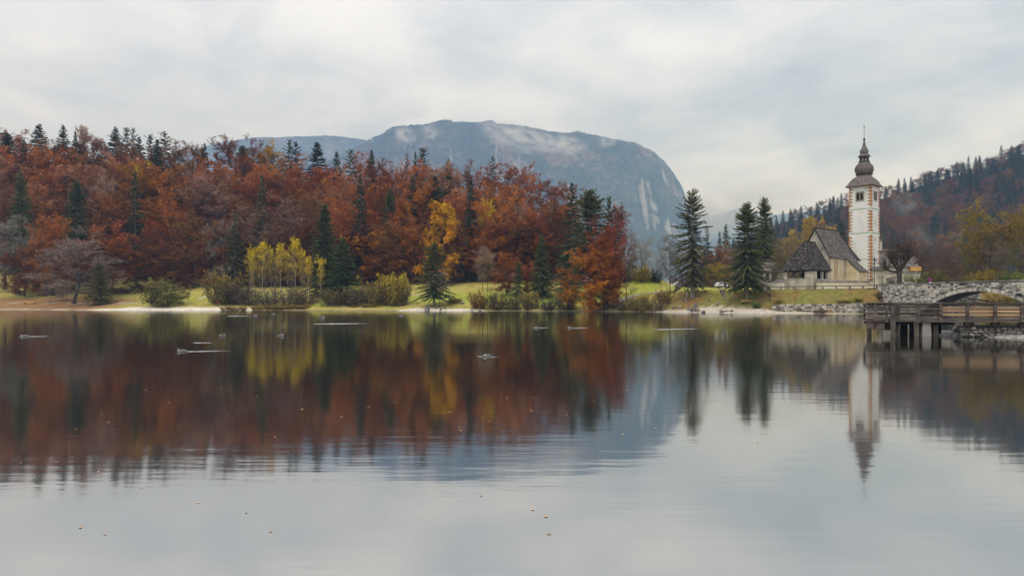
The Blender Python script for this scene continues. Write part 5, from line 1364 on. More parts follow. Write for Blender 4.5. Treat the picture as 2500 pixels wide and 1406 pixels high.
def gate(px0, px1, Y, eave, ridge, label, rz, arch):
    x0, y = XY(px0, Y); x1, _ = XY(px1, Y); w = x1 - x0
    root = tag(empty('gate_portal', ((x0 + x1) / 2, y, 4.9), rz), label, 'gate')
    he, hr = ZZ(eave, Y) - 4.9, ZZ(ridge, Y) - 4.9
    g = MB(); a0, a1 = arch; ah = he * .72; am = (a0 + a1) / 2 * w; r = (a1 - a0) / 2 * w
    x_ = lambda f: f * w
    ou = [(x_(-.5), -.6), (x_(a0), -.6), (x_(a0), ah - r)] + [(am - r * cos(t), ah - r + r * sin(t)) for t in np.linspace(.3, pi - .3, 7)] + [(x_(a1), ah - r), (x_(a1), -.6), (x_(.5), -.6), (x_(.5), he), (x_(-.5), he)]
    # split into left jamb, right jamb and head so that every face stays convex
    g.prism([(x_(-.5), -.6), (x_(a0), -.6), (x_(a0), he), (x_(-.5), he)], -.45, .45)
    g.prism([(x_(a1), -.6), (x_(.5), -.6), (x_(.5), he), (x_(a1), he)], -.45, .45)
    arc = [(am - r * cos(t), ah - r + r * sin(t)) for t in np.linspace(0, pi, 9)]
    for p, q in zip(arc[:-1], arc[1:]): g.prism([p, q, (q[0], he), (p[0], he)], -.448, .448)
    g.build('gate_wall', [M['plaster']], root)
    rf = MB(); ov = w / 2 + .45
    slab(rf, (-ov, -.75, he - .1), (ov, -.75, he - .1), (ov, 0, hr), (-ov, 0, hr), .09); slab(rf, (ov, .75, he - .1), (-ov, .75, he - .1), (-ov, 0, hr), (ov, 0, hr), .09)
    ro = rf.build('gate_roof', [M['shingle_dark']], root)
    k = int(2 * ov / .42)
    for i in range(k):
        xx = -ov + (i + .5) * 2 * ov / k
        b_ = MB(); slab(b_, (xx - ov / k * .94, -.8, he - .06), (xx + ov / k * .94, -.8, he - .06), (xx + ov / k * .94, 0, hr + .05 + .02 * (i % 2)), (xx - ov / k * .94, 0, hr + .05 + .02 * (i % 2)), .035)
        b_.build('roof_board', [M['shingle']], ro)
    gd = MB()
    for i in range(4): gd.box((x_(a0) + r * 2 * (i + .5) / 4, .1, (ah - r) / 2), (.05, .05, ah - r + .3))
    gd.box((am, .1, .3), (2 * r, .06, .07)).box((am, .1, ah - r - .1), (2 * r, .06, .07)); gd.build('gate_leaf', [M['metal_green']], root)
    return root
gate(2133, 2160, 143.0, 659.5, 651.5, 'plastered gate portal with arched opening and plank roof by the lime', radians(-14), (-.02, .30))
gate(1864, 1884, 152.5, 651, 641.5, 'plastered gate portal with arched niche beside the tall spruces', radians(-20), (-.22, .18))

# ------------------------------------------------------------------ house behind the lime
Yh = 182.0
hx0 = XY(2196, Yh)[0]
house = tag(empty('house', (hx0, Yh, 5.2), radians(-12)), 'grey-roofed farmhouse with wooden balcony partly hidden by the lime', 'house')
zE, zR = ZZ(650, Yh) - 5.2, ZZ(607, Yh) - 5.2
hb = MB(); hb.box((0, 4, zE / 2), (8.6, 8, zE)); hb.build('wall', [M['whitewash']], house)
hr_ = MB(); slab(hr_, (-5.2, -.8, zE - .2), (4.6, -.8, zE - .2), (3.0, 4, zR), (-5.2, 4, zR), .2); slab(hr_, (4.6, 8.8, zE - .2), (-5.2, 8.8, zE - .2), (-5.2, 4, zR), (3.0, 4, zR), .2)
slab(hr_, (4.7, .9, zE + 1.6), (4.7, 7.1, zE + 1.6), (3.0, 4.05, zR), (3.0, 3.95, zR), .2)
hr2 = hr_.build('roof', [M['shingle_light']], house)
sh = MB(); shingles(sh, (-5.2, -.8, zE - .2), (4.6, -.8, zE - .2), (3.0, 4, zR), (-5.2, 4, zR), .4, .4, mix=(.3, .05, .65), seed=21); tag(sh.build('shingles', SHM, hr2), kind='stuff')
MB().box((-1.0, 4, zR + .05), (8.4, .4, .16)).build('ridge_board', [M['white']], hr2)
MB().box((-3.9, 3.0, zR + 1.0), (.9, .9, 2.6)).build('chimney', [M['plaster']], hr2)
gb = MB(); gb.prism([(0.4, zE - .1), (7.6, zE - .1), (7.0, zE + 1.5), (4.0, zR - .3), (1.0, zE + 1.5)], 0, .25); g_ = gb.build('timber_gable', [M['wood_old']], house); g_.rotation_euler = (0, 0, pi / 2); g_.location = (4.3, 0, 0)
bx = XY(2214, Yh)[0] - hx0
bl = MB(); bl.box((bx + 1.7, -.6, (ZZ(652, Yh) + ZZ(662, Yh)) / 2 - 5.2), (2.6, .9, ZZ(652, Yh) - ZZ(662, Yh))); bl.box((bx + 1.0, .6, (ZZ(652, Yh) + ZZ(662, Yh)) / 2 - 5.25), (3.0, 1.6, .2)); bl.build('balcony', [M['wood_bench']], house)
MB().box((bx + 1.6, -.1, ZZ(648, Yh) - 5.2), (2.2, .05, .9)).build('window', [M['glass']], house)
MB().box((bx - .2, -.03, ZZ(668, Yh) - 5.2), (3.8, .05, 1.2)).build('ground_floor_panel', [M['wood_old']], house)
# ------------------------------------------------------------------ stone pieces shared by walls and bridge
def stone_mesh(seed, mat):
    """unit block 1 x 1 x 1 with cut corners and an uneven rounded front (front towards -y)"""
    rg = np.random.default_rng(seed); j = lambda s: (rg.random() - .5) * s
    out = []
    for sx, sz in ((-1, -1), (1, -1), (1, 1), (-1, 1)):
        cx, cz_ = .10 + .14 * rg.random(), .10 + .16 * rg.random()
        a, b = (sx * .5, sz * (.5 - cz_)), (sx * (.5 - cx), sz * .5)
        out += [a, b] if sx * sz > 0 else [b, a]
    out = [(p[0] + j(.03), p[1] + j(.03)) for p in out]
    v = [(x, 0, z) for x, z in out] + [(x, -.6, z) for x, z in out] + [(x * .82 + j(.05), -1.0 + j(.35), z * .80 + j(.05)) for x, z in out]
    f = [tuple(range(16, 24))]
    for a in (0, 8):
        for i in range(8): q = (i + 1) % 8; f.append((a + i, a + q, a + 8 + q, a + 8 + i))
    return MB().add(v, f).mesh('stone', [mat])
STONES = [stone_mesh(500 + i, M['stone']) for i in range(10)]
DSTONES = [stone_mesh(520 + i, M['stone_dark']) for i in range(8)]
srg = random.Random(4)

# ------------------------------------------------------------------ bridge
AC, ACR, ACZ = 14.5, 13.0, 4.02 - 13.0        # arch: middle, radius of the soffit, centre height
RING = .58
bridge = tag(empty('bridge', (BR0[0], BR0[1], 0), BRA), 'grey stone arch bridge over the lake outlet', 'bridge')
def soffit(x):
    q = ACR ** 2 - (x - AC) ** 2
    return ACZ + sqrt(q) if q > 0 else -5
def top(x): return 5.34 + .16 * sstep(0, 14, np.array(x)).item() - .10 * sstep(20, 34, np.array(x)).item()
BW, BL0, BL1 = 6.0, -1.2, 36.0
core = MB(); xs = np.linspace(BL0, BL1, 94)
for a, b in zip(xs[:-1], xs[1:]):
    za, zb = max(soffit(a), -1.2), max(soffit(b), -1.2)
    ta, tb = top(a), top(b); y0, y1 = .12, BW - .12
    core.add([(a, y0, za), (b, y0, zb), (b, y0, tb - 1.0), (a, y0, ta - 1.0), (a, y1, za), (b, y1, zb), (b, y1, tb - 1.0), (a, y1, ta - 1.0)], [(0, 1, 2, 3), (5, 4, 7, 6), (4, 5, 1, 0), (3, 2, 6, 7)])
core.add([(BL0, .12, -1.2), (BL0, .12, 4.3), (BL0, BW - .12, 4.3), (BL0, BW - .12, -1.2)], [(0, 1, 2, 3)])
body = core.build('bridge_core', [M['mortar']], bridge)
for y in (.12, BW - .12 - .38):
    pm = MB()
    for a, b in zip(xs[:-1], xs[1:]):
        ta, tb = top(a), top(b)
        pm.add([(a, y, ta - 1.0), (b, y, tb - 1.0), (b, y, tb), (a, y, ta), (a, y + .38, ta - 1.0), (b, y + .38, tb - 1.0), (b, y + .38, tb), (a, y + .38, ta)], [(0, 1, 2, 3), (5, 4, 7, 6), (3, 2, 6, 7)])
    pm.add([(BL0, y, 4.2), (BL0, y, top(BL0)), (BL0, y + .38, top(BL0)), (BL0, y + .38, 4.2)], [(0, 1, 2, 3)])
    pm.build('parapet', [M['mortar']], bridge)
    x = BL0 - .05
    while x < 27:
        l = srg.uniform(1.0, 1.5); hgt = .17 if x < 19.2 else .26
        b_ = MB(); z0, z1 = top(x), top(x + l)
        b_.add([(x, y - .22, z0), (x + l - .015, y - .22, z1), (x + l - .015, y + .56, z1), (x, y + .56, z0), (x, y - .2, z0 + hgt), (x + l - .015, y - .2, z1 + hgt), (x + l - .015, y + .54, z1 + hgt), (x, y + .54, z0 + hgt)], [(0, 3, 2, 1), (4, 5, 6, 7), (0, 1, 5, 4), (1, 2, 6, 5), (2, 3, 7, 6), (3, 0, 4, 7)])
        b_.build('cap_stone', [M['cap_stone']], bridge); x += l
# face stones in courses, skipped over the arch ring
n_face = 0; low = []
z = -.2
cz = []
while z < 5.4:
    h = srg.uniform(.26, .46); cz.append((z, h)); z += h
for z, h in cz:
    x = BL0 + srg.uniform(-.2, 0)
    while x < 25.5:
        w = h * srg.uniform(.9, 1.9); xm, zm = x + w / 2, z + h / 2
        rr = hypot(xm - AC, zm - ACZ); t_ = top(xm)
        if zm < t_ - .02 and rr > ACR + RING + h * .35:
            hh = min(h, t_ - z)
            if hh > .1:
                me = srg.choice(STONES if srg.random() < .72 else DSTONES)
                if z > 1.95 and x < 22.2 and n_face < 300:
                    link('stone', me, bridge, (xm, .125, z + hh / 2), (0, srg.uniform(-.05, .05), 0), (w * 1.0, srg.uniform(.10, .18), hh * 1.0)); n_face += 1
                else: low.append((me, xm, z + hh / 2, w, hh))
        x += w
lm = MB()
for me, x, z, w, h in low:
    lm.add([(x + v.co.x * w * .96, .125 + v.co.y * .14, z + v.co.z * h * .95) for v in me.vertices], [tuple(p.vertices) for p in me.polygons])
tag(lm.build('lower_masonry', [M['stone']], bridge), kind='stuff')
# arch ring stones, both faces
def voussoir(a0, a1, y, dy, key=False):
    R0, R1 = ACR - .01, ACR + RING + (.12 if key else 0); g = .0011
    P = lambda a, r: (AC + r * sin(a), ACZ + r * cos(a))
    p = [P(a0 + g, R0), P(a1 - g, R0), P(a1 - g, R1), P(a0 + g, R1)]
    return MB().prism(p, y, y + dy)
amax = .73; nv_ = 48
for i in range(nv_):
    a0, a1 = -amax + 2 * amax * i / nv_, -amax + 2 * amax * (i + 1) / nv_
    key = i == nv_ // 2
    voussoir(a0, a1, -.06 - (.06 if key else 0) - .02 * (i % 2), .4, key).build('arch_stone', [M['stone_dark'] if key else M['stone']], bridge)
for i in range(nv_):
    a0, a1 = -amax + 2 * amax * i / nv_, -amax + 2 * amax * (i + 1) / nv_
    if i % 3 == 0: voussoir(a0, -amax + 2 * amax * min(i + 3, nv_) / nv_, BW - .34, .4).build('arch_stone', [M['stone']], bridge)
# drain niche beside the arch
nb_ = MB().box((20.6, -.05, 3.55), (1.5, .3, .5)); nb_.build('niche_block', [M['concrete']], bridge)
MB().prism([(20.15, 3.3), (21.05, 3.3), (21.05, 3.5), (20.6, 3.66), (20.15, 3.5)], -.215, -.203).build('niche_shade_panel', [M['shade_in']], bridge)  # dark panel on the block, painted as the shade of the recess
# road over the bridge and past the church
rd = MB(); rd.box((17, BW / 2, 4.55), (37, BW - 1.1, .12)); rd.build('bridge_deck', [M['road']], bridge)

# ------------------------------------------------------------------ shore wall of squared stone
def stone_wall(name, label, pts, courses_, length, cat, z0=-.3, mats=(STONES, DSTONES), group=None):
    root = tag(empty(name, (pts[0][0], pts[0][1], 0)), label, cat, group)
    o0 = np.array((pts[0][0], pts[0][1]))
    bm_ = MB(); n = 0
    for (a, b) in zip(pts[:-1], pts[1:]):
        A, B_ = np.array(a[:2]) - o0, np.array(b[:2]) - o0; d = B_ - A; L = np.linalg.norm(d); d /= L; nrm = np.array((d[1], -d[0])); ang = atan2(d[1], d[0])
        za, zb = a[2], b[2]
        q = lambda p, off, z: (p[0] - nrm[0] * off, p[1] - nrm[1] * off, z)
        bm_.add([q(A, .1, z0), q(B_, .1, z0), q(B_, .1, zb - .04), q(A, .1, za - .04), q(A, .8, z0), q(B_, .8, z0), q(B_, .8, zb - .04), q(A, .8, za - .04)], [(0, 1, 2, 3), (3, 2, 6, 7), (1, 5, 6, 2), (4, 0, 3, 7)])
        z = z0; c = 0
        while z < max(za, zb) - .08:
            h = courses_ * srg.uniform(.85, 1.15); t = srg.uniform(-.3, 0)
            while t < L:
                w = length * srg.uniform(.6, 1.4); tm = min(max(t + w / 2, 0), L); ztop = za + (zb - za) * tm / L
                hh = min(h, ztop - z)
                if hh > .1 and n < 300:
                    p = A + d * tm
                    link('stone', srg.choice(srg.choice(mats)), root, (p[0] - nrm[0] * .1, p[1] - nrm[1] * .1, z + hh / 2), (0, srg.uniform(-.03, .03), ang), (w * .97, srg.uniform(.10, .16), hh * .95)); n += 1
                t += w
            z += h
    bm_.build('wall_core', [M['mortar']], root)
    return root
def sp(px, Y, z): x, y = XY(px, Y); return (x, y, z)
WALL_PTS = []
for px in (1886, 1920, 1960, 2000, 2040, 2080, 2120):
    Ys = np.linspace(122, 150, 561); xs_ = (px - 1250) / F * Ys
    dd_ = sdist(LAND1, xs_, Ys) - np.interp(xs_, WALL_X, WALL_D) + .75
    k = int(np.argmin(np.abs(dd_))); WALL_PTS.append((float(xs_[k]), float(Ys[k]), float(np.interp(px, [1886, 1950, 2120], [1.7, 1.85, 2.0]))))
WALL_PTS.append((*br(-.6, -.05), 2.1))
stone_wall('shore_wall', 'weathered block wall holding the grass bank below the church', WALL_PTS, .42, .75, 'wall')
stone_wall('river_wall', 'stone river wall seen through the bridge arch', [(*br(6.9, 6.3), 4.3), (*br(7.2, 16), 4.2)], .5, .9, 'wall')
MB().tube([(*br(7.6, 7), 3.3), (*br(7.9, 18), 2.4)], .14, 6).build('pipe', [M['metal_dark']])
tag(bpy.data.objects['pipe'], 'dark sloping pipe along the river wall under the bridge', 'pipe')

# ------------------------------------------------------------------ guard rail along the terrace
def at_edge(px, off):
    """point of a photo column that lies off metres behind the edge of the terrace"""
    Ys = np.linspace(122, 165, 861); xs_ = (px - 1250) / F * Ys
    k = int(np.argmin(np.abs(sdist(LAND1, xs_, Ys) - np.interp(xs_, WALL_X, WALL_P) - off))); return (float(xs_[k]), float(Ys[k]))
gp = [at_edge(px, .5) for px in (1803, 1880, 1950, 2010, 2065, 2110, 2150)] + [br(-1.3, .3)]
rail = tag(empty('guard_rail', (gp[0][0], gp[0][1], 4.85)), 'dark green guard rail on stone posts along the church road', 'railing')
loc = lambda p, z: (p[0] - gp[0][0], p[1] - gp[0][1], z)
rm = MB()
for a, b in zip(gp[:-1], gp[1:]): rm.bar(loc(a, .58), loc(b, .58), .14, .16)
rm.build('rail_beam', [M['metal_green']], rail)
cum = [0]
for a, b in zip(gp[:-1], gp[1:]): cum.append(cum[-1] + hypot(b[0] - a[0], b[1] - a[1]))
t = .6
while t < cum[-1]:
    i = max(j for j in range(len(cum) - 1) if cum[j] <= t); f = (t - cum[i]) / (cum[i + 1] - cum[i])
    p = (gp[i][0] + (gp[i + 1][0] - gp[i][0]) * f, gp[i][1] + (gp[i + 1][1] - gp[i][1]) * f)
    g = gz(*p) - 4.85
    MB().box((*loc(p, g + .22)[:2], (g - .3 + .5) / 2 + .02), (.28, .24, .5 - g + .3)).build('post', [M['cap_stone']], rail); t += 2.72

# ------------------------------------------------------------------ jetty
J0, J1 = np.array((24.45, 47.0)), np.array((34.4, 43.6))
JD = (J1 - J0) / np.linalg.norm(J1 - J0); JA = atan2(JD[1], JD[0]); JL = float(np.linalg.norm(J1 - J0))
jetty = tag(empty('jetty', (J0[0], J0[1], 0), JA), 'weathered wooden jetty with plank railing and some fresh boards', 'jetty')
jrg = random.Random(8)
def jx(px):                                  # distance along the front rail for a photo column
    k = (px - 1250) / F; return float((k * J0[1] - J0[0]) / (JD[0] - k * JD[1]))
JW = 1.35
posts = [2136, 2164, 2187, 2241, 2296, 2361, 2428, 2494]
zdk, zr = 1.12, 2.2
for i, px in enumerate(posts):
    x = jx(px)
    o = MB().box((0, 0, 0), (.17, .15, 1.22)).build('post', [M['wood_old']], jetty, loc=(x, -.09, 1.55), rot=(jrg.uniform(-.012, .012), jrg.uniform(-.015, .015), 0))
    if i > 4: MB().box((x + .0, .05, .84), (.3, .5, .3)).build('post_foot', [M['wood_dark']], jetty)
segs = [(-.06, jx(2178)), (jx(2178), jx(2297)), (jx(2297), jx(2430)), (jx(2430), JL + 1.0)]
for k, (a, b) in enumerate(segs):
    MB().box((0, 0, 0), (b - a - .01, .26, .07)).build('top_rail', [M['wood_old']], jetty, loc=((a + b) / 2, -.05, zr + .05 + .015 * (k % 2)), rot=(0, jrg.uniform(-.004, .004), 0))
    MB().box((0, 0, 0), (b - a - .01, .06, .15)).build('rail_board', [M['wood_old']], jetty, loc=((a + b) / 2, -.03, zr - .07))
bounds = [-.05] + [jx(p) for p in posts] + [JL + 1.0]
for a, b in zip(bounds[:-1], bounds[1:]):
    if b - a < .15: continue
    new = a > jx(2290)
    for r in range(3):
        zc = 1.98 - r * .235 if not new else 1.955 - r * .235
        o = MB().box((0, 0, 0), (b - a - .012, .045, (.10 if not new else .145) + jrg.uniform(-.012, .012))).build('board', [M['wood_new'] if new else M['wood_board']], jetty, loc=((a + b) / 2, .0, zc + jrg.uniform(-.012, .012)), rot=(jrg.uniform(-.05, .05), jrg.uniform(-.006, .006), 0))
    MB().box((0, 0, 0), (b - a - .012, .05, .15)).build('toe_board', [M['wood_old']], jetty, loc=((a + b) / 2, .0, 1.27 + jrg.uniform(-.015, .015)))
    MB().box((0, 0, 0), (b - a - .012, .09, .19)).build('side_beam', [M['wood_old']], jetty, loc=((a + b) / 2, -.0, 1.055 + jrg.uniform(-.01, .01)))
# deck planks laid across
x = 0.0
while x < JL + 1.0:
    MB().box((0, 0, 0), (.155, JW, .05)).build('deck_plank', [M['wood_old']], jetty, loc=(x + .08, JW / 2 + .08, zdk + jrg.uniform(-.006, .006))); x += .17
# back railing and end railing
for x in (.05, 2.2, 4.4, 6.6, 8.8, JL + .6):
    MB().box((x, JW + .1, 1.6), (.13, .13, 1.1)).build('post', [M['wood_old']], jetty)
for zc, h in ((2.15, .12), (1.85, .1), (1.55, .1)):
    MB().box((JL / 2 + .4, JW + .02, zc), (JL + 1, .05, h)).build('board', [M['wood_old']], jetty)
    MB().box((-.06, JW / 2, zc), (.05, JW, h)).build('board', [M['wood_old']], jetty)
# under the deck: beams, piles, dark planking, pale concrete pier
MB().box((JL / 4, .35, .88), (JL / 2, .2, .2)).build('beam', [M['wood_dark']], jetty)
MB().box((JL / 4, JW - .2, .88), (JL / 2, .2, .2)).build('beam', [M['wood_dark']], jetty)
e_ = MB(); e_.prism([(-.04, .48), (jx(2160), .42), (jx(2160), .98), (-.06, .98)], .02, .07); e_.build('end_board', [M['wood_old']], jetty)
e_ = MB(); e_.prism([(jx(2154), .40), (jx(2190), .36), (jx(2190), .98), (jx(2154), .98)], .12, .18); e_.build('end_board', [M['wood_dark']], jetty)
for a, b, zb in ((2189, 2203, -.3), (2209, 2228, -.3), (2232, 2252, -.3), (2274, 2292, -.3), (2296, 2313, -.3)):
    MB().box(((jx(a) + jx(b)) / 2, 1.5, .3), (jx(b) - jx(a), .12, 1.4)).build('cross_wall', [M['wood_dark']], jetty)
def pile(px, y, r, zt, m='wood_pile'):
    x = jx(px); MB().tube([(x, y, -1.0), (x + .02, y, .3), (x - .02, y - .01, 1.0), (x, y, zt)], [r * 1.08, r, r * .96, r * .93], 10).build('pile', [M[m]], jetty)
pile(2178, -.28, .17, 2.06); pile(2235, -.2, .145, .96); pile(2193, .5, .16, .98); pile(2288, .5, .16, .98); pile(2205, 2.3, .15, .98); pile(2262, 2.3, .15, .98); pile(2135, 2.2, .15, .98)
c_ = MB(); x = jx(2263.5); c_.add([(x + sx * w, y, z) for z, w in ((-1, .25), (.35, .27), (.6, .25), (1.0, .22)) for sx, y in ((-1, .1), (1, .1), (1, .8), (-1, .8))], [f for k in range(3) for f in [(4 * k + i, 4 * k + (i + 1) % 4, 4 * k + 4 + (i + 1) % 4, 4 * k + 4 + i) for i in range(4)]] + [(12, 13, 14, 15)])
c_.build('concrete_pier', [M['concrete']], jetty)
MB().tube([(jx(2134), -.08, 1.0), (jx(2134), -.08, .38)], .035, 6).build('mooring_pipe', [M['rust']], jetty)
MB().tube([(jx(2146), -.08, 1.0), (jx(2137), -.08, .6)], .02, 6).build('mooring_brace', [M['rust']], jetty)
MB().box(((jx(2353) + JL + 1) / 2, .1, .76), (JL + 1 - jx(2353), .16, .1)).build('steel_beam', [M['metal_dark']], jetty)
for a, b in ((2366, 2376), (2428, 2440)): MB().box(((jx(a) + jx(b)) / 2, .3, .88), (jx(b) - jx(a) + .1, .5, .2)).build('bearing_block', [M['wood_dark']], jetty)
# rubble foundation of rounded stones under the landward end
def boulder(seed, mat, n=1):
    rg = np.random.default_rng(seed)
    import bmesh
    bm = bmesh.new(); bmesh.ops.create_icosphere(bm, subdivisions=2, radius=.5)
    ph = rg.random(6) * 6
    for v in bm.verts:
        c = v.co; k = 1 + .16 * sin(5 * c.x + ph[0]) * cos(4 * c.y + ph[1]) + .12 * sin(7 * c.z + ph[2] + 3 * c.x); v.co = c * k
        v.co.z = max(v.co.z, -.36)
    me = bpy.data.meshes.new('boulder'); bm.to_mesh(me); bm.free(); me.materials.append(mat)
    me.polygons.foreach_set('use_smooth', [False] * len(me.polygons)); return me
BOULD = [boulder(600 + i, M['rock']) for i in range(5)]
found = tag(empty('stone_foundation', (J0[0], J0[1], 0), JA), 'rubble stone foundation under the landward end of the jetty', 'foundation')
f0, f1 = jx(2354), JL + 2.0
MB().box(((f0 + f1) / 2, 1.2, .22), (f1 - f0, 1.9, 1.0)).build('rubble_core', [M['mortar']], found)
for r, (zc, h) in enumerate(((.56, .25), (.34, .25), (.12, .28), (-.1, .25))):
    x = f0 + (.1 if r % 2 else 0)
    while x < f1:
        w = jrg.uniform(.22, .42)
        link('stone', BOULD[jrg.randrange(5)], found, (x + w / 2, .27 + jrg.uniform(-.05, .03), zc), (jrg.uniform(-.4, .4), jrg.uniform(-.3, .3), jrg.uniform(0, 6)), (w * 1.12, .42, h * 1.15)); x += w
for zc in (.1, .45):
    for k in range(5): link('stone', BOULD[k], found, (f0 - .02, .45 + k * .36, zc), (0, jrg.uniform(-.3, .3), jrg.uniform(0, 6)), (.4, .42, .36))
# ------------------------------------------------------------------ gravel tongue by the jetty
def gravel_tongue():
    V, Fq = [], []; n, m_ = 60, 26
    for j in range(m_):
        for i in range(n):
            x = 27.5 + 14 * i / (n - 1); y = 39.5 + 8.0 * j / (m_ - 1)
            edge = np.interp(x, [28, 29.6, 31, 33, 36, 41], [46.6, 45.6, 44.2, 42.8, 41.8, 41.2])
            z = -.25 + .30 * sstep(-.6, 1.6, np.array(y - edge)).item() + .12 * max(0, min(y - edge, 2.2)) + .05 * (fbm(np.array([x * 1.3]), np.array([y * 1.3]), 2)[0] - .5)
            z = z - .8 * sstep(1.3, 0, np.array(i * 14 / (n - 1))).item()
            V.append((x, y, z))
    for j in range(m_ - 1):
        for i in range(n - 1): a = j * n + i; Fq.append((a, a + 1, a + n + 1, a + n))
    o = link('gravel_beach', np_mesh('gravel_beach', V, Fq, [M['gravel']], smooth=True)); tag(o, 'pale gravel tongue in front of the jetty foundation', kind='structure')
gravel_tongue()
pm_ = MB(); prg = random.Random(3); base = [tuple(v.co) for v in boulder(640, M['gravel']).vertices]
_bm = boulder(641, M['gravel']); bf = [tuple(p.vertices) for p in _bm.polygons]; bv = [tuple(v.co) for v in _bm.vertices]
import bmesh
def small_stone():
    bm = bmesh.new(); bmesh.ops.create_icosphere(bm, subdivisions=1, radius=.5); v = [tuple(q.co) for q in bm.verts]; f = [tuple(q.index for q in p.verts) for p in bm.faces]; bm.free(); return v, f
sv, sf = small_stone()
for i in range(900):
    x = prg.uniform(29.6, 37); edge = np.interp(x, [28, 29.6, 31, 33, 36, 41], [46.6, 45.6, 44.2, 42.8, 41.8, 41.2]); y = edge + prg.uniform(.15, 2.3)
    z = -.25 + .30 * sstep(-.6, 1.6, np.array(y - edge)).item() + .12 * max(0, min(y - edge, 2.2)); s_ = prg.uniform(.04, .12); a = prg.random() * 6
    pm_.add([(x + s_ * (p[0] * cos(a) - p[1] * sin(a)), y + s_ * .8 * (p[0] * sin(a) + p[1] * cos(a)), z + s_ * .5 * p[2]) for p in sv], sf, prg.choice((0, 0, 1)))
tag(pm_.build('gravel', [M['gravel'], M['rock']]), 'loose pebbles on the gravel tongue', 'gravel', kind='stuff')

# ------------------------------------------------------------------ road, path, steps
def ribbon(name, pts, mat, label, lift=.03):
    mb = MB(); pts = [np.array(p, float) for p in pts]
    n = 40; L = []
    for (a, w0), (b, w1) in zip([(p[:2], p[2]) for p in pts[:-1]], [(p[:2], p[2]) for p in pts[1:]]):
        for t in np.linspace(0, 1, 14)[:-1]: L.append((a + (b - a) * t, w0 + (w1 - w0) * t))
    L.append((pts[-1][:2], pts[-1][2]))
    K = 7
    for i, (p, w) in enumerate(L):
        d = (L[min(i + 1, len(L) - 1)][0] - L[max(i - 1, 0)][0]); d /= np.linalg.norm(d); s_ = np.array((-d[1], d[0]))
        for k in range(K):
            q = p + s_ * w * (k / (K - 1) - .5); mb.v.append((q[0], q[1], gz(q[0], q[1]) + lift))
    for i in range(len(L) - 1):
        for k in range(K - 1): a = i * K + k; mb.f.append((a, a + 1, a + K + 1, a + K)); mb.m.append(0)
    return tag(mb.build(name, [mat], smooth=True), label, kind='structure')
P2 = lambda px, Y, w: (*XY(px, Y), w)
E3 = lambda px, off, w: (*at_edge(px, off), w)
ribbon('road', [P2(1600, 164, 4), P2(1680, 161, 5), P2(1730, 159, 7), P2(1790, 156, 6), E3(1860, 3.6, 4.0), E3(1930, 3.2, 3.6), E3(2010, 3.0, 3.4), E3(2070, 3.4, 3.0), E3(2120, 4.0, 2.6), (*br(-2.0, 3.8), 3.0), (*br(.5, 3.2), 3.6)], M['road'], 'pale gravel road past the church to the bridge', .05)
ribbon('path', [P2(1480, 168, 1.2), P2(1560, 166, 1.2), P2(1610, 164.5, 1.4)], M['path'], 'narrow footpath below the grassy mound')
def hp(px, py, w): x, y, z = hit(px, py); return (x, y, w)
ribbon('path', [hp(482, 731, 1.6), hp(494, 728, 1.5), hp(504, 724, 1.2)], M['path'], 'short sandy path left of the red-jacketed walker')
ribbon('path', [hp(470, 697, 1.0), hp(500, 701, 1.2), hp(520, 704, .9)], M['path'], 'sandy path at the forest edge')
ribbon('path', [hp(985, 720.5, .8), hp(1010, 721, .8), hp(1040, 720.5, .6)], M['path'], 'thin path across the green meadow')

sx0, sy0 = XY(1785.5, 145.2); sx1, sy1 = XY(1764, 150.2)
nst = 20; zb, zt = 1.42, 4.95
steps = tag(empty('stairs', (sx0, sy0, zb), atan2(sy1 - sy0, sx1 - sx0) - pi / 2), 'dark wooden steps with a double handrail climbing the bank', 'stairs')
SLn = hypot(sx1 - sx0, sy1 - sy0)
for i in range(nst):
    MB().box((0, SLn * (i + .5) / nst, (zt - zb) * (i + .5) / nst - .25), (1.35, SLn / nst * .96, .7)).build('step', [M['wood_old']], steps)
for dz in (.55, .92):
    MB().tube([(-.72, 0, dz), (-.72, SLn, zt - zb + dz), (-.72, SLn + .5, zt - zb + dz)], .035, 6).build('handrail', [M['metal_grey']], steps)
for k in range(4): MB().tube([(-.72, SLn * k / 3, (zt - zb) * k / 3 - .3), (-.72, SLn * k / 3, (zt - zb) * k / 3 + .92)], .035, 6).build('handrail_post', [M['metal_grey']], steps)

# ------------------------------------------------------------------ benches
def bench(px, Y, L, label, rz=0.0):
    x, y = XY(px, Y); z = gz(x, y)
    r = tag(empty('bench', (x, y, z), rz), label, 'bench', 'orange timber benches on the beach')
    MB().box((0, .12, .46), (L, .42, .09)).build('seat', [M['wood_bench']], r)
    for dz in (.62, .78): MB().box((0, .34, dz), (L, .06, .13)).build('back_slat', [M['wood_bench']], r)
    for s_ in (-1, 1):
        MB().box((s_ * L * .38, .14, .2), (.14, .4, .46)).build('leg', [M['wood_dark']], r)
        MB().box((s_ * L * .38, .38, .6), (.1, .05, .6)).build('back_post', [M['wood_dark']], r)
x, y, z = hit(1823, 743.5); bench(1823, y, 2.1, 'orange timber bench on the beach under the dense spruce')
x, y, z = hit(72, 742.5); bench(72, y, 3.4, 'long orange timber bench on the leaf-strewn beach')

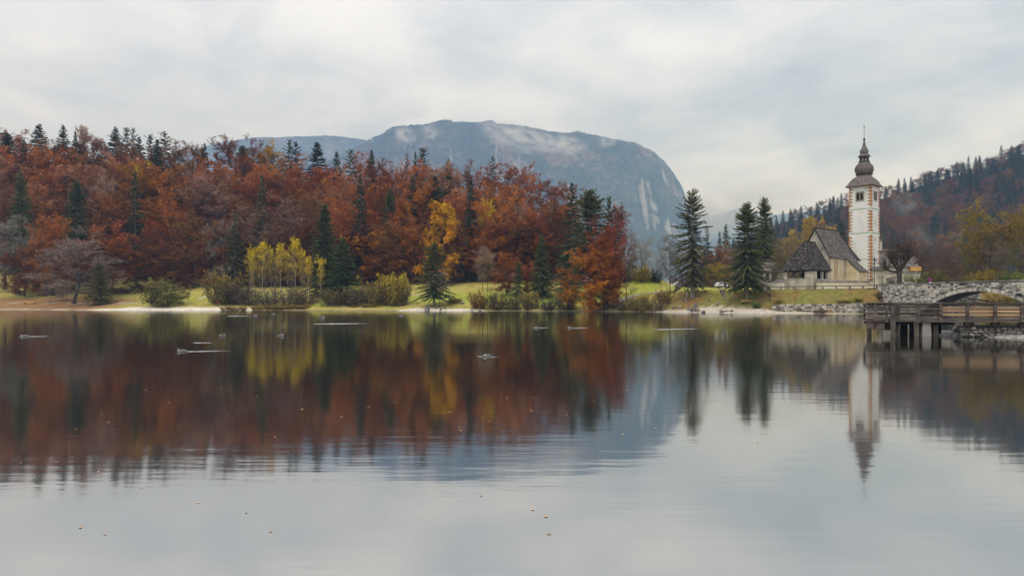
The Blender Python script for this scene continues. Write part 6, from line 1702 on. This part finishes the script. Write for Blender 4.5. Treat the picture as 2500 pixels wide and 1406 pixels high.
# ------------------------------------------------------------------ rocks, stump, driftwood
def rock(px, py, w, h, label, i=0):
    x, y = XY(px, ypx(py)) if py > 757 and px < 1600 or py > 762 else hit(px, py)[:2]
    z = max(gz(x, y), -.05)
    s_ = y / F
    o = link('rock', BOULD[i % 5], None, (x, y, z + h * s_ * .30), (0, 0, i * 1.7), (w * s_ * 1.1, w * s_ * .8, h * s_ * 1.25))
    return tag(o, label, 'rock', 'rocks on the shore')
rock(1043, 758.6, 13, 14, 'large pale boulder at the water before the two-trunk spruce', 0)
rock(1066, 758.3, 10, 6, 'low flat rock between boulder and spruce trunks', 1); rock(1076, 758.6, 8, 5, 'small rock at the foot of the spruce', 2); rock(1086, 758.4, 9, 5, 'small pale rock right of the spruce trunks', 3)
rock(1128, 757.8, 12, 6, 'dark flat rock on the sand right of the spruce', 4); rock(1152, 758.8, 9, 4, 'small flat rock near the orange-brown bush', 1); rock(1172, 759, 7, 4, 'small rock under the orange-brown bush', 2)
rock(1704, 763.3, 11, 8, 'round pale rock beside the uprooted stump', 2); rock(1717, 763.6, 13, 6, 'flat grey rock right of the uprooted stump', 4); rock(1761, 764, 12, 7, 'grey rock at the thick end of the driftwood', 1); rock(1786, 764.2, 9, 5, 'small rock at the thin end of the driftwood', 0)
rock(1752, 744, 8, 5, 'pale rock on the grass left of the steps', 3); rock(1731, 737, 6, 4, 'small pale rock higher on the bank', 2); rock(1660, 752, 14, 6, 'mossy rock among the bank roots', 1); rock(1645, 754, 10, 6, 'low mossy rock left of the bank roots', 4)
for i, (px, py) in enumerate([(2385, 758), (2396, 757)]): pass
def roots():
    x, y = XY(1697, 144.5); z = gz(x, y)
    o = tag(empty('tree_stump', (x, y, z)), 'weathered uprooted stump at the water', 'stump')
    MB().tube([(-.35, 0, -.3), (-.15, 0, .5), (.15, .05, 1.3), (.3, .1, 1.75)], [.62, .5, .46, .4], 9).build('trunk', [M['bark_grey']], o)
    g = random.Random(6)
    for k in range(7):
        a = g.uniform(2.2, 4.4); MB().tube([(-.2, 0, .3), (-.2 + .7 * cos(a), .3 * sin(a), .35 + g.uniform(-.2, .3)), (-.3 + 1.7 * cos(a), .6 * sin(a), g.uniform(-.1, .4))], [.16, .1, .03], 5).build('root', [M['bark_grey']], o)
    x, y = XY(1681, 147); z = gz(x, y)
    o = tag(empty('tree_stump', (x, y, z)), 'small broken stump behind the uprooted one', 'stump')
    MB().tube([(0, 0, -.2), (.05, 0, .5), (.1, 0, .9)], [.34, .26, .2], 8).build('trunk', [M['bark_grey']], o)
    x, y = XY(1674, 153); z = gz(x, y)
    o = tag(empty('leaning_trunk', (x, y, z - .2)), 'leaning second trunk beside the tall open spruce', 'trunk')
    MB().tube([(0, 0, 0), (.25, .1, 1.2), (.55, .2, 2.6), (.75, .3, 4.2), (.9, .3, 6.5)], [.26, .22, .19, .16, .1], 8).build('stem', [M['bark_spruce']], o)
    MB().tube([(-.45, 0, 0), (-.6, 0, .6), (-.65, 0, 1.1)], [.22, .2, .16], 7).build('stub', [M['bark_spruce']], o)
    x, y = XY(1775, 139.6)
    o = tag(MB().tube([(x - 1.0, y, .15), (x - .3, y + .1, .42), (x + .4, y, .36), (x + 1.1, y - .1, .12)], [.2, .16, .12, .08], 7).build('driftwood', [M['bark_grey']], smooth=True), 'grey driftwood log arched on the sand', 'log')
    x, y = XY(1618.5, 151.5)
    tag(MB().tube([(x, y, .0), (x + .05, y, 1.2), (x + .08, y, 2.1)], [.11, .1, .07], 7).build('dead_snag', [M['bark_birch']], smooth=True), 'short pale dead snag standing in the shore scrub', 'snag')
roots()

# ------------------------------------------------------------------ cars
def car(px, Y, L, H, W, prof, glass, mat, label, rz, wheels, rear_lamp):
    x, y = XY(px, Y); z = gz(x, y) + .04
    r = tag(empty('car', (x, y, z), rz), label, 'car')
    b = MB(); n = len(prof)
    # body in three widths so that sides are rounded
    rings = []
    for yy, k, dz in ((-W / 2, .955, .04), (-W / 2 + .09, 1.0, 0), (W / 2 - .09, 1.0, 0), (W / 2, .955, .04)):
        rings.append([((p[0]) * (k * .5 + .5), yy + (0.16 * (1 if yy < 0 else -1) * max(p[1] - .55 * H, 0) / (.45 * H)), p[1] * (1 if p[1] < .5 else k * .35 + .65)) for p in prof])
    for a in rings: b.v += a
    for q in range(3):
        for i in range(n): j = (i + 1) % n; b.f.append((q * n + i, q * n + j, (q + 1) * n + j, (q + 1) * n + i)); b.m.append(0)
    b.f.append(tuple(range(n - 1, -1, -1))); b.m.append(0); b.f.append(tuple(3 * n + i for i in range(n))); b.m.append(0)
    body = b.build('body', [mat], r)
    for g in glass:
        for sg in (-1, 1):
            gm = MB()
            v = [(p[0], sg * (W / 2 + .012 - .16 * max(p[1] - .55 * H, 0) / (.45 * H)), p[1]) for p in g]
            gm.add(v, [tuple(range(len(g))) if sg < 0 else tuple(range(len(g) - 1, -1, -1))]); gm.build('window', [M['glass']], body)
    for wx in wheels:
        for sg in (-1, 1):
            t = MB(); k = 14; rr = .33
            for yy in (-.11, .11): t.v += [(rr * cos(2 * pi * i / k), yy, rr * sin(2 * pi * i / k)) for i in range(k)]
            t.f = [tuple(range(k)), tuple(range(2 * k - 1, k - 1, -1))] + [(i, i + k, (i + 1) % k + k, (i + 1) % k) for i in range(k)]; t.m = [0] * len(t.f)
            w = t.build('wheel', [M['tyre']], r, loc=(wx, sg * (W / 2 - .08), .33))
            t2 = MB(); t2.v = [(.19 * cos(2 * pi * i / k), sg * .12, .19 * sin(2 * pi * i / k)) for i in range(k)]; t2.f = [tuple(range(k))]; t2.m = [0]; t2.build('rim', [M['rim']], w)
    for sg in (-1, 1):
        MB().box((rear_lamp[0], sg * (W / 2 - .12), rear_lamp[1]), (.16, .28, .2)).build('tail_light', [M['lamp_red']], body)
        MB().box((L / 2 - .18, sg * (W / 2 - .25), .68), (.2, .36, .16)).build('headlight', [M['white']], body)
    MB().box((0, 0, .3), (L * .8, W - .3, .14)).build('underbody', [M['tyre']], r)
    return r
hb_ = [(-2.05, .32), (2.1, .32), (2.14, .6), (2.0, .8), (1.15, .98), (.35, 1.43), (-.55, 1.5), (-1.5, 1.42), (-1.95, 1.0), (-2.1, .7)]
car(1766, 178, 4.3, 1.5, 1.8, hb_, [[(.95, 1.0), (.32, 1.36), (-.25, 1.4), (-.25, .98)], [(-.33, .98), (-.33, 1.4), (-1.2, 1.35), (-1.62, 1.05)]], M['car_white'], 'white hatchback parked side-on above the steps', 0.05, (1.3, -1.3), (-1.95, .95))
vn = [(-2.15, .35), (2.15, .35), (2.2, .75), (1.95, 1.0), (1.35, 1.15), (.75, 1.78), (-.2, 1.86), (-2.05, 1.8), (-2.2, 1.2), (-2.2, .7)]
car(1752, 182.5, 4.4, 1.86, 1.85, vn, [[(1.1, 1.15), (.65, 1.65), (-.1, 1.7), (-.1, 1.13)], [(-.2, 1.13), (-.2, 1.7), (-1.2, 1.68), (-1.2, 1.13)], [(-1.3, 1.13), (-1.3, 1.67), (-1.95, 1.63), (-2.0, 1.15)]], M['car_brown'], 'dark brown van parked behind the white hatchback', .12, (1.3, -1.35), (-2.15, 1.2))

# ------------------------------------------------------------------ notice board, signs, lamp, kiosk, parasols, barrier
x, y = XY(1596.5, 186); z = gz(x, y)
nb2 = tag(empty('notice_board', (x, y, z)), 'low white notice board beside the grassy mound', 'sign')
for s_ in (-1, 1): MB().box((s_ * .65, 0, .55), (.07, .07, 1.3)).build('post', [M['metal_grey']], nb2)
pb = MB().box((0, -.05, .95), (1.75, .05, .62)).build('panel', [M['white']], nb2); MB().box((.2, -.08, .95), (.9, .02, .3)).build('printed_field', [stone_mat('print_field', [(.55, .52, .5), (.5, .3, .2), (.62, .6, .58)], 3.0)], nb2)
x, y = XY(1627, 170); z = gz(x, y)
lp = tag(empty('street_lamp', (x, y, z)), 'grey street lamp left of the bare bank tree', 'lamp')
MB().tube([(0, 0, -.2), (0, 0, 4.3)], [.06, .04], 8).build('pole', [M['metal_grey']], lp); MB().lathe([(.06, 4.25), (.2, 4.4), (.22, 4.55), (.05, 4.65)], n=10).build('lamp_head', [M['metal_grey']], lp)
MB().box((0.25, -.06, 2.2), (.5, .03, .55)).build('sign_plate', [M['white']], lp)
x, y = XY(1652, 172); z = gz(x, y)
kk = tag(empty('kiosk_counter', (x, y, z)), 'small wooden kiosk counter beyond the bare bank tree', 'kiosk')
MB().box((0, 0, .5), (.8, .7, 1.1)).build('counter', [M['wood_old']], kk); MB().box((0, 0, 1.09), (.95, .85, .07)).build('counter_top', [M['wood_dark']], kk)
for i, (px, dz, lab) in enumerate([(1650, 0, 'folded white parasol leaning above the kiosk counter'), (1644, -.5, 'folded white parasol leaning low beside the kiosk counter')]):
    x, y = XY(px, 173); z = gz(x, y)
    pr_ = tag(empty('parasol', (x, y, z + .6 + dz)), lab, 'parasol', 'folded parasols at the kiosk')
    MB().tube([(-.9, 0, .6), (-.2, 0, 1.0), (.7, 0, 1.5)], [.05, .22, .1], 8).build('folded_canopy', [M['white']], pr_); MB().tube([(-1.1, 0, .48), (.9, 0, 1.6)], .025, 6).build('pole', [M['metal_grey']], pr_)
    MB().tube([(.1, .1, 1.1), (.1, .1, -.6 - dz)], .03, 6).build('prop', [M['metal_grey']], pr_)
x, y = XY(1698, 182); z = gz(x, y)
br_ = tag(empty('barrier', (x, y, z)), 'yellow and white road barrier seen behind the tall open spruce', 'barrier')
for s_ in (-1, 1): MB().box((s_ * .6, 0, .35), (.08, .4, .7)).build('leg', [M['metal_grey']], br_)
MB().box((0, 0, .62), (1.5, .06, .2)).build('board', [M['yellow']], br_); MB().box((0, 0, .85), (1.5, .06, .16)).build('board', [M['white']], br_)
# no-parking disc by the lawn
x, y = XY(2271, 131); z = gz(x, y)
ns = tag(empty('road_sign', (x, y, z)), 'round blue and red no-stopping sign above the bridge parapet', 'sign')
zc = ZZ(683.3, 131) - z
MB().tube([(0, 0.04, -.2), (0, .04, zc + .4)], .03, 6).build('pole', [M['metal_grey']], ns)
disc = lambda r, yy: MB().prism([(r * cos(2 * pi * i / 20), zc + r * sin(2 * pi * i / 20)) for i in range(20)], yy, yy + .012)
disc(.34, -.01).build('red_disc', [M['sign_red']], ns); disc(.26, -.024).build('blue_disc', [M['sign_blue']], ns)
MB().box((0, -.04, zc), (.66, .012, .07), ax=((.7, 0, .7), (0, 1, 0), (-.7, 0, .7))).build('red_bar', [M['sign_red']], ns)
MB().box((0, -.01, zc - .52), (.5, .02, .24)).build('lower_plate', [M['white']], ns)
# little roofed board on the lawn and a garden gate, benches
x, y = XY(2217, 133); z = gz(x, y)
rb_ = tag(empty('roofed_board', (x, y, z)), 'low wooden board with shingle roof right of the lime trunk', 'sign')
for s_ in (-1, 1): MB().box((s_ * .7, 0, .4), (.1, .1, 1.0)).build('post', [M['wood_dark']], rb_)
MB().box((0, 0, .45), (1.5, .08, .5)).build('panel', [M['wood_dark']], rb_)
rr_ = MB(); slab(rr_, (-1.05, -.5, .82), (1.05, -.5, .82), (.95, 0, 1.2), (-.95, 0, 1.2), .05); slab(rr_, (1.05, .5, .82), (-1.05, .5, .82), (-.95, 0, 1.2), (.95, 0, 1.2), .05); rr_.build('board_roof', [M['shingle_light']], rb_)
x, y = XY(2163.5, 132.5); z = gz(x, y)
gg = tag(empty('fence_panel', (x, y, z)), 'short dark wooden fence before the gate portal', 'fence')
for dz in (.2, .45, .7, .92): MB().box((0, 0, dz), (1.6, .04, .13)).build('slat', [M['wood_old']], gg)
for s_ in (-1, 1): MB().box((s_ * .75, .05, .5), (.1, .1, 1.1)).build('post', [M['wood_old']], gg)
x, y = XY(2288, 150); z = gz(x, y)
bb_ = tag(empty('picnic_bench', (x, y, z)), 'grey picnic bench on the lawn behind the road sign', 'bench')
MB().box((0, 0, .75), (2.4, .8, .07)).build('table_top', [M['wood_old']], bb_)
for s_ in (-1, 1): MB().box((s_ * .9, 0, .35), (.1, .7, .75)).build('leg', [M['wood_old']], bb_); MB().box((0, s_ * .75, .45), (2.4, .28, .06)).build('seat', [M['wood_old']], bb_)

# street lantern on the tower corner side
x, y = XY(2135, 141.2); z = gz(x, y)
ln_ = tag(empty('street_lamp', (x, y, z)), 'black lantern post before the tower corner', 'lamp')
hL = ZZ(632, 141.2) - z
MB().tube([(0, 0, -.2), (0, 0, hL)], [.06, .045], 8).build('pole', [M['iron']], ln_); MB().lathe([(.1, hL - .5), (.2, hL - .1), (.22, hL + .02), (.04, hL + .2)], n=8).build('lamp_head', [M['iron']], ln_)
MB().box((-.05, 0, hL - 1.0), (.22, .2, .34)).build('loudspeaker', [M['iron']], ln_)

# ------------------------------------------------------------------ people
def person(px, Y, H, jacket, legs, label, rz, stride=.12, arm=.12, extra=None, z=None, hair='hair', bend=0.0):
    x, y = XY(px, Y); z = gz(x, y) if z is None else z
    r = tag(empty('person', (x, y, z), rz), label, 'person')
    k = H / 1.75
    J = {'pel': (0, 0, .95, .135), 'wst': (0, .01, 1.1, .125), 'chs': (0, .015 + bend * .3, 1.32, .145), 'nck': (0, .0 + bend * .6, 1.48, .06), 'hd0': (0, -.01 + bend, 1.56, .075), 'hd1': (0, -.015 + bend, 1.66, .098), 'hd2': (0, -.01 + bend, 1.73, .06)}
    E = [('pel', 'wst'), ('wst', 'chs'), ('chs', 'nck'), ('nck', 'hd0'), ('hd0', 'hd1'), ('hd1', 'hd2')]
    for s_, n in ((-1, 'l'), (1, 'r')):
        f = stride * s_
        J.update({n + 'sh': (s_ * .19, .01 + bend * .3, 1.40, .068), n + 'el': (s_ * .245, .04 - arm * .3, 1.12, .05), n + 'wr': (s_ * .25, -.06 - arm, .90, .036), n + 'hn': (s_ * .245, -.1 - arm, .82, .042),
                  n + 'hp': (s_ * .095, 0, .88, .10), n + 'kn': (s_ * .105, -f * .5 - .02, .49, .066), n + 'an': (s_ * .105, -f + .03, .09, .045), n + 'to': (s_ * .115, -f - .13, .04, .042)})
        E += [('chs', n + 'sh'), (n + 'sh', n + 'el'), (n + 'el', n + 'wr'), (n + 'wr', n + 'hn'), ('pel', n + 'hp'), (n + 'hp', n + 'kn'), (n + 'kn', n + 'an'), (n + 'an', n + 'to')]
    names = list(J); me = bpy.data.meshes.new('body')
    me.from_pydata([tuple(c * k for c in J[n][:3]) for n in names], [(names.index(a), names.index(b)) for a, b in E], [])
    o = bpy.data.objects.new('body', me); COL.objects.link(o)
    m = o.modifiers.new('skin', 'SKIN')
    for i, n in enumerate(names):
        sv_ = me.skin_vertices[0].data[i]; sv_.radius = (J[n][3] * k * (1.15 if n in ('chs', 'wst', 'pel') else 1), J[n][3] * k); sv_.use_root = n == 'pel'
    ss = o.modifiers.new('smooth', 'SUBSURF'); ss.levels = ss.render_levels = 2
    dg = bpy.context.evaluated_depsgraph_get(); nm = bpy.data.meshes.new_from_object(o.evaluated_get(dg)); bpy.data.objects.remove(o)
    nm.materials.clear()
    for q in (jacket, legs, M['skin'], M[hair], M['navy']): nm.materials.append(q)
    mi = []
    for p in nm.polygons:
        c = p.center; zz = c.z / k
        if zz > 1.66 or (zz > 1.58 and c.y > (.0 + bend) * k): mi.append(3)
        elif zz > 1.49: mi.append(2)
        elif zz < .10: mi.append(4)
        elif abs(c.x) > .19 * k and zz < .90: mi.append(2)
        elif zz > .86 or abs(c.x) > .2 * k: mi.append(0)
        else: mi.append(1)
    nm.polygons.foreach_set('material_index', mi); nm.polygons.foreach_set('use_smooth', [True] * len(mi))
    link('body', nm, r)
    if extra: extra(r, k)
    return r
def backpack(r, k): MB().prism([(-.17, .95), (.17, .95), (.19, 1.2), (.15, 1.45), (-.15, 1.45), (-.19, 1.2)], .12 * k, .34 * k).build('backpack', [M['red']], r)
def bag(r, k): MB().prism([(-.16, .35), (.16, .35), (.13, .68), (.03, .8), (-.03, .8), (-.13, .68)], -.2, -.02).build('carrier_bag', [M['white']], r, loc=(.3, 0, 0))
x, y, z = hit(532, 747.2)
person(532, y, 1.72, M['red'], M['navy'], 'walker in a red jacket on the grass above the pale beach', .2, extra=backpack)
person(1770.5, 151.0, 1.76, M['navy'], M['navy'], 'person in dark clothes with a white bag at the top of the steps', 3.3, .08, extra=bag)
x, y, z = hit(1141, 681)
person(1141, y, 1.75, M['pale_blue'], M['navy'], 'person in pale blue at the top of the green meadow', .6, .1)
person(1657.5, 174, 1.75, M['blue'], M['blue'], 'person in blue standing beside the kiosk counter', 1.0, .06)

# ------------------------------------------------------------------ waterfowl
def duck_mesh():
    mb = MB()
    prof = [(-.30, .03, .07), (-.24, .075, .09), (-.12, .12, .08), (.0, .135, .075), (.12, .115, .08), (.2, .075, .10), (.235, .05, .15), (.245, .045, .20), (.265, .055, .255), (.30, .05, .26), (.34, .02, .25)]
    b = 0; n = 10
    for x, r, z in prof:
        for k in range(n):
            a = 2 * pi * k / n; mb.v.append((x + (.0 if x < .2 else -.05 * sin(a)), r * cos(a), z + r * .75 * sin(a)))
    for i in range(len(prof) - 1):
        for k in range(n): q = (k + 1) % n; mb.f.append((i * n + k, i * n + q, (i + 1) * n + q, (i + 1) * n + k)); mb.m.append(1 if i >= 6 else 0)
    mb.f.append(tuple(range(n - 1, -1, -1))); mb.m.append(0); mb.f.append(tuple((len(prof) - 1) * n + k for k in range(n))); mb.m.append(1)
    return mb.mesh('duck_body', [M['bird'], M['bird_dark']], True)
DUCK = duck_mesh()
BILL = MB().tube([(.33, 0, .25), (.39, 0, .242), (.43, 0, .238)], [.02, .018, .01], 6).mesh('bill', [M['bill']])
WING = MB().add([(-.26, .115, .11), (.08, .135, .12), (.1, .115, .16), (-.1, .10, .165), (-.3, .05, .13)], [(0, 1, 2, 3, 4)]).add([(-.26, -.115, .11), (.08, -.135, .12), (.1, -.115, .16), (-.1, -.10, .165), (-.3, -.05, .13)], [(4, 3, 2, 1, 0)]).mesh('wing', [M['bird_dark']])
for px, py, a, s_, lab in [(444, 858.5, 3.05, .75, 'pale duck alone on the dark water, largest of the left group'), (60, 822, 3.1, .9, 'pale duck near the left edge of the lake'), (543, 820.5, 1.2, .9, 'pale duck below the red-jacketed walker'), (685, 820.5, .2, .9, 'pale duck on the reflection of the birches'), (1190, 870.5, 3.3, .75, 'brown duck on the dark reflection in mid-lake'),
                           (1312, 801, 3.0, .9, 'pale duck left of the pair in mid-lake'), (1392, 801, 3.0, .9, 'pale duck on the reflection of the rust-orange beech'), (623, 771.5, 0, 1.4, 'small duck near the birch shore'), (667, 767.5, 0, 1.4, 'small duck closest to the birch shore'), (786, 777, 0, 1.5, 'small duck near the spruce shore'), (978, 772, .1, 1.4, 'small duck before the yellow bush shore'),
                           (2330, 816, .1, .9, 'dark-headed duck swimming beside the jetty foundation'), (2318, 814.5, .1, .7, 'tiny pale duck following the dark-headed one')]:
    Y = ypx(py); x = (px - 1250) / F * Y
    r = tag(empty('duck', (x, Y, -.02), a), lab, 'duck', 'ducks on the lake'); r.scale = (s_,) * 3
    link('body', DUCK, r); link('bill', BILL, r); link('wing', WING, r)

# ------------------------------------------------------------------ floating leaves
lrg = random.Random(12)
LV = []
for q in range(4):
    mb = MB(); n = 10
    v = [(.5 * cos(2 * pi * i / n) * (1 + .15 * lrg.uniform(-1, 1)), .32 * sin(2 * pi * i / n) * (1 + .3 * lrg.uniform(-1, 1)), .06 * lrg.random()) for i in range(n)] + [(0, 0, 0)]
    mb.add(v, [(i, (i + 1) % n, n) for i in range(n)]); LV.append(mb.mesh('leaf', [stone_mat('leaf_float', [(.55, .24, .07), (.68, .36, .14), (.75, .5, .26)], 4.0, .6, per_object=.4)]))
spots = [(355, 952), (248, 1011), (265, 1031), (186, 1048), (412, 983), (558, 1014), (628, 967), (738, 999), (833, 1018), (672, 1067), (540, 948), (835, 1018), (900, 994), (1093, 1029), (1124, 1051), (1098, 1006), (1194, 1028), (1202, 1106), (1302, 972), (1238, 972), (1450, 979), (1471, 992), (1297, 1003), (964, 983), (977, 965), (1080, 965), (1120, 1044), (1182, 973), (1304, 936), (1403, 970), (1463, 1064), (1472, 1074), (1412, 1116), (1384, 1013), (1520, 1060), (601, 1251), (484, 1227), (661, 1297), (256, 1304), (197, 1287), (345, 1190), (240, 1152), (138, 1128), (1300, 1244), (1333, 1261), (1340, 1303), (1175, 1210), (1530, 952), (1600, 1046), (2150, 1000), (1850, 1080), (1735, 975), (50, 1130), (385, 1133), (1010, 1110), (880, 905), (760, 905), (1050, 958)]
band = lambda v: 'in the dark forest reflection' if v < 1090 else 'at the reflected treetops' if v < 1180 else 'on the pale sky reflection'
side = lambda u: 'below the birches' if 560 < u < 860 else 'toward the left bank' if u <= 560 else 'in mid-lake' if u < 1500 else 'toward the church'
seen_l = {}
for i, (px, py) in enumerate(spots):
    Y = ypx(py); x = (px - 1250) / F * Y; s_ = lrg.uniform(.045, .075) * (1 if py < 1100 else .7)
    k = (band(py), side(px)); n_ = seen_l.setdefault(k, []); 
    o = link('floating_leaf', LV[i % 4], None, (x, Y, .006), (0, 0, lrg.random() * 6.28), (s_, s_, s_)); n_.append((px, o))
for (b_, s_), L_ in seen_l.items():
    L_.sort(key=lambda t: t[0])
    for i, (px, o) in enumerate(L_): tag(o, f'orange leaf floating {b_} {s_}' + (f', {ORD[i]} from left' if len(L_) > 1 else ''), 'leaf', 'fallen leaves on the lake')

# ------------------------------------------------------------------ wakes: low ridges of water behind the ducks
def wake(px0, px1, py0, py1, label):
    mb = MB(); n = 26; wr = random.Random(int(px0))
    P = []
    for i in range(n):
        t = i / (n - 1); px, py = px0 + (px1 - px0) * t, py0 + (py1 - py0) * t; Y = ypx(py); x = (px - 1250) / F * Y
        k = sin(pi * min(t * 1.15 + .06, 1)) ** .6 * (1 - .6 * t) * wr.uniform(.55, 1.2)
        w = Y * .0021 * k + .003; hgt = w * .36
        P.append([(x, Y - w, -.004), (x, Y, hgt), (x, Y + w, -.004)])
    for q in P: mb.v += q
    for i in range(n - 1):
        for k in (0, 1): mb.f.append((i * 3 + k, i * 3 + 3 + k, i * 3 + 4 + k, i * 3 + 1 + k)); mb.m.append(0)
    o = mb.build('wake_ripple', [M['water']], smooth=True); return tag(o, label, 'ripple', 'bright wakes on the lake')
for a_ in [(430, 590, 859, 855.5, 'long bright wake behind the pale duck on the dark water'), (45, 140, 822.3, 820.5, 'bright wake behind the duck near the edge of the lake'), (766, 930, 790.8, 789.4, 'thin bright wake before the shore spruces'), (1300, 1350, 800.6, 799.8, 'short wake behind the duck left of the pair'), (1385, 1450, 801, 800.2, 'short wake on the reflection of the rust-orange beech'),
           (1165, 1226, 870, 872.5, 'short wake behind the brown duck in mid-lake'), (1600, 1730, 804.5, 802, 'thin bright wake below the tall open spruce'), (555, 620, 771.8, 771.2, 'faint wake near the birch shore'), (470, 532, 837, 836.5, 'faint wake below the red-jacketed walker')]: wake(*a_)
# ------------------------------------------------------------------ air
def haze():
    m = bpy.data.materials.new('haze'); m.use_nodes = True
    N, L = m.node_tree.nodes, m.node_tree.links
    N.remove(N['Principled BSDF'])
    v = N.new('ShaderNodeVolumePrincipled')
    v.inputs['Color'].default_value = (.38, .615, 1.0, 1)
    v.inputs['Absorption Color'].default_value = (1, 1, 1, 1)
    v.inputs['Density'].default_value = HAZE
    v.inputs['Anisotropy'].default_value = 0.0
    L.new(v.outputs[0], N['Material Output'].inputs['Volume'])
    o = MB().box((0, 4500, 797), (17400, 10000, 1604)).build('haze', m)
    return tag(o, 'pale blue autumn air over the lake valley', kind='stuff')
HAZE = 1.6e-4
haze()

# ------------------------------------------------------------------ mist clinging to the mountain, chimney smoke
def wisp_mat(name, dens, col, seed, scale):
    m = bpy.data.materials.new(name); m.use_nodes = True
    N, L = m.node_tree.nodes, m.node_tree.links
    N.remove(N['Principled BSDF'])
    tc = N.new('ShaderNodeTexCoord')
    ln = N.new('ShaderNodeVectorMath'); ln.operation = 'LENGTH'; L.new(tc.outputs['Object'], ln.inputs[0])
    fall = N.new('ShaderNodeMapRange'); fall.inputs[1].default_value = 1.0; fall.inputs[2].default_value = .15; L.new(ln.outputs['Value'], fall.inputs[0])
    ad = N.new('ShaderNodeVectorMath'); ad.operation = 'ADD'; ad.inputs[1].default_value = (seed, seed * 1.7, 0); L.new(tc.outputs['Object'], ad.inputs[0])
    n = N.new('ShaderNodeTexNoise'); n.inputs['Scale'].default_value = scale; n.inputs['Detail'].default_value = 6; L.new(ad.outputs[0], n.inputs['Vector'])
    th = N.new('ShaderNodeMapRange'); th.inputs[1].default_value = .44; th.inputs[2].default_value = .70; L.new(n.outputs['Fac'], th.inputs[0])
    mu = N.new('ShaderNodeMath'); mu.operation = 'MULTIPLY'; L.new(fall.outputs[0], mu.inputs[0]); L.new(th.outputs[0], mu.inputs[1])
    mu2 = N.new('ShaderNodeMath'); mu2.operation = 'MULTIPLY'; L.new(mu.outputs[0], mu2.inputs[0]); mu2.inputs[1].default_value = dens
    v = N.new('ShaderNodeVolumePrincipled'); v.inputs['Color'].default_value = (*col, 1); v.inputs['Absorption Color'].default_value = (1, 1, 1, 1)
    L.new(mu2.outputs[0], v.inputs['Density']); L.new(v.outputs[0], N['Material Output'].inputs['Volume'])
    return m
def wisp(name, label, px, py, Y, w, h, depth, dens, col, seed, scale=1.6, tilt=0.0):
    bm = bmesh.new(); bmesh.ops.create_icosphere(bm, subdivisions=2, radius=1.0)
    me = bpy.data.meshes.new(name); bm.to_mesh(me); bm.free(); me.materials.append(wisp_mat(name, dens, col, seed, scale))
    x, y = XY(px, Y)
    o = link(name, me, None, (x, y, ZZ(py, Y)), (0, tilt, 0), (w / F * Y / 2, depth / 2, h / F * Y / 2))
    return tag(o, label, name, kind='stuff')
MC = (.97, .985, 1.0)
wisp('mist', 'small puff of mist on the mountain shoulder', 988, 331, 4560, 60, 46, 280, .019, MC, 1.3)
wisp('mist', 'second small puff of mist on the mountain shoulder', 1052, 324, 4620, 56, 44, 280, .013, MC, 4.1)
wisp('mist', 'long torn mist bank across the mountain face', 1262, 334, 4560, 230, 80, 340, .021, MC, 7.7, 3.2, .28)
wisp('mist', 'lower end of the torn mist bank', 1370, 354, 4560, 150, 54, 340, .022, MC, 2.9, 3.2, .15)
wisp('mist', 'puff of mist near the cliff edge', 1482, 344, 4640, 60, 36, 280, .015, MC, 5.3)
wisp('mist', 'low cloud in the valley beside the mountain', 1760, 530, 5900, 330, 150, 700, .011, MC, 3.4, 2.0)
wisp('mist', 'low cloud drifting over the misty ridge', 1850, 480, 5900, 330, 110, 700, .008, MC, 8.2, 2.0)
wisp('smoke', 'bluish chimney smoke drifting right of the tower', 2206, 500, 300, 80, 70, 18, .05, (.75, .88, 1.0), 6.1, 1.5)
wisp('smoke', 'thin smoke low over the farmhouse', 2240, 570, 300, 120, 110, 20, .022, (.75, .88, 1.0), 9.4, 1.3)
